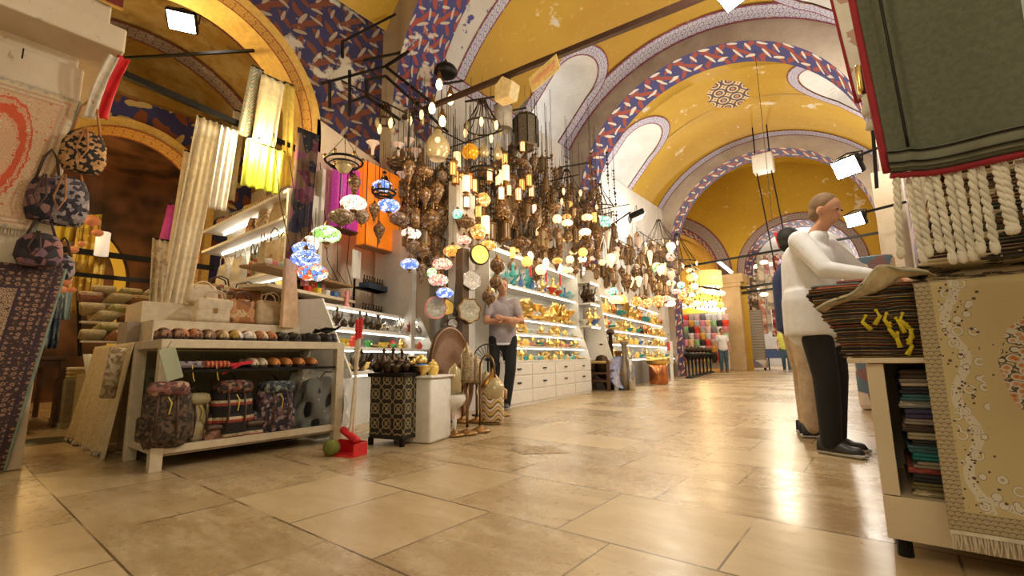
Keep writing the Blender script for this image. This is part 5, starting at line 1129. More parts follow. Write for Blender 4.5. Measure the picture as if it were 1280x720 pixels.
# in front of the long unit
def chair_stool(px, py, label):
    b = floor_at(px, py); t = thing('wooden_stool', label, 'stool', b, .15); t.scale = (1.2, 1.2, 1.25); s = .19
    for i in (-1, 1):
        for j in (-1, 1): MB().box(i*s-.022, i*s+.022, j*s-.022, j*s+.022, 0, .47).build('leg', WOOD, t)
    MB().rbox((0, 0, .44), (.36, .36, .04), .015).build('seat', flat('rush_seat', (.42, .30, .10), .8), t, True)
    for z in (.14, .26):
        for j in (-1, 1): MB().box(-s, s, j*s-.012, j*s+.012, z, z+.025).build('rung', WOOD, t); MB().box(j*s-.012, j*s+.012, -s, s, z+.04, z+.065).build('rung', WOOD, t)
    return t
chair_stool(752, 488, 'low wooden stool with rush seat at the end of the drawer cabinet')
def on_floor(name, label, cat, px, py, prof, mat, n=20, back=0):
    b = floor_at(px, py)+Vector((-back, 0, 0)); t = thing(name, label, cat, b); k = len(prof)*2//3
    MB().lathe(prof[:k+1], n).build('body', mat, t, True); MB().lathe(prof[k:], n).build('neck', mat, t, True); return t
on_floor('bronze_urn', 'tall dark bronze urn with knobbed lid behind the stool', 'urn', 757, 486, [(0, 0), (.12, .0), (.08, .05), (.1, .1), (.2, .3), (.24, .5), (.2, .66), (.12, .74), (.1, .8), (.16, .86), (.17, .92), (.1, 1.0), (.11, 1.06), (.03, 1.12), (0, 1.15)], BRONZE)
on_floor('tall_vase', 'brown hammered vase right of the bronze urn', 'vase', 775, 487, [(0, 0), (.12, 0), (.17, .15), (.18, .3), (.12, .45), (.05, .58), (.06, .7), (.09, .76), (.08, .77)], flat('brown_bronze', (.20, .10, .045), .35, .7))
on_floor('tall_vase', 'slender grey-brown vase beside the hammered vase', 'vase', 783, 487.5, [(0, 0), (.1, 0), (.14, .2), (.1, .42), (.05, .6), (.05, .85), (.09, .95), (.08, .96)], flat('grey_brass', (.24, .19, .13), .4, .6))
on_floor('tall_vase', 'pale narrow metal vase nearest the aisle in the vase group', 'vase', 790, 488, [(0, 0), (.06, 0), (.07, .2), (.06, .45), (.03, .6), (.05, .7), (.04, .71)], SILV)
on_floor('water_bottle', 'clear plastic water bottle on the floor beside the stool', 'bottle', 771, 489, [(0, 0), (.04, 0), (.042, .02), (.042, .22), (.02, .28), (.018, .30), (.02, .31), (.02, .33), (0, .33)], CLEAR)
on_floor('hookah', 'tall hookah with curled hose behind the vases', 'hookah', 766, 486.5, [(0, 0), (.14, 0), (.2, .15), (.12, .35), (.04, .45), (.04, 1.1), (.1, 1.15), (.08, 1.2), (0, 1.25)], BRONZE)
t = thing('blue_charger', 'large blue and white plate standing behind the stool', 'plate', (-4.12, 8.62, .02), -.5); M = Matrix.Translation((0, 0, .32)) @ Matrix.Rotation(radians(80), 4, 'Y')
MB().lathe([(0, 0), (.2, 0), (.31, .03), (.32, .03), (.2, -.012), (0, -.012)], 36, M=M).build('plate', flat('blue_white_glaze', (.40, .43, .66), .25, 0, .3, 14), t, True); MB().lathe([(.31, .03), (.325, .034), (.318, .02)], 36, M=M).build('rim', WCOL['blue'], t, True)
b = floor_at(824, 480); t = thing('metal_barrel', 'small brass drum with an orange-red face standing in the aisle edge', 'drum', b); MB().lathe([(0, 0), (.2, 0), (.22, .03), (.22, .42), (.2, .45)], 24).build('body', WCOL['copper'], t, True); MB().lathe([(.2, .45), (.27, .5), (.28, .62), (.25, .64), (0, .6)], 24).build('basin', WCOL['gold'], t, True)
b = floor_at(846, 476); t = thing('sale_board', 'white and red paper board propped beside the brass drum', 'board', b+Vector((-.1, 0, 0)), .1); MB().box(-.01, .01, -.15, .15, .45, 1.05).build('paper', WPNT, t); MB().box(-.012, .012, -.35, -.14, .8, 1.02).build('red_panel', RED, t); MB().box(-.02, -.01, -.15, .15, 0, .45).build('stand', WPNT, t)
for k in range(7):
    b = floor_at(862+k*4.5, 473-k*1.2); t = thing('pedestal_stand', 'dark iron pedestal stand in the row toward the far arch', 'stand', b, 0, 'iron pedestal stands by the far shops')
    MB().lathe([(0, 0), (.13, 0), (.12, .03), (.03, .08), (.03, .5), (.08, .6), (.16, .68), (.15, .72), (.04, .75)], 12).build('column', BLK, t, True); MB().ball((0, 0, .85), .1, 10).build('ball', BRONZE, t, True)
# ---------------------------------------------------------------- iron hanging frames
def frame(name, label, bars, w=.03):
    o = Vector(bars[0][0]); t = thing(name, label, 'frame', o)
    for a, b in bars: MB().bar(Vector(a)-o, Vector(b)-o, w).build('bar', BLK, t)
    return t
def F(l, x): return [(pX(a, b, x), pX(c, d, x)) for a, b, c, d in l]
frame('iron_rack', 'large square black iron frame on the painted wall', F([(400, 105, 482, 83), (482, 83, 542, 130), (412, 104, 412, 135), (437, 88, 437, 140)], -5.0)+[(pX(482, 83, -5.0), pX(482, 83, -5.0)+Vector((.5, 0, 0)))])
frame('iron_rack', 'inner black iron frame beneath the large square frame', F([(458, 100, 482, 95), (482, 95, 560, 165), (458, 100, 458, 120), (436, 128, 458, 120), (458, 120, 500, 150), (436, 128, 436, 145)], -4.85))
frame('iron_rack', 'black iron bracket reaching up toward the grey arch', F([(428, 52, 494, 18), (428, 52, 428, 72)], -5.0)); frame('iron_rack', 'black iron bracket in front of the peeling blue paint', F([(455, 75, 500, 66), (500, 72, 562, 42)], -5.0))
for i, (px, py, w, lab) in enumerate([(560, 104, 38, 'short black bar under the dome lamp'), (600, 124, 36, 'short black bar above the chain chandelier'), (640, 138, 34, 'short black bar right of the drum pendant'), (672, 200, 36, 'short dark bar beside the grey lantern'), (720, 206, 38, 'short green-black bar reaching the middle arch')]):
    frame('hook_bar', lab, [(pX(px-w/2, py+3, -4.7), pX(px+w/2, py-3, -4.7))])
frame('ceiling_rack', 'long black iron rack over the near lamps', [((-4.7, 2.7, 3.95), (-4.7, 8.9, 3.95)), ((-5.14, 4.5, 3.8), (-3.7, 4.5, 3.7)), ((-5.3, 6.5, 3.8), (-3.7, 6.5, 3.7)), ((-5.3, 8.5, 3.8), (-3.7, 8.5, 3.7))], .014)
frame('ceiling_rack', 'farther black iron rack beyond the middle arch', [((-4.9, 9.9, 3.6), (-4.9, 14.8, 3.3)), ((-4.1, 9.9, 3.5), (-4.1, 14.8, 3.2)), ((-5.3, 12, 3.5), (-3.9, 12, 3.4))], .014)
# ---------------------------------------------------------------- individual lamps
def place(mk, key, px, py, x, label, sc=1.0, top=None, group=None):
    p = pX(px, py, x); return hang(mk, key, p, top or p.z+.6, label, sc, group)
for px, py, x, key, sc, lab in [
 (408, 293, -4.2, 'flat/green_white', 1.3, 'green and white mosaic lamp over the silver shelf'), (388, 305, -4.1, 'round/pearl', .9, 'pearl mosaic lamp left of the green and white one'),
 (380, 311, -4.05, 'flat/blue_white', .95, 'upper blue and white mosaic lamp by the wine textile'), (382, 323, -3.95, 'flat/blue_white', 1.15, 'lower, larger blue and white mosaic lamp by the wine textile'),
 (391, 341, -3.9, 'flat/red_blue', 1.2, 'red and blue mosaic lamp hanging lowest above the black slippers'), (442, 254, -4.5, 'flat/pearl', 1.35, 'glowing pearl mosaic lamp in front of the magenta cloth'),
 (443, 229, -4.5, 'drop/gold_dark', .95, 'unlit brown lamp with teal eye above the glowing pearl lamp'), (427, 271, -4.5, 'flat/beige_dark', 1.3, 'speckled unlit lamp below the glowing pearl lamp'),
 (452, 270, -4.5, 'round/beige_dark', 1.0, 'unlit round beige lamp left of the orange lantern'), (478, 233, -4.7, 'flat/blue_white', 1.2, 'blue-white lamp half behind the iron rings'),
 (486, 257, -4.5, 'flat/blue_white', 1.25, 'blue-white lamp with amber centre before the orange lantern'), (468, 262, -4.5, 'drop/gold_dark', .85, 'dark drop lamp over the orange lantern'),
 (474, 288, -4.5, 'drop/gold_dark', .9, 'dark scrolled lamp lower on the orange lantern'), (500, 274, -4.5, 'flat/beige_dark', 1.25, 'plain beige lamp right of the orange lantern'),
 (514, 292, -4.5, 'flat/pearl', 1.15, 'white lamp with green flecks right of the beige lamp'), (512, 330, -4.2, 'flat/blue_white', 1.0, 'violet-blue fluted lamp above the bottle rack'),
 (520, 310, -4.4, 'flat/beige_dark', 1.2, 'dusty beige lamp above the violet-blue lamp'), (527, 337, -4.3, 'drop/beige_dark', .9, 'brown lamp right of the violet-blue lamp'),
 (553, 330, -4.1, 'flat/rose', 1.15, 'pink scrolled lamp left of the gold disc'), (566, 314, -4.1, 'flat/amber', 1.15, 'orange net lamp above the pink scrolled lamp'),
 (548, 350, -4.0, 'flat/rose', 1.1, 'red lamp beneath the pink scrolled lamp'), (556, 366, -3.9, 'flat/blue_white', .95, 'blue and white lamp under the red lamp'),
 (540, 341, -4.1, 'round/green_white', .7, 'small green-white lamp next to the red lamp'), (580, 300, -4.1, 'flat/rose', .9, 'pinkish spiral lamp above the gold disc'),
 (610, 307, -3.9, 'flat/amber', 1.05, 'amber scrolled lamp right of the gold disc'), (622, 332, -3.8, 'round/gold_dark', 1.15, 'brown scrolled ball lamp over the man'),
 (620, 353, -3.8, 'round/gold_dark', 1.0, 'brown scrolled ball lamp just above the man'), (611, 371, -3.8, 'round/gold_dark', 1.05, 'brown scrolled ball lamp by the shoulder of the man'),
 (598, 290, -4.0, 'round/amber', 1.2, 'large amber scrolled ball above the disc'), (572, 268, -4.1, 'round/teal', .8, 'small green glowing ball in the dark cluster'),
 (583, 278, -4.0, 'flat/gold_dark', 1.1, 'flat brown lamp right of the small green ball'), (604, 250, -4.2, 'round/amber', 1.2, 'amber pierced ball under the ring chandelier'),
 (757, 206, -4.8, 'round/teal', .1, '')][:-1]: place(LG, key, px, py, x, lab, sc)
for i, (px, py, lab) in enumerate([(498, 186, 'left tulip lamp of the trio by the peach wall'), (511, 180, 'highest tulip lamp of the trio by the peach wall'), (520, 193, 'lower right tulip lamp of the trio by the peach wall'), (503, 222, 'pink tulip lamp below the trio'), (466, 184, 'tulip lamp standing apart left of the trio')]): place(LT, 'a', px, py, -4.6, lab, .95, 3.9)
for i, (px, py, x, lab) in enumerate([(549, 106, -4.4, 'highest bright filament bulb under the dome'), (540, 136, -4.4, 'bright filament bulb left in the bulb column'), (553, 152, -4.4, 'bright filament bulb just above the big glass globe'), (563, 125, -4.4, 'bulb with crystal fringe right in the bulb column')]): place(LB, 'a', px, py, x, lab, 1.2, pX(px, py, x).z+.25)
def ring_chandelier(px, py, x, r, label, mat=BLK, dish=False, drop=.35):
    c = pX(px, py, x); t = thing('ring_chandelier', label, 'chandelier', c)
    MB().tube([(r*cos(a), r*sin(a), 0) for a in [2*pi*i/32 for i in range(32)]], .014, 6, closed=True).build('outer_ring', mat, t, True)
    MB().tube([(r*.8*cos(a), r*.8*sin(a), -.04) for a in [2*pi*i/28 for i in range(28)]], .010, 6, closed=True).build('inner_ring', mat, t, True)
    for k in range(3): a = k*2*pi/3+.4; MB().bar((r*cos(a), r*sin(a), 0), (0, 0, drop), .006).build('chain', mat, t)
    MB().lathe([(0, drop+.03), (.03, drop), (.0, drop-.01)], 10).build('canopy', mat, t, True)
    for k in range(6): a = k*pi/3; MB().lathe([(.014, 0), (.02, .02), (.018, .05), (0, .06)], 8, (r*cos(a), r*sin(a), .01)).build('candle_cup', BRASS, t, True)
    if dish: MB().lathe([(0, -.09), (.05, -.08), (.09, -.02), (.1, .02), (.06, .06), (.03, .08), (0, .09)], 16, (0, 0, -.05)).build('glass_bowl', SMOKE, t, True)
    cord(t, drop).scale.z = drop+.4; return t
ring_chandelier(430, 202, -4.5, .20, 'large iron ring chandelier with silver bowl before the magenta cloth', BLK, True, .3); ring_chandelier(480, 241, -4.4, .13, 'small double iron ring in front of the orange lantern', BLK, False, .25)
ring_chandelier(604, 215, -4.0, .21, 'black double ring chandelier in the middle of the lamp cluster', BLK, False, .3); ring_chandelier(497, 205, -4.4, .12, 'small dark ring chandelier by the tulip lamps', BRONZE, False, .2)
def cone_chandelier(px, py, x, r, h, label, n=14, mat=BRONZE):
    c = pX(px, py, x); t = thing('chain_chandelier', label, 'chandelier', c)
    MB().tube([(r*cos(a), r*sin(a), -h) for a in [2*pi*i/28 for i in range(28)]], .014, 6, closed=True).build('ring', mat, t, True); MB().lathe([(0, .03), (.05, 0), (.06, -.03), (0, -.04)], 14).build('canopy', mat, t, True)
    for k in range(n):
        a = k*2*pi/n; pts = [(.05*cos(a)+(r-.05)*cos(a)*u**1.3, .05*sin(a)+(r-.05)*sin(a)*u**1.3, -h*u) for u in (0, .25, .5, .75, 1)]
        MB().tube(pts, .007, 5).build('chain', mat, t)
        if k % 2 == 0: MB().lathe([(0, -.14), (.02, -.12), (.032, -.06), (.02, 0), (0, .01)], 8, (r*cos(a), r*sin(a), -h)).build('glass_drop', SMOKE if k % 4 else G_CREAM, t, True)
    cord(t, .03).scale.z = .4; return t
cone_chandelier(603, 125, -4.2, .26, .42, 'big cone chandelier of dark chains above the amber globe'); cone_chandelier(708, 212, -4.6, .30, .5, 'chain chandelier hanging before the middle arch foot', 10); cone_chandelier(748, 230, -4.6, .36, .6, 'iron cage chandelier right of the middle arch foot', 10)
cone_chandelier(823, 275, -4.7, .5, .7, 'chain chandelier with glass drops left of the rear arch foot', 12); cone_chandelier(846, 292, -4.4, .5, .9, 'wire cone chandelier at the rear arch foot', 12, BLK); cone_chandelier(482, 130, -4.8, .12, .25, 'small dark chain lantern under the inner iron frame', 8); cone_chandelier(520, 125, -4.7, .12, .2, 'small dark chain lantern right of the inner iron frame', 8)
c = pX(657, 168, -4.3); t = thing('hexagonal_lantern', 'large grey hexagonal lantern right of the drum pendant', 'lantern', c); GM = flat('dusty_pierced_metal', (.17, .14, .10), .6, .4, .4, 60)
MB().lathe([(.17, -.24), (.2, -.22), (.2, .0), (.21, .02), (.21, .24), (.22, .26)], 8).build('body', GM, t); MB().lathe([(.23, .25), (.16, .33), (.06, .36), (.02, .4), (0, .42)], 8).build('roof', BLK, t); MB().lathe([(0, -.36), (.03, -.33), (.14, -.27), (.18, -.23)], 8).build('bottom', BRONZE, t)
for k in range(8): a = k*pi/4; MB().bar((.215*cos(a), .215*sin(a), -.22), (.215*cos(a), .215*sin(a), .25), .014).build('rib', BLK, t)
cord(t, .4).scale.z = .9
c = pX(629, 148, -4.5); t = thing('drum_pendant', 'white drum pendant hung behind the grey hexagonal lantern', 'lamp', c); MB().lathe([(.15, -.2), (.15, .2)], 24).build('shade', flat('off_white_shade', (.55, .50, .42), .8), t, True, solid=.006); MB().tube([(.15*cos(a), .15*sin(a), .2) for a in [2*pi*i/24 for i in range(24)]], .01, 5, closed=True).build('rim', BLK, t); cord(t, .2).scale.z = .5
c = pX(547, 184, -4.1); t = thing('glass_globe_lamp', 'big smoky glass globe with pale open base under the bulbs', 'lamp', c); MB().lathe([(.05, .22), (.055, .18), (.11, .12), (.15, .03), (.155, -.03), (.13, -.11), (.10, -.15)], 28).build('globe', SMOKE, t, True); MB().lathe([(0, -.145), (.095, -.15), (.10, -.16)], 24).build('base_disc', flat('pale_disc', (.7, .62, .48), .5), t, True); MB().lathe([(.05, .22), (.045, .25), (.02, .27), (0, .28)], 12).build('cap', BRASS, t, True); MB().ball((0, 0, .1), .035, 10).build('bulb', G_HOT, t, True); cord(t, .28).scale.z = .5
c = pX(588, 190, -4.1); t = thing('amber_globe_lamp', 'amber glass globe left of the two clear teardrops', 'lamp', c); MB().ball((0, 0, 0), .115, 24).build('globe', AMB, t, True); MB().lathe([(.04, .1), (.03, .14), (0, .15)], 10).build('cap', BRASS, t, True); MB().lathe([(0, -.17), (.02, -.15), (.04, -.11)], 10).build('finial', BRONZE, t, True); cord(t, .15).scale.z = .5
for px, py, lab in ((605, 188, 'clear glass teardrop right of the amber globe'), (622, 191, 'second clear glass teardrop beside the first')):
    c = pX(px, py, -4.0); t = thing('teardrop_lamp', lab, 'lamp', c); MB().lathe([(0, -.1), (.05, -.09), (.075, -.04), (.06, .02), (.02, .1), (.008, .17)], 18).build('glass', SMOKE, t, True); MB().ball((0, 0, -.03), .02, 8).build('bulb', G_HOT, t, True); cord(t, .17).scale.z = .3
c = pX(557, 90, -4.5); t = thing('dome_lamp', 'black ribbed dome lamp hanging at the top of the bulb column', 'lamp', c); MB().lathe([(.03, .12), (.1, .1), (.16, .04), (.165, -.03), (.12, -.06), (0, -.07)], 24, lobes=16, la=.03).build('dome', BLK, t, True); MB().lathe([(.02, .12), (.03, .15), (.01, .2), (0, .2)], 10).build('cap', BRONZE, t, True); cord(t, .18).scale.z = .4
# orange and magenta lanterns of stretched cloth on the peach wall
def cloth_lantern(px0, py0, px1, py1, x, mat, label, dark):
    a, b = pX(px0, py0, x), pX(px1, py1, x); h = a.z-b.z; w = abs(b.y-a.y); c = Vector((x, (a.y+b.y)/2, b.z)); t = thing('cloth_lantern', label, 'lantern', c, radians(12))
    MB().rbox((0, 0, h/2), (.16, w, h), .03).build('shade', mat, t, True)
    for y in (-w/2, 0-w*.18, w/2): MB().bar((.085, y, 0), (.085, y, h), .008).build('frame_bar', BLK, t)
    MB().box(-.09, .09, -w/2-.005, w/2+.005, -.015, .0).build('bottom_rim', dark, t); MB().lathe([(0, 0), (.03, .01), (.045, 0)], 8, M=Matrix.Translation((.085, 0, h*.88)) @ Matrix.Rotation(pi/2, 4, 'Y')).build('emblem', BLK, t); return t
OG = Mat('orange_stretched_cloth'); OG.color((.75, .18, .01)).rough(.6).emit((1, .24, .01), .55); OG.dim(); PKm = Mat('magenta_sequin_cloth'); PKm.color(PKm.mix(PKm.vor(50).lt(.2), (.45, .03, .30), (.7, .35, .6))).rough(.5).emit((.8, .08, .5), .28); PKm.dim()
cloth_lantern(449, 203, 500, 318, -4.98, OG.m, 'orange cloth lantern with black scroll emblem on the peach wall', LEA); cloth_lantern(418, 205, 446, 292, -5.0, PKm.m, 'magenta sequined lantern left of the orange one', LEAD)
tag(MB().box(-5.05, -5.0, pX(505, 240, -5).y, pX(520, 240, -5).y, pX(505, 315, -5).z, pX(505, 230, -5).z).build('navy_curtain', blotch('navy_red_cloth', [(.03, .04, .14), (.05, .06, .18), (.25, .03, .05), (.02, .03, .1)], 9)), 'navy and red cloth panel right of the orange lantern', 'cloth')
# ---------------------------------------------------------------- the dense hanging stock
HUNG = []
def cluster(poly, n, xr, kinds, group, label, sc=(.8, 1.2), seed=1, mk=None):
    Q = random.Random(seed); k = 0; tries = 0
    while k < n:
        px, y0, y1 = Q.choice(poly); px += Q.uniform(-14, 14); py = Q.uniform(y0, y1); x = Q.uniform(*xr); p = pX(px, py, x)
        s_ = Q.uniform(*sc); tries += 1
        if tries < 60 and any(abs(p.x-q.x) < .13*(s_+r_) and abs(p.y-q.y) < .13*(s_+r_) and abs(p.z-q.z) < .15*(s_+r_) for q, r_ in HUNG): continue
        HUNG.append((p, s_)); tries = 0; key = Q.choice(kinds)
        hang(LG if '/' in key else LL, key, p, max(p.z+.35, 3.75 if p.y < 9 else 3.4), label, s_, group); k += 1
DK = ['flat/gold_dark', 'round/beige_dark', 'drop/gold_dark', 'dark', 'dark', 'tube/gold_dark', 'round/gold_dark']
cluster([(520, 205, 300), (540, 215, 330), (565, 215, 300), (590, 225, 310), (615, 210, 320), (640, 200, 320), (665, 200, 320), (685, 225, 330)], 125, (-5.1, -4.1), DK, 'unlit brass and mosaic lamps in the near cluster', 'unlit brown lamp or lantern packed in the near hanging cluster', (.9, 1.5), 3)
cluster([(560, 195, 240), (580, 220, 260), (600, 225, 290), (625, 190, 260), (640, 180, 250), (660, 225, 290)], 30, (-4.5, -3.9), ['lit', 'lit', 'hot', 'tube/cream', 'orange'], 'lit brass lanterns in the near cluster', 'lit brass lantern glowing inside the near hanging cluster', (.9, 1.3), 5)
cluster([(650, 280, 335), (680, 262, 340), (700, 255, 340), (720, 265, 345), (740, 270, 345)], 56, (-4.9, -3.9), ['dark', 'round/gold_dark', 'tube/gold_dark', 'round/cream', 'flat/pearl', 'round/orange', 'flat/amber', 'vase/white', 'flat/rose', 'round/gold_dark', 'dark', 'flat/cream', 'tube/orange'], 'small glowing ball lamps over the drawer cabinet', 'small glowing ball lamp hanging over the drawer cabinet', (.75, 1.1), 8)
cluster([(745, 285, 345), (765, 290, 350), (785, 300, 355), (805, 305, 360), (825, 305, 360)], 50, (-4.7, -3.9), ['drop/dim', 'cone/dim', 'drop/cream', 'cone/cream', 'drop/dim', 'tube/gold_dark', 'cone/dim', 'dark', 'dark', 'drop/gold_dark'], 'frosted teardrop lamps deeper in the hall', 'frosted teardrop lamp hanging deeper in the hall', (1.0, 1.5), 11)
cluster([(780, 345, 375), (800, 350, 378), (820, 350, 380), (840, 330, 380), (858, 335, 380)], 44, (-4.6, -3.8), ['flat/amber', 'flat/pearl', 'flat/rose', 'flat/cream', 'round/orange', 'round/teal', 'flat/gold_dark', 'round/amber', 'dark'], 'small coloured mosaic lamps low before the far shops', 'small coloured mosaic lamp hanging low before the far shops', (1.1, 1.6), 14)
for i, (px, py, k, lab) in enumerate([(757, 263, 'x', 'small mint-green ball lamp among the cream balls'), (839, 308, 'v', 'bright violet-white ball by the rear arch foot'), (838, 321, 'r', 'red ball lamp under the violet-white ball'), (821, 334, 'g', 'yellow-green ball lamp left of the red ball')]): place(LG, {'x': 'round/teal', 'v': 'round/violet', 'r': 'round/rose', 'g': 'round/green_white'}[k], px, py if k != 'x' else 277, -4.2, lab, 1.4)
def strand(key):
    t = thing('bead_strand', '', 'hanging strand'); m = MB()
    pr = [(0, -.62)]
    for i in range(8, -1, -1): r_ = .018 if i % 3 else .03; pr += [(.005, -i*.07-r_), (r_, -i*.07), (.005, -i*.07+r_)]
    m.lathe(pr+[(0, .03)], 8)
    m.build('beads', BRONZE if key == 'a' else BRASS, t, True); MB().bar((0, 0, -.62), (0, 0, 1.1), .005).build('string', CORD, t); return t
ST = Maker(strand); Q = random.Random(4)
for k in range(120): px = Q.uniform(505, 770); p = pX(px, Q.uniform(185, 265), Q.uniform(-5.05, -4.4)); ST('ab'[k % 2], p, 0, 'dark beaded strand hanging inside the near lamp cluster', Q.uniform(.8, 1.3), 'beaded strands in the lamp cluster')
cluster([(515, 195, 320), (540, 210, 330), (650, 190, 300), (690, 215, 320), (735, 240, 330)], 60, (-5.1, -4.5), ['dark', 'drop/gold_dark', 'tube/gold_dark'], 'dark lanterns deep inside the near cluster', 'dark unlit lantern deep inside the near hanging cluster', (.9, 1.5), 31, )
cluster([(630, 190, 300), (655, 210, 330), (680, 235, 340), (705, 240, 340), (730, 255, 345), (760, 275, 350), (790, 300, 355), (820, 310, 370)], 90, (-5.1, -4.2), ['dark', 'dark', 'drop/gold_dark', 'tube/gold_dark', 'dark'], 'dark lanterns along the back of the hanging stock', 'dark unlit lantern along the back of the long hanging stock', (1.2, 1.9), 21)
# ---------------------------------------------------------------- fittings on the tie rod and in the hall
p = pY(633, 112, 3.93); t = thing('speaker_box', 'cream angular box hanging from the near tie rod', 'box', p); MB().prism([(-.12, -.14), (.10, -.16), (.15, .02), (.0, .14), (-.12, .06)], Matrix.Rotation(pi/2, 4, 'X') @ Matrix.Translation((0, 0, -.08)), .16).build('body', flat('aged_cream', (.62, .48, .24), .6), t, bevel=.01); MB().tube([(-.03, 0, .1), (0, 0, .2), (.05, 0, .12)], .02, 6).build('hook', IR, t)
p = pY(680, 92, 3.93); t = thing('paper_sign', 'yellowed sign with faded pink lettering hanging from the tie rod', 'sign', p, -.1)
MB().box(-.21, .21, -.006, .006, -.10, .10, Matrix.Rotation(-.24, 4, 'Y')).build('board', flat('yellowed_card', (.68, .50, .20), .7), t)
def text(body, name, loc, size, mat, parent, rot):
    cu = bpy.data.curves.new(name, 'FONT'); cu.body = body; cu.size = size; cu.extrude = .001; cu.align_x = 'CENTER'; cu.align_y = 'CENTER'; o = bpy.data.objects.new(name, cu); COL.objects.link(o); cu.materials.append(mat); bpy.context.view_layer.update(); me = bpy.data.meshes.new_from_object(o.evaluated_get(bpy.context.evaluated_depsgraph_get())); bpy.data.objects.remove(o)
    q = bpy.data.objects.new(name, me); COL.objects.link(q); q.parent = parent; q.location = loc; q.rotation_euler = rot; return q
m = MB(); T3 = Matrix.Rotation(-.24, 4, 'Y')
for k in range(15):
    h = .045+.012*((k*7) % 3); x = -.165+k*.023; m.box(x, x+.010, -.009, -.006, -h*.6, h*.6, T3)
    if k % 3 == 1: m.box(x, x+.03, -.009, -.006, h*.35, h*.5, T3)
m.build('lettering', flat('faded_pink', (.75, .30, .18), .7), t)
p = pY(920, 6, 3.93)
t = flood((p.x, p.y, p.z+.12), radians(-115), 'bright floodlight hanging at the right end of the near tie rod', 1.0, .9)
flood(pX(795, 270, -4.6)+Vector((0, 0, 0)), .5, 'dark green arm floodlight projecting before the middle bay wall', 1.2, 1.6, 0)
frame('hook_bar', 'dark arm holding the green floodlight', [((-5.3, pX(760, 278, -5.2).y, pX(752, 282, -5.2).z), tuple(pX(788, 265, -4.6)))])
t = thing('hanging_projector', 'white box projector hanging on two rods before the rear arch', 'projector', pY(954, 205, 14.0)); MB().rbox((0, 0, 0), (.5, .4, .5), .03).build('housing', WPNT, t, True)
for s_ in (-.18, .18): MB().bar((s_, 0, -.2), (s_+.25, 0, -3.4), .03).build('rod', BLK, t); MB().bar((s_, 0, .2), (s_, 0, 2.0), .03).build('rod', BLK, t)
t = thing('strip_light', 'short white strip light on the end pillar', 'lamp', pY(906, 333, 20.9)); MB().bar((-.25, 0, .25), (.25, 0, -.3), .12).build('tube', glow('cool_tube', (1, 1, .98), 5), t); MB().bar((-.27, .08, .27), (.27, .08, -.32), .14).build('backing', WPNT, t)
p = pY(882, 350, 19.5); t = thing('drum_lamp', 'large yellow drum lampshade below the left far arch', 'lamp', p); MB().lathe([(.62, -.32), (.60, .32)], 32).build('shade', glow('lit_yellow_shade', (1, .68, .18), .9, (.9, .65, .2)), t, True, solid=.01); MB().lathe([(0, -.2), (.55, -.3)], 24).build('diffuser', G_WHITE, t, True); cord(t, .3).scale.z = 1.5
frame('hook_bar', 'dark beam below the yellow drum lampshade', [(tuple(pY(866, 357, 19.3)), tuple(pY(900, 362, 19.3)))], .09); frame('hook_bar', 'dark double beam across the right far arch', [(tuple(pY(926, 360, 21.4)), tuple(pY(975, 353, 21.4))), (tuple(pY(928, 366, 21.4)), tuple(pY(975, 360, 21.4)))], .09)
for k in range(22):
    p = pY(850+(k % 11)*5, 365+(k//11)*14+R.uniform(-3, 3), 17.6+(k*7 % 11)*.24); hang(LG, R.choice(['flat/cream', 'flat/white', 'round/orange', 'flat/pearl']), p, p.z+.5, 'glowing lamp hanging in front of the far left arch', R.uniform(1.4, 2.0), 'glowing lamps before the far left arch')
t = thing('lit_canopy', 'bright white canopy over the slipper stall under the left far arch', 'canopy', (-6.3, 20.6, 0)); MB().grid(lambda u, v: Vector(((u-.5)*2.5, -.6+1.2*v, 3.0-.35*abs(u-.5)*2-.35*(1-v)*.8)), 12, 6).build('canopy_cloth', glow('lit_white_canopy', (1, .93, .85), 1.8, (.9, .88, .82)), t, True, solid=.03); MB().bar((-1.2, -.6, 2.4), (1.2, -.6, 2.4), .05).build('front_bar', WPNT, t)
for i in (-1, 1): MB().bar((i*1.15, .5, 0), (i*1.15, .5, 2.7), .06).build('post', WPNT, t)
COLS = [(.03, .03, .03), (.75, .06, .03), (.5, .42, .36), (.75, .5, .5), (.2, .18, .17), (.7, .68, .66), (.6, .2, .25), (.75, .35, .05), (.55, .6, .6), (.8, .3, .4), (.85, .6, .3), (.3, .5, .25)]
def slip_hang(key): c = COLS[int(key)]; t = tag(MB().lathe([(0, -.16), (.05, -.15), (.075, -.05), (.10, .08), (.11, .15), (.10, .16), (.07, .08), (0, .02)], 10).build('hanging_slipper', flat('slipper_colour_%s' % key, c, .7), None, True), '', 'slipper'); return t
HS = Maker(slip_hang)
for r in range(7):
    for c in range(9):
        p = pY(851+c*7.0, 399+r*8, 20.7); HS(str((c+r*5) % 12 if r else [0, 1, 2, 3, 4, 5, 5, 5, 3][c]), p, 0, 'small coloured slipper hung in rows under the bright canopy', 1.4, 'coloured slippers hung under the canopy')
t = thing('slipper_rack', 'white board with rows of hung slippers under the bright canopy', 'rack', (-6.3, 21.1, 0)); MB().box(-1.2, 1.2, 0, .05, .1, 2.4).build('board', WPNT, t)
for z in (.5, .9, 1.3, 1.7, 2.1): MB().bar((-1.2, -.05, z), (1.2, -.05, z), .03).build('rail', BRASS, t)
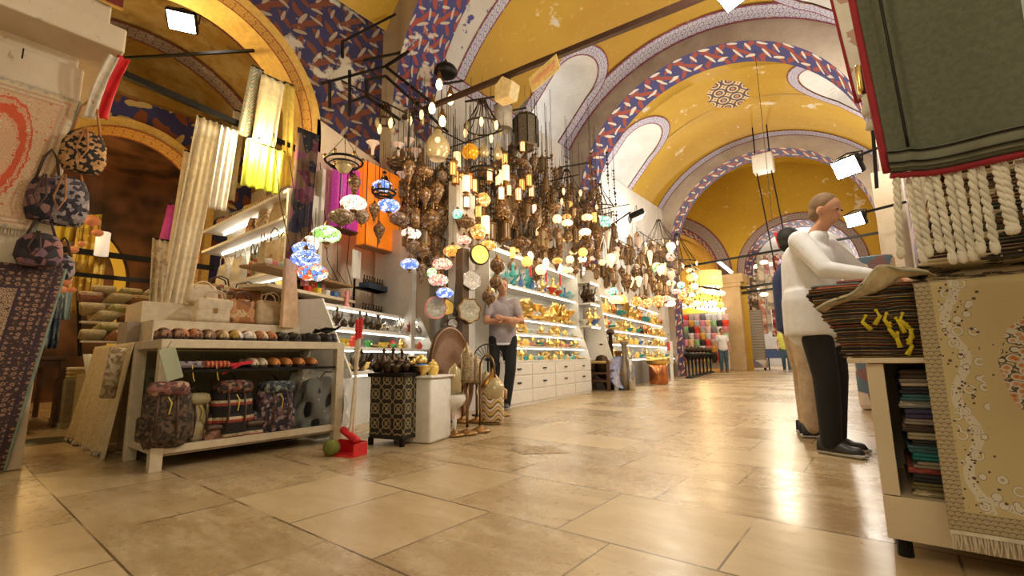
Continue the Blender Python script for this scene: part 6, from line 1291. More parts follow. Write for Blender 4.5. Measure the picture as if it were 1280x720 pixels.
# goods seen through the right far arch
for k in range(24):
    p = pY(932+(k % 8)*6.6+(k//8)*2, (372, 345, 318)[k//8], 24+k % 3); h = R.uniform(1.3, 2.0); kk = k; c = [(.35, .3, .25), (.2, .15, .12), (.65, .6, .55), (.6, .3, .25), (.7, .65, .6), (.5, .1, .1), (.7, .5, .5), (.75, .75, .8)][k % 8]
    t = tag(MB().rbox((0, 0, -h/2), (.28, .2, h), .05).build('hanging_goods', blotch('hung_goods_%d' % (k % 8), [c, tuple(v*.4 for v in c), (.7, .65, .6), tuple(v*.7 for v in c)], 6), None, True, loc=p), 'bundle of small goods hanging behind the right far arch', 'goods', 'goods hanging behind the right far arch')
t = thing('postcard_rack', 'tall grey revolving rack just right of the end pillar', 'rack', (pY(947, 461, 22.5).x, 22.5, 0)); MB().box(-.35, .35, -.2, .2, .45, 2.6).build('rack_body', stripes('rack_grid', [(.4, .36, .3), (.1, .08, .07), (.5, .45, .4)], 2, 14, .1), t); MB().box(-.4, .4, -.25, .25, .1, .45).build('base_box', blotch('packed_goods', [(.7, .68, .62), (.3, .2, .2), (.2, .2, .3), (.5, .4, .35)], 5), t)
for i in (-.3, .3): MB().ball((i, 0, .06), .06, 8).build('wheel', BLK, t)
t = thing('goods_trolley', 'blue draped trolley with goods right of the revolving rack', 'trolley', (pY(975, 461, 23).x, 23, 0)); MB().box(-.5, .5, -.3, .3, .5, .9).build('box_body', flat('blue_tarp', (.08, .14, .40), .6), t); MB().box(-.55, .55, -.35, .35, .9, .95).build('top', WPNT, t)
for i in (-.4, .4): MB().bar((i, 0, 0), (i, 0, .5), .05).build('leg', BLK, t)
for k in range(14): p = pY(928+(k % 7)*9, 330+(k//7)*32+R.uniform(-6, 6), 23+(k*5 % 7)*.4); hang(LG, R.choice(['flat/white', 'round/rose', 'round/violet', 'flat/cream']), p, p.z+.5, 'lamp hanging behind the right far arch', 1.6, 'lamps behind the right far arch')
t = thing('red_pennant', 'small red pennant hanging above the navy shirt', 'flag', pY(967, 290, 9.4)); MB().prism([(0, 0), (.26, -.10), (.05, -.32)], Matrix.Rotation(pi/2, 4, 'X'), .01).build('pennant_cloth', flat('bright_red_cloth', (.60, .01, .015), .7), t); MB().bar((0, 0, 0), (0, 0, 6.6-t.location.z), .008).build('cord', CORD, t)
# ---------------------------------------------------------------- right-hand textile stall
BIR = flat('pale_birch_laminate', (.74, .63, .46), .4, 0, .05, 3)
YF = 2.0
cA, cB = pY(1083, 462, YF), pY(1100, 676, YF); zt = .635; L0 = cA.x; X1 = .62
t = thing('textile_cabinet', 'pale birch cabinet with an open shelf of folded textiles', 'cabinet', (.25, 2.28, 0)); ox, oy = .25, 2.28
def cb(a, b, c, d, e, f): return MB().box(a-ox, b-ox, c-oy, d-oy, e, f)
zp = pY(1100, 618, YF).z; xi = pY(1118, 560, YF).x
cb(L0, X1, YF, YF+.55, .06, zp).build('plinth_panel', BIR, t, bevel=.002); cb(L0, xi, YF, YF+.55, zp+.003, zt-.02).build('side_panel', BIR, t, bevel=.002)
cb(X1-.02, X1, YF, YF+.55, zp, zt-.02).build('side_panel', BIR, t); cb(xi, X1, YF+.50, YF+.55, zp, zt-.02).build('back_panel', BIR, t)
cb(L0-.05, X1, YF-.02, YF+.56, zt-.018, zt).build('top_board', BIR, t, bevel=.003)
for a, b in ((L0+.04, YF+.05), (X1-.1, YF+.05), (L0+.04, YF+.45)): MB().lathe([(.022, 0), (.02, .06)], 10, (a-ox, b-oy, 0)).build('foot', BLK, t)
FC = [((.32, .07, .05), 'brick red'), ((.03, .03, .035), 'black'), ((.30, .25, .20), 'taupe'), ((.05, .14, .16), 'dark teal'), ((.42, .40, .36), 'pale grey'), ((.28, .14, .06), 'rust brown'), ((.10, .07, .05), 'dark brown'), ((.02, .18, .20), 'teal'), ((.06, .05, .12), 'dark violet'), ((.40, .33, .22), 'sand'), ((.16, .13, .06), 'olive'), ((.35, .04, .05), 'crimson')]
def fold(loc, sz, mat, label, rz=0, tilt=0, name='folded_textile', group=None, trimm=None):
    t = thing(name, label, 'textile', loc, rz, group); M = Matrix.Rotation(tilt, 4, 'Y'); w, d, h = sz; n = 2
    for i in range(n): MB().rbox((R.uniform(-.004, .004), R.uniform(-.003, .003), h*(i+.5)/n), (w-.008*i, d, h/n*.97), h/n*.46, M=M, n=2).build('fold', mat, t, True)
    return t
shelf_z = zp+.004; z = shelf_z
seq = [(9, .022), (10, .02), (1, .022), (0, .018), (2, .022), (7, .024), (3, .022), (1, .018), (9, .022), (6, .024), (2, .018), (8, .03), (4, .026), (3, .02), (1, .022), (2, .024), (6, .03)]
for k, (ci, h) in enumerate(seq):
    c, nm = FC[ci]; mt = stripes('shelf_textile_%d' % ci, [c, tuple(v*.7 for v in c), tuple(min(1, v*1.7+.02) for v in c)], 1, 24) if k % 3 == 0 else flat('shelf_cloth_%d' % ci, c, .9)
    order = ['lowest', 'second from the bottom', 'third from the bottom', 'fourth from the bottom', 'fifth from the bottom', 'sixth from the bottom', 'seventh from the bottom', 'eighth from the bottom', 'in the middle', 'eighth from the top', 'seventh from the top', 'sixth from the top', 'fifth from the top', 'fourth from the top', 'third from the top', 'second from the top', 'topmost'][k]
    x = (xi+X1)/2-.03+R.uniform(-.012, .012); fold((xi+.19+R.uniform(-.0, .02), YF+.22+R.uniform(0, .02), z), (.33, .38, h), mt, '%s folded textile on the open shelf of the birch cabinet, %s' % (nm, order), R.uniform(-.03, .03), R.uniform(-.02, .0)); z += h+.001
t = thing('rolled_textile', 'red and grey rolled textile lying on top of the shelf pile', 'textile', (xi+.12, YF+.16, z+.05), .1); MB().tube([(-.08, 0, -.015), (.12, 0, -.02)], .022, 10).build('roll', flat('crimson_roll', (.42, .02, .05), .8), t, True); MB().tube([(-.06, .01, .022), (.13, .01, .012)], .026, 10).build('roll', flat('grey_brown_roll', (.18, .15, .13), .9), t, True)
# tall pile of kilim covers on the cabinet top
KC = [[(.04, .03, .03), (.32, .10, .04), (.05, .16, .18), (.42, .30, .08)], [(.10, .03, .03), (.03, .03, .04), (.36, .24, .10), (.05, .05, .05)], [(.03, .03, .03), (.06, .12, .10), (.28, .14, .05), (.02, .02, .02)], [(.20, .05, .03), (.38, .28, .12), (.03, .03, .03), (.12, .05, .03)], [(.02, .10, .10), (.10, .08, .06), (.02, .02, .02), (.40, .12, .03)]]
KMAT = [stripes('kilim_pile_%d' % i, c, 2, 95, 1.6) for i, c in enumerate(KC)]
z = zt+.002; N = 19; ztop = pY(1040, 382, YF+.0).z; hh = (.885-z)/N
for k in range(N):
    wl = L0-.055-.10*(k/N)**1.2; xr_ = pY(1157, 400, YF).x+.02; pos = 'lowest' if k == 0 else 'topmost' if k == N-1 else None
    t = fold(((wl+xr_)/2+R.uniform(-.008, .008), YF+.20+R.uniform(-.01, .01), z), (xr_-wl, .40, hh*.97), KMAT[k % 5], ('%s kilim cover of the pile on the birch cabinet' % pos) if pos else 'multicoloured kilim cover inside the pile on the birch cabinet', R.uniform(-.02, .02), 0, 'kilim_cover', None if pos else 'kilim covers piled on the birch cabinet'); z += hh
YT = flat('yellow_tassel_thread', (.66, .55, .03), .8)
for k, (px, py) in enumerate([(1082, 395), (1095, 388), (1108, 392), (1120, 398), (1128, 392), (1133, 405), (1140, 412), (1135, 425), (1122, 416), (1112, 404)]):
    p = pY(px, py, YF-.022); t = thing('thread_tassel', 'yellow thread tassel hanging from the kilim pile', 'tassel', p, 0, 'yellow tassels on the kilim pile'); MB().ball((0, 0, 0), .006, 8).build('knot', YT, t, True); MB().tube([(0, 0, 0), (R.uniform(-.012, .012), -.004, -.02), (R.uniform(-.02, .02), -.003, -.048)], [.003, .006, .008], 7).build('skirt', YT, t, True)
# large beige cover thrown over the pile
pts = [(1022, 388), (1040, 380), (1062, 368), (1082, 354), (1098, 338), (1112, 333), (1140, 338), (1160, 345)]
cv = [pY(a, b, YF) for a, b in pts]; t = thing('beige_cover', 'beige and black floral cover curling over the kilim pile', 'textile', cv[3]); o = Vector(cv[3])
def cvr(u, v):
    i = min(int(u*(len(cv)-1)), len(cv)-2); f = u*(len(cv)-1)-i; p = cv[i].lerp(cv[i+1], f)-o; return p+Vector((0, .42*v-.03, .03*v+.008*sin(u*14+v*9)))
FLO = blotch('beige_black_floral', [(.60, .50, .33), (.62, .54, .38), (.06, .05, .04), (.55, .44, .28), (.62, .54, .38)], 22)
MB().grid(cvr, 40, 14).build('cloth', FLO, t, True, solid=.012); m = MB(); m.tube([cvr(i/30, 0)+Vector((0, -.002, -.002)) for i in range(31)], .003, 6); MB().grid(lambda u, v: cvr(u, 0)+Vector((.02*v, -.004+.03*v, -(.010+.055*math.exp(-((u-.58)/.17)**2))*v)), 40, 4).build('turned_edge', flat('plain_beige_lining', (.52, .42, .26), .9, 0, .2, 30), t, True, solid=.004); m.build('edge_binding', flat('grey_green_binding', (.22, .28, .22), .8), t, True)
for k, (px, py, c) in enumerate([(1050, 384, 'coral'), (1040, 388, 'pale blue'), (1072, 380, 'rose')]):
    p = pY(px, py, YF+.02); col = {'coral': (.7, .22, .12), 'pale blue': (.35, .45, .5), 'rose': (.6, .3, .28)}[c]; fold((p.x+.01, YF+.12, .886+.009*k), (.16-.01*k, .2, .007), flat('cover_'+c.replace(' ', '_'), col, .9), '%s cloth peeking out below the curling beige cover' % c, .05)
# the long counter under the hung rug and the textiles on it
xe = pY(1140, 340, YF).x
tag(MB().box(xe+.01, .92, YF+.62, YF+1.3, 0, .94).build('counter', BIR, bevel=.004), 'birch counter hidden behind the hung rug', 'counter')
tag(MB().box(X1+.03, .92, YF, YF+.6, 0, .93).build('counter', BIR, bevel=.004), 'birch counter at the right end beyond the cabinet', 'counter')
z = .932
for k in range(16):
    c = KC[k % 5] if k % 3 else [(.55, .48, .36), (.62, .55, .42), (.1, .08, .05), (.5, .42, .3)]
    w = 1.0-.10*R.random(); mt = KMAT[k % 5] if k % 3 else FLO; h = .021
    fold((xe+.02+w/2+.012*k*R.uniform(.4, 1), YF+.26, z), (w, .5, h), mt, ('lowest' if k == 0 else 'topmost' if k == 15 else '')+('' if k in (0, 15) else 'kilim or floral cover within')+(' cover of' if k in (0, 15) else '')+' the wide pile behind the twisted fringe', R.uniform(-.01, .01), 0, 'kilim_cover', None if k in (0, 15) else 'covers in the wide pile behind the fringe'); z += h+.0015
# embroidered rug hung over the counter front
def hungrug():
    a = Mat('ivory_embroidered_rug'); u, v, _ = a.xyz('UV'); U, V = u*1.0, v*1.0
    g1 = (.64, .54, .30); nz = a.noise(6, 3, vec=a.vec(U, V))
    # scale-pattern side and bottom band
    su, sv = (U*58+((V*62).floor()*.5)).fract()-.5, (V*62).fract(); sc = (su*su+(sv-.1)*(sv-.1)).sqrt(); scl = sc.gt(.48)*sc.lt(.62)
    c = a.mix(scl, (.50, .42, .27), (.17, .12, .08)); inner = U.gt(.042)*V.gt(.075)
    c = a.mix(inner, c, g1)
    # border garland
    W = (V*22+(nz-.5)*1.8).sin()*.018+.082; d = (U-W).abs(); W2 = (U*24).sin()*.018+.115; d2 = (V-W2).abs()
    gar = d.lt(.013)*V.gt(.08); gar = gar.max(d2.lt(.013)*U.gt(.07)); vr = a.vor(85, vec=a.vec(U, V))
    c = a.mix(gar, c, a.mix(vr.gt(.22), (.30, .22, .15), (.74, .70, .60)))
    W3 = (V*22+2.6).sin()*.014+.075; scr = a.vor(27, vec=a.vec(U, V*.8), rand=.7); zone = U.gt(.052)*U.lt(.175)*V.gt(.085)*(1.0-U.gt(.135)*V.gt(.22)); c = a.mix(zone*scr.gt(.26)*scr.lt(.40), c, (.76, .72, .63)); c = a.mix(zone*(scr.gt(.245)*scr.lt(.26)).max(scr.gt(.40)*scr.lt(.425)), c, (.22, .16, .11)); leafy = (U-W3).abs().lt(.026)*a.vor(62, vec=a.vec(U, V*.8)).lt(.20)*V.gt(.08); c = a.mix(leafy, c, (.09, .06, .06))
    sp = a.vor(34, vec=a.vec(U, V*.9), rand=.8); c = a.mix(inner*sp.lt(.17)*U.lt(.17), c, (.14, .09, .09)); 
    # bouquet
    du, dv = U-.245, V-.60; r = (du*du*3.0+dv*dv*.45).sqrt()+(nz-.5)*.09; bq = r.lt(.125); fl = a.vor(48, vec=a.vec(U, V)); bc = a.ramp(fl, [(0, (.60, .20, .05)), (.22, (.66, .36, .18)), (.42, (.72, .68, .6)), (.62, (.12, .10, .07)), (.75, g1)], True)
    c = a.mix(bq, c, bc)
    a.color(c).rough(.92).bump(gar*.8+leafy*.5+a.noise(180, 2, vec=a.vec(U, V))*.4, .5, .004); return a.m
pt, pb = pY(1140, 347, YF-.03), pY(1192, 662, YF-.03); RL = pt.x; ZT, ZB = pt.z+.02, pb.z; RW = .95
t = thing('hung_rug', 'ivory embroidered rug with flower bouquet hung over the counter front', 'rug', (RL, YF-.05, ZB)); H = ZT-ZB
g = MB().grid(lambda u, v: Vector((RW*u, .004*sin(u*12)+(.012+.30*(v-.95)/.05 if v > .95 else .012*v), H*v if v <= .95 else H*.95+H*.05*((v-.95)/.05)*.6)), 60, 50)
g.build('pile', hungrug(), t, True, solid=.008)
m = MB()
for i in range(150): x = RW*(i+.5)/150; m.tube([(x, 0, .004), (x+R.uniform(-.002, .002), -.003, -.02), (x+R.uniform(-.004, .004), -.004, -.044-R.uniform(0, .006))], [.0022, .002, .0012], 4)
tag(m.build('fringe', flat('ivory_wool', (.74, .70, .60), .95), t), kind='stuff'); MB().box(0, RW, -.007, .006, -.004, .006).build('fringe_band', flat('ivory_wool', (.74, .70, .60), .95), t)
MB().tube([(.16, 0, .0), (.163, -.006, -.04), (.158, -.008, -.085)], .0025, 5).build('loose_thread', flat('ivory_wool', (.74, .70, .60), .95), t)
# big carpet hanging close to the camera, seen from its grey back, with twisted fringe
YC = 1.32
tl, bl, br = pY(1063, -30, YC), pY(1113, 215, YC), pY(1300, 188, YC); tr = tl+(br-bl)*1.15
o = Vector(bl); BACK = Mat('grey_green_carpet_backing'); nz = BACK.noise(90, 2); BACK.color(BACK.mix(nz.step(.3, .7), (.105, .115, .078), (.135, .142, .10))).rough(.9).bump(nz, .2, .002)
t = thing('carpet', 'large carpet hung backside out at the top right corner', 'carpet', o)
a_, b_, c_, d_ = [Vector(q)-o for q in (bl, br, tr, tl)]
def crp(u, v): p = a_.lerp(b_, u).lerp(d_.lerp(c_, u), v); return p+Vector((0, -.035*math.exp(-((u-.17)/.05)**2)*(v*.8+.2)+.02*sin(u*5), 0))
MB().grid(crp, 60, 24).build('backing', BACK.m, t, True, solid=.014)
REDB = flat('dark_red_binding', (.30, .015, .025), .8)
MB().tube([crp(0, v/20)+Vector((-.006, .0, 0)) for v in range(21)], .008, 8).build('red_side_binding', REDB, t, True); MB().tube([crp(u/30, 0)+Vector((0, .004, -.008)) for u in range(31)], .007, 8).build('red_bottom_binding', REDB, t, True)
MB().grid(lambda u, v: crp(u, .012+.08*v)+Vector((0, -.012-.004*sin(pi*v), 0)), 60, 6).build('hem', flat('grey_hem', (.17, .175, .13), .85), t, True)
for vv in (.03, .08): MB().tube([crp(u/60, vv)+Vector((0, -.018, 0)) for u in range(61)], .0022, 5).build('stitching', BLK, t, True)
MB().tube([crp(.165, v/20)+Vector((0, -.012, 0)) for v in range(2, 21)], .003, 5).build('seam', BLK, t, True)
WOOL = flat('ivory_wool', (.74, .70, .60), .95)
def twist(h, r=.0085):
    m = MB(); n = 46
    for s_ in (0, pi): m.tube([(r*.62*cos(s_+i*.62), r*.62*sin(s_+i*.62), -h*i/n) for i in range(n+1)], r*.72, 6)
    m.ball((0, 0, -h-.004), r*1.5, 8, sz=1.2); return m
tw = None
for k in range(13):
    u = .04+k*.074+(.018 if k % 2 else 0)+R.uniform(-.006, .006); p = crp(u, 0)+Vector((0, .012+R.uniform(-.006, .016), -.012))
    hgt = .175 if k < 9 else .14
    if tw is None: q = tw = twist(1.0*.17).build('twisted_tassel', WOOL, t, True)
    else: q = tw.copy(); COL.objects.link(q)
    q.location = p; q.scale = (.72, .72, hgt/.17*R.uniform(.9, 1.08)); q.rotation_euler = (R.uniform(-.06, .06), R.uniform(-.05, .05), R.uniform(0, 3))
# second carpet strip seen past its edge
p0, p1, p2, p3 = pY(1030, -40, 1.7), pY(1066, -40, 1.7), pY(1088, 118, 1.7), pY(1071, 128, 1.7)
t = thing('carpet', 'bright white floral carpet edge seen behind the hung grey carpet', 'carpet', p3); o = Vector(p3)
MB().grid(lambda u, v: (p0.lerp(p1, u).lerp(p3.lerp(p2, u), v))-o+Vector((0, .03*u, 0)), 12, 24).build('pile', blotch('white_rose_floral', [(.80, .74, .66), (.78, .72, .64), (.55, .35, .28), (.8, .76, .7)], 16), t, True, solid=.012)
MB().tube([p0.lerp(p3, i/10)-o for i in range(11)], .006, 6).build('red_side_binding', REDB, t, True); MB().tube([p3-o, p2-o], .006, 6).build('red_bottom_binding', REDB, t, True)
p = pY(1083, 125, 1.6); t = thing('corner_tassel', 'small ivory tassel hanging beside the red carpet edge', 'tassel', p); MB().lathe([(.0, .02), (.012, .01), (.008, -.01), (.016, -.03), (.012, -.05), (0, -.05)], 10).build('tassel', WOOL, t, True); MB().lathe([(0, -.06), (.008, -.062), (.012, -.09), (0, -.092)], 10).build('lower_tassel', WOOL, t, True)
t = thing('gold_pouch', 'gold and dark pouch hanging beside the red carpet edge', 'pouch', pY(1082, 98, 1.62)); MB().rbox((0, 0, 0), (.04, .03, .09), .012).build('body', flat('dark_maroon_velvet', (.10, .01, .02), .8), t, True); MB().rbox((-.015, -.005, .0), (.014, .03, .085), .006).build('gold_edge', WCOL['gold'], t, True)
# lights and arm on the right side
flood(pY(1060, 208, 5.2), radians(-120), 'starry floodlight above the man in white', .5, .8, 16)
flood(pY(1070, 274, 7.5), radians(-120), 'smaller floodlight beyond the man in white', .4, .8, 16)
frame('hook_bar', 'thin dark arm holding the floodlight above the man in white', [(tuple(pY(1060, 200, 5.2)), (.49, 5.3, pY(1100, 170, 5.2).z))], .02)
frame('hook_bar', 'short dark arm holding the smaller floodlight', [(tuple(pY(1070, 268, 7.5)), (.49, 7.6, pY(1100, 255, 7.5).z))], .03)
frame('hook_bar', 'thin dark upright behind the grey carpet edge', [(tuple(pY(1089, 130, 3.6)), tuple(pY(1096, 235, 3.6)))], .02)
p = pY(1108, 265, 8.5); tag(MB().box(p.x-.12, p.x+.12, 8.4, 8.6, 0, pY(1108, 215, 8.5).z).build('pale_column', M_CREAM), 'pale column seen between the man in white and the fringe', 'column')
for k in range(3):
    p = pY(1085+k*6, 330, 7+k); tag(MB().rbox((p.x, p.y, .9), (.5, .4, 1.8), .06).build('goods_stack', blotch('right_goods_%d' % k, [(.5, .35, .25), (.2, .1, .1), (.6, .5, .4), (.1, .15, .2)], 5)), ('nearest', 'middle', 'farthest')[k]+' of the stacked goods along the right side behind the man in white', 'goods')
# ---------------------------------------------------------------- people
SKIN = flat('skin', (.52, .26, .15), .5, 0, .05)
def person(label, base, face, pose, shirt, trousers, shoes, hairc, vox=.011, pockets=None, hem=None, sleeve='short', loose=0.0, under=None):
    """pose: joints in metres, local frame x = facing, y = to the person's left; face = heading angle"""
    t = thing('person', label, 'person', base, face); J = {k: Vector(v) for k, v in pose.items()}
    b = MB()
    def limb(*a):
        for (p, r0), (q, r1) in zip(a, a[1:]): b.capsule(J[p], J[q], r0, r1, 12)
    nk, hd, ch, pe = J['neck'], J['head'], J['chest'], J['pelvis']
    b.capsule(pe, ch, .115, .125); b.capsule(ch, nk, .11, .055); b.capsule(nk, hd-Vector((.0, 0, .05)), .052, .05)
    fd = J.get('look', Vector((1, 0, 0))).normalized(); sd = Vector((0, 0, 1)).cross(fd).normalized(); ud = fd.cross(sd)
    T = Matrix((( fd.x, sd.x, ud.x, hd.x), (fd.y, sd.y, ud.y, hd.y), (fd.z, sd.z, ud.z, hd.z), (0, 0, 0, 1)))
    b.ball((-.005, 0, .03), .078, 18, sx=1.18, sy=.95, sz=1.15, M=T); b.ball((.028, 0, -.035), .058, 14, sx=1.0, sy=.95, sz=1.15, M=T); b.ball((.035, 0, -.082), .03, 10, M=T)
    b.tube([T @ Vector(q) for q in ((.082, 0, .02), (.102, 0, -.012), (.108, 0, -.022), (.085, 0, -.03))], [.008, .012, .013, .008], 8)
    b.tube([T @ Vector((.084, y, -.052)) for y in (-.02, 0, .02)], [.006, .009, .006], 6)
    for s_ in (-1, 1): b.ball((-.005, s_*.078, -.002), .02, 8, sx=.8, sy=.45, sz=1.5, M=T); b.ball((.078, s_*.03, .022), .012, 8, M=T)
    for s_ in 'lr':
        limb(('sh'+s_, .055), ('el'+s_, .042)); limb(('el'+s_, .042), ('wr'+s_, .027)); limb(('hip'+s_, .088), ('kn'+s_, .058)); limb(('kn'+s_, .058), ('an'+s_, .038))
        w, e = J['wr'+s_], J['el'+s_]; d = (w-e).normalized(); n_ = Vector(pose.get('palm'+s_, (0, 0, -1))).normalized(); sd2 = d.cross(n_).normalized()
        b.capsule(w, w+d*.05, .026, .024); 
        for off in (-.026, -.009, .009, .026): b.capsule(w+d*.05+sd2*off*.7, w+d*.09+sd2*off, .015, .011, 8)
        for off, ln in ((-.029, .055), (-.010, .075), (.010, .08), (.029, .066)):
            p0 = w+d*.09+sd2*off; p1 = p0+d*ln*.5+n_*.006; p2 = p1+d*ln*.38+n_*.022; b.capsule(p0, p1, .0105, .0095, 8); b.capsule(p1, p2, .0095, .0075, 8)
        q0 = w+d*.03+sd2*(.028 if s_ == 'l' else -.028); q1 = q0+(d*.6+sd2*(1 if s_ == 'l' else -1)*.8).normalized()*.045; b.capsule(q0, q1, .014, .012, 8); b.capsule(q1, q1+d*.035, .012, .009, 8)
    b.build('body', SKIN, t, remesh=vox)
    if True:
        e = MB()
        for s_ in (-1, 1): e.ball((.0885, s_*.030, .022), .0075, 8, M=T)
        e.build('eyes', flat('eye_dark', (.03, .02, .015), .2), t, True)
    h = MB(); h.ball((-.024, 0, .046), .082, 22, sx=1.13, sy=.99, sz=1.1, M=T); h.ball((-.045, 0, -.01), .066, 16, sx=.95, sy=1.05, sz=1.1, M=T)
    h.build('hair', hairc, t, True, remesh=.010)
    # shirt
    s = MB(); gr = .018+loose
    s.capsule(pe+Vector((0, 0, hem or 0)), ch, .135+gr, .142+gr*.5, 20)
    for s_ in 'lr':
        s.capsule(ch+Vector((0, 0, .03)), J['sh'+s_], .10, .072, 14); s.capsule(pe+Vector((0, 0, hem or 0)), ch.lerp(J['sh'+s_], .5), .12, .10, 14)
        if sleeve == 'short': s.capsule(J['sh'+s_], J['sh'+s_].lerp(J['el'+s_], .62), .070, .060, 14)
        else: s.capsule(J['sh'+s_], J['el'+s_], .072, .058, 14); s.capsule(J['el'+s_], J['el'+s_].lerp(J['wr'+s_], .86), .058, .042, 14)
    s.capsule(ch, nk-Vector((0, 0, .035)), .11, .07, 14)
    hz = pe.z-.085+(hem or 0); s.lathe([(0, hz), (.97, hz), (1, hz+.02), (.98, hz+.25), (.9, hz+.32), (0, hz+.33)], 24, (pe.x, pe.y, 0), sx=.150+loose*.8, sy=.192+loose*.8)
    if under: MB().lathe([(.93, hz-.018), (.97, hz+.01), (.90, hz+.01), (.9, hz-.01)], 24, (pe.x, pe.y, 0), sx=.155, sy=.195).build('undershirt_hem', under, t, True)
    s.build('shirt', shirt, t, remesh=max(.012, vox))
    p = MB(); p.capsule(pe+Vector((0, 0, .06)), pe-Vector((0, 0, .04)), .128, .125, 18)
    for s_ in 'lr': p.capsule(J['hip'+s_], J['kn'+s_], .108, .078, 16); p.capsule(J['kn'+s_], J['an'+s_]+Vector((0, 0, .0)), .078, .062, 16)
    p.build('trousers', trousers, t, remesh=max(.012, vox))
    for s_ in 'lr':
        a = J['an'+s_]; fdir = Vector(pose.get('foot'+s_, (1, 0, 0))).normalized(); sdir = Vector((0, 0, 1)).cross(fdir); T2 = Matrix(((fdir.x, sdir.x, 0, a.x), (fdir.y, sdir.y, 0, a.y), (0, 0, 1, a.z-.075), (0, 0, 0, 1)))
        m = MB(); m.rbox((.055, 0, .012), (.27, .092, .024), .011, M=T2, n=4); m.build('sole', flat('pale_shoe_sole', (.35, .33, .3), .6), t, True)
        m = MB(); m.grid(lambda u, v: T2 @ Vector((-.075+.255*v, .043*cos(pi*u)*(1 if v < .7 else sqrt(max(.03, 1-((v-.7)/.31)**2))), .022+(.085 if v < .3 else .085-.045*min(1, (v-.3)/.4))*sin(pi*u)*(1 if v < .85 else sqrt(max(.0, 1-((v-.85)/.16)**2))))), 16, 18); m.build('shoe', shoes, t, True, solid=.004)
    return t, J
std = dict(pelvis=(0, 0, .93), chest=(0, 0, 1.26), neck=(0, 0, 1.47), head=(.03, 0, 1.60), shl=(0, .17, 1.40), shr=(0, -.17, 1.40), ell=(-.02, .24, 1.13), elr=(-.02, -.24, 1.13), wrl=(.1, .24, .90), wrr=(.1, -.24, .90), hipl=(0, .09, .90), hipr=(0, -.09, .90), knl=(.02, .10, .50), knr=(.02, -.10, .50), anl=(0, .10, .078), anr=(0, -.10, .078))
NAVY = flat('navy_cotton', (.015, .03, .10), .8); BLKC = flat('black_trousers', (.008, .008, .010), .85); KHA = flat('beige_chinos', (.50, .37, .24), .85); LAV = flat('lavender_grey_jersey', (.34, .30, .33), .85); WSH = flat('white_cotton_shirt', (.74, .74, .76), .8, 0, .04); JEAN = flat('blue_jeans', (.06, .11, .16), .85)
HAIRB = flat('brown_hair', (.10, .055, .03), .8); HAIRG = flat('light_brown_hair', (.20, .12, .06), .8); HAIRK = flat('black_hair', (.015, .012, .01), .7)
P1 = dict(std, ell=(.12, .24, 1.14), elr=(.12, -.24, 1.14), wrl=(.26, -.02, 1.17), wrr=(.22, .04, 1.13), palml=(-1, 0, 0), palmr=(-1, 0, 0), anl=(.10, .02, .078), knl=(.08, .08, .50), anr=(-.02, -.14, .078), pelvis=(-.02, 0, .93), chest=(-.04, 0, 1.26), neck=(-.03, 0, 1.48), head=(.01, 0, 1.615), footl=(1, -.3, 0), footr=(1, -.1, 0))
b1 = floor_at(632, 510); person('man in lavender-grey T-shirt leaning with crossed arms by the drawer cabinet', (b1.x-.0, b1.y-.04, 0), radians(-42), P1, LAV, BLKC, flat('black_shoes', (.02, .02, .02), .5), HAIRB, .010, under=WSH)
# man in white bending over the textile pile; heading roughly +x, slightly towards the camera
P2 = dict(std, pelvis=(-.05, 0, .98), chest=(-.05, 0, 1.30), neck=(.03, 0, 1.50), head=(.10, 0, 1.635), look=(1, 0, -.35), shl=(.0, .18, 1.43), shr=(.0, -.18, 1.43), ell=(.17, .24, 1.19), elr=(.17, -.24, 1.19), wrl=(.41, .17, 1.12), wrr=(.41, -.16, 1.12), hipl=(-.02, .09, .92), hipr=(-.02, -.09, .92), knl=(-.01, .10, .50), knr=(.03, -.10, .50), anl=(-.05, .10, .078), anr=(.02, -.10, .078))
b2 = floor_at(1052, 566); person('man in loose white shirt and black trousers reaching toward the textile pile', (b2.x-.02, b2.y+.0, 0), radians(-22), P2, WSH, BLKC, flat('black_shoes', (.02, .02, .02), .5), HAIRG, .010, hem=-.12, sleeve='long', loose=.045)
P3 = dict(std, anl=(.02, .10, .078), knl=(.03, .1, .5))
b3 = floor_at(1020, 546); person('person in navy T-shirt and beige trousers standing behind the man in white', (b3.x-.05, b3.y+.02, 0), radians(20), P3, NAVY, KHA, flat('dark_sneakers', (.03, .03, .04), .6), HAIRK, .012)
b4 = pZ(904, 461, 0); b4 = Vector((b4.x*.82, b4.y*.82, 0)) if b4.y > 21 else b4
person('distant man in white shirt and blue jeans beside the end pillar', (-5.35*.93, 19.7, 0), radians(-60), std, WSH, JEAN, flat('brown_shoes', (.2, .1, .05), .6), HAIRK, .03)
P5 = dict(std, anl=(.2, .08, .078), anr=(-.2, -.08, .078), knl=(.14, .09, .5), knr=(-.02, -.09, .5))
person('distant walker in yellow shirt seen through the right far arch', (pY(984, 460, 20.5).x, 20.5, 0), radians(-80), P5, flat('lime_yellow_shirt', (.60, .62, .12), .8), JEAN, flat('grey_shoes', (.3, .3, .3), .6), HAIRB, .03)
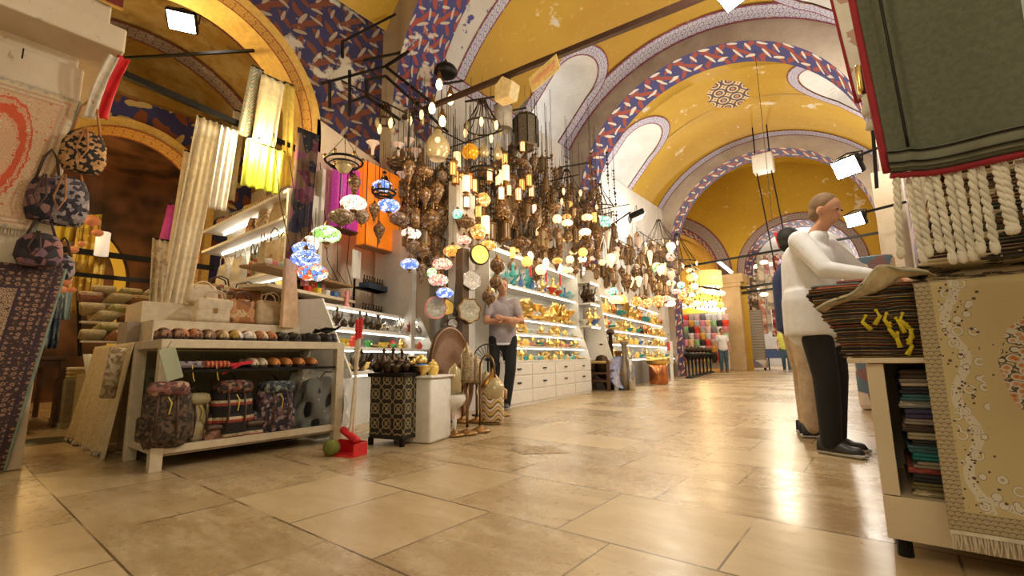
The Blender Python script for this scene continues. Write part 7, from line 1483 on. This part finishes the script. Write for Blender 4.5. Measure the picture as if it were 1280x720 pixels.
# ---------------------------------------------------------------- light
def light(kind, name, loc, e, col=(1, .82, .55), size=.1, rot=None, **k):
    l = bpy.data.lights.new(name, kind); l.energy = e; l.color = col
    if kind == 'AREA':
        l.shape = 'RECTANGLE'; l.size = size; l.size_y = k.get('sy', size)
    else: l.shadow_soft_size = size
    o = bpy.data.objects.new(name, l); COL.objects.link(o); o.location = loc
    if rot is not None: o.rotation_euler = rot
    return o
w = bpy.data.worlds.new('world'); scene.world = w; w.use_nodes = True
w.node_tree.nodes['Background'].inputs[0].default_value = (1, .86, .60, 1); w.node_tree.nodes['Background'].inputs[1].default_value = .30
NEUT = (1, .93, .80); WARM = (1, .72, .38)
light('POINT', 'flood_and_fill_glow', (-.66, 3.3, 3.35), 170, NEUT, .12)
light('POINT', 'flood_and_fill_glow', (-5.0, 1.98, 2.95), 62, (1, .76, .38), .08)
light('POINT', 'flood_and_fill_glow', (-5.9, 1.25, 4.05), 30, (1, .72, .30), .08)
light('POINT', 'flood_and_fill_glow', (-.3, 8.0, 4.2), 160, NEUT, .15)
light('POINT', 'flood_and_fill_glow', (-4.3, 11.3, 4.3), 130, NEUT, .15)
light('POINT', 'flood_and_fill_glow', (-.6, 12.5, 3.6), 190, NEUT, .2)
light('POINT', 'flood_and_fill_glow', (-3.0, 18.5, 4.0), 280, (1, .85, .6), .2)
light('POINT', 'flood_and_fill_glow', (-2.6, 27, 4.5), 900, (1, .95, .88), .3)
light('POINT', 'flood_and_fill_glow', (-6.6, 22.7, 3.2), 160, (1, .75, .35), .2)
light('POINT', 'shop_glow', (-10, 1.0, 2.6), 90, (1, .6, .2), .1)
light('POINT', 'shop_glow', (-7.2, -.3, 2.6), 70, (1, .72, .32), .15)
light('POINT', 'flood_and_fill_glow', (-.2, -.2, 2.1), 42, (1, .80, .50), .3)  # unseen fill light added behind the camera to brighten the right stall
for x, y, z, e in ((-4.3, 3.3, 2.7, 28), (-4.2, 4.6, 2.7, 28), (-4.4, 6.4, 2.7, 32), (-4.4, 8.2, 2.7, 32), (-4.5, 10.5, 2.7, 40), (-4.6, 13, 2.6, 40)):
    light('POINT', 'lantern_glow', (x+.9, y, z), e, (1, .74, .42), .25)
scene.view_settings.view_transform = 'Standard'; scene.view_settings.look = 'None'
scene.view_settings.exposure = 0.0; scene.view_settings.gamma = 1.0; scene.view_settings.use_curve_mapping = False
scene.cycles.use_denoising = True; scene.cycles.max_bounces = 6; scene.cycles.diffuse_bounces = 4; scene.cycles.glossy_bounces = 3
scene.cycles.transmission_bounces = 4; scene.cycles.transparent_max_bounces = 8; scene.cycles.sample_clamp_indirect = 4; scene.cycles.sample_clamp_direct = 0
scene.cycles.caustics_reflective = False; scene.cycles.caustics_refractive = False
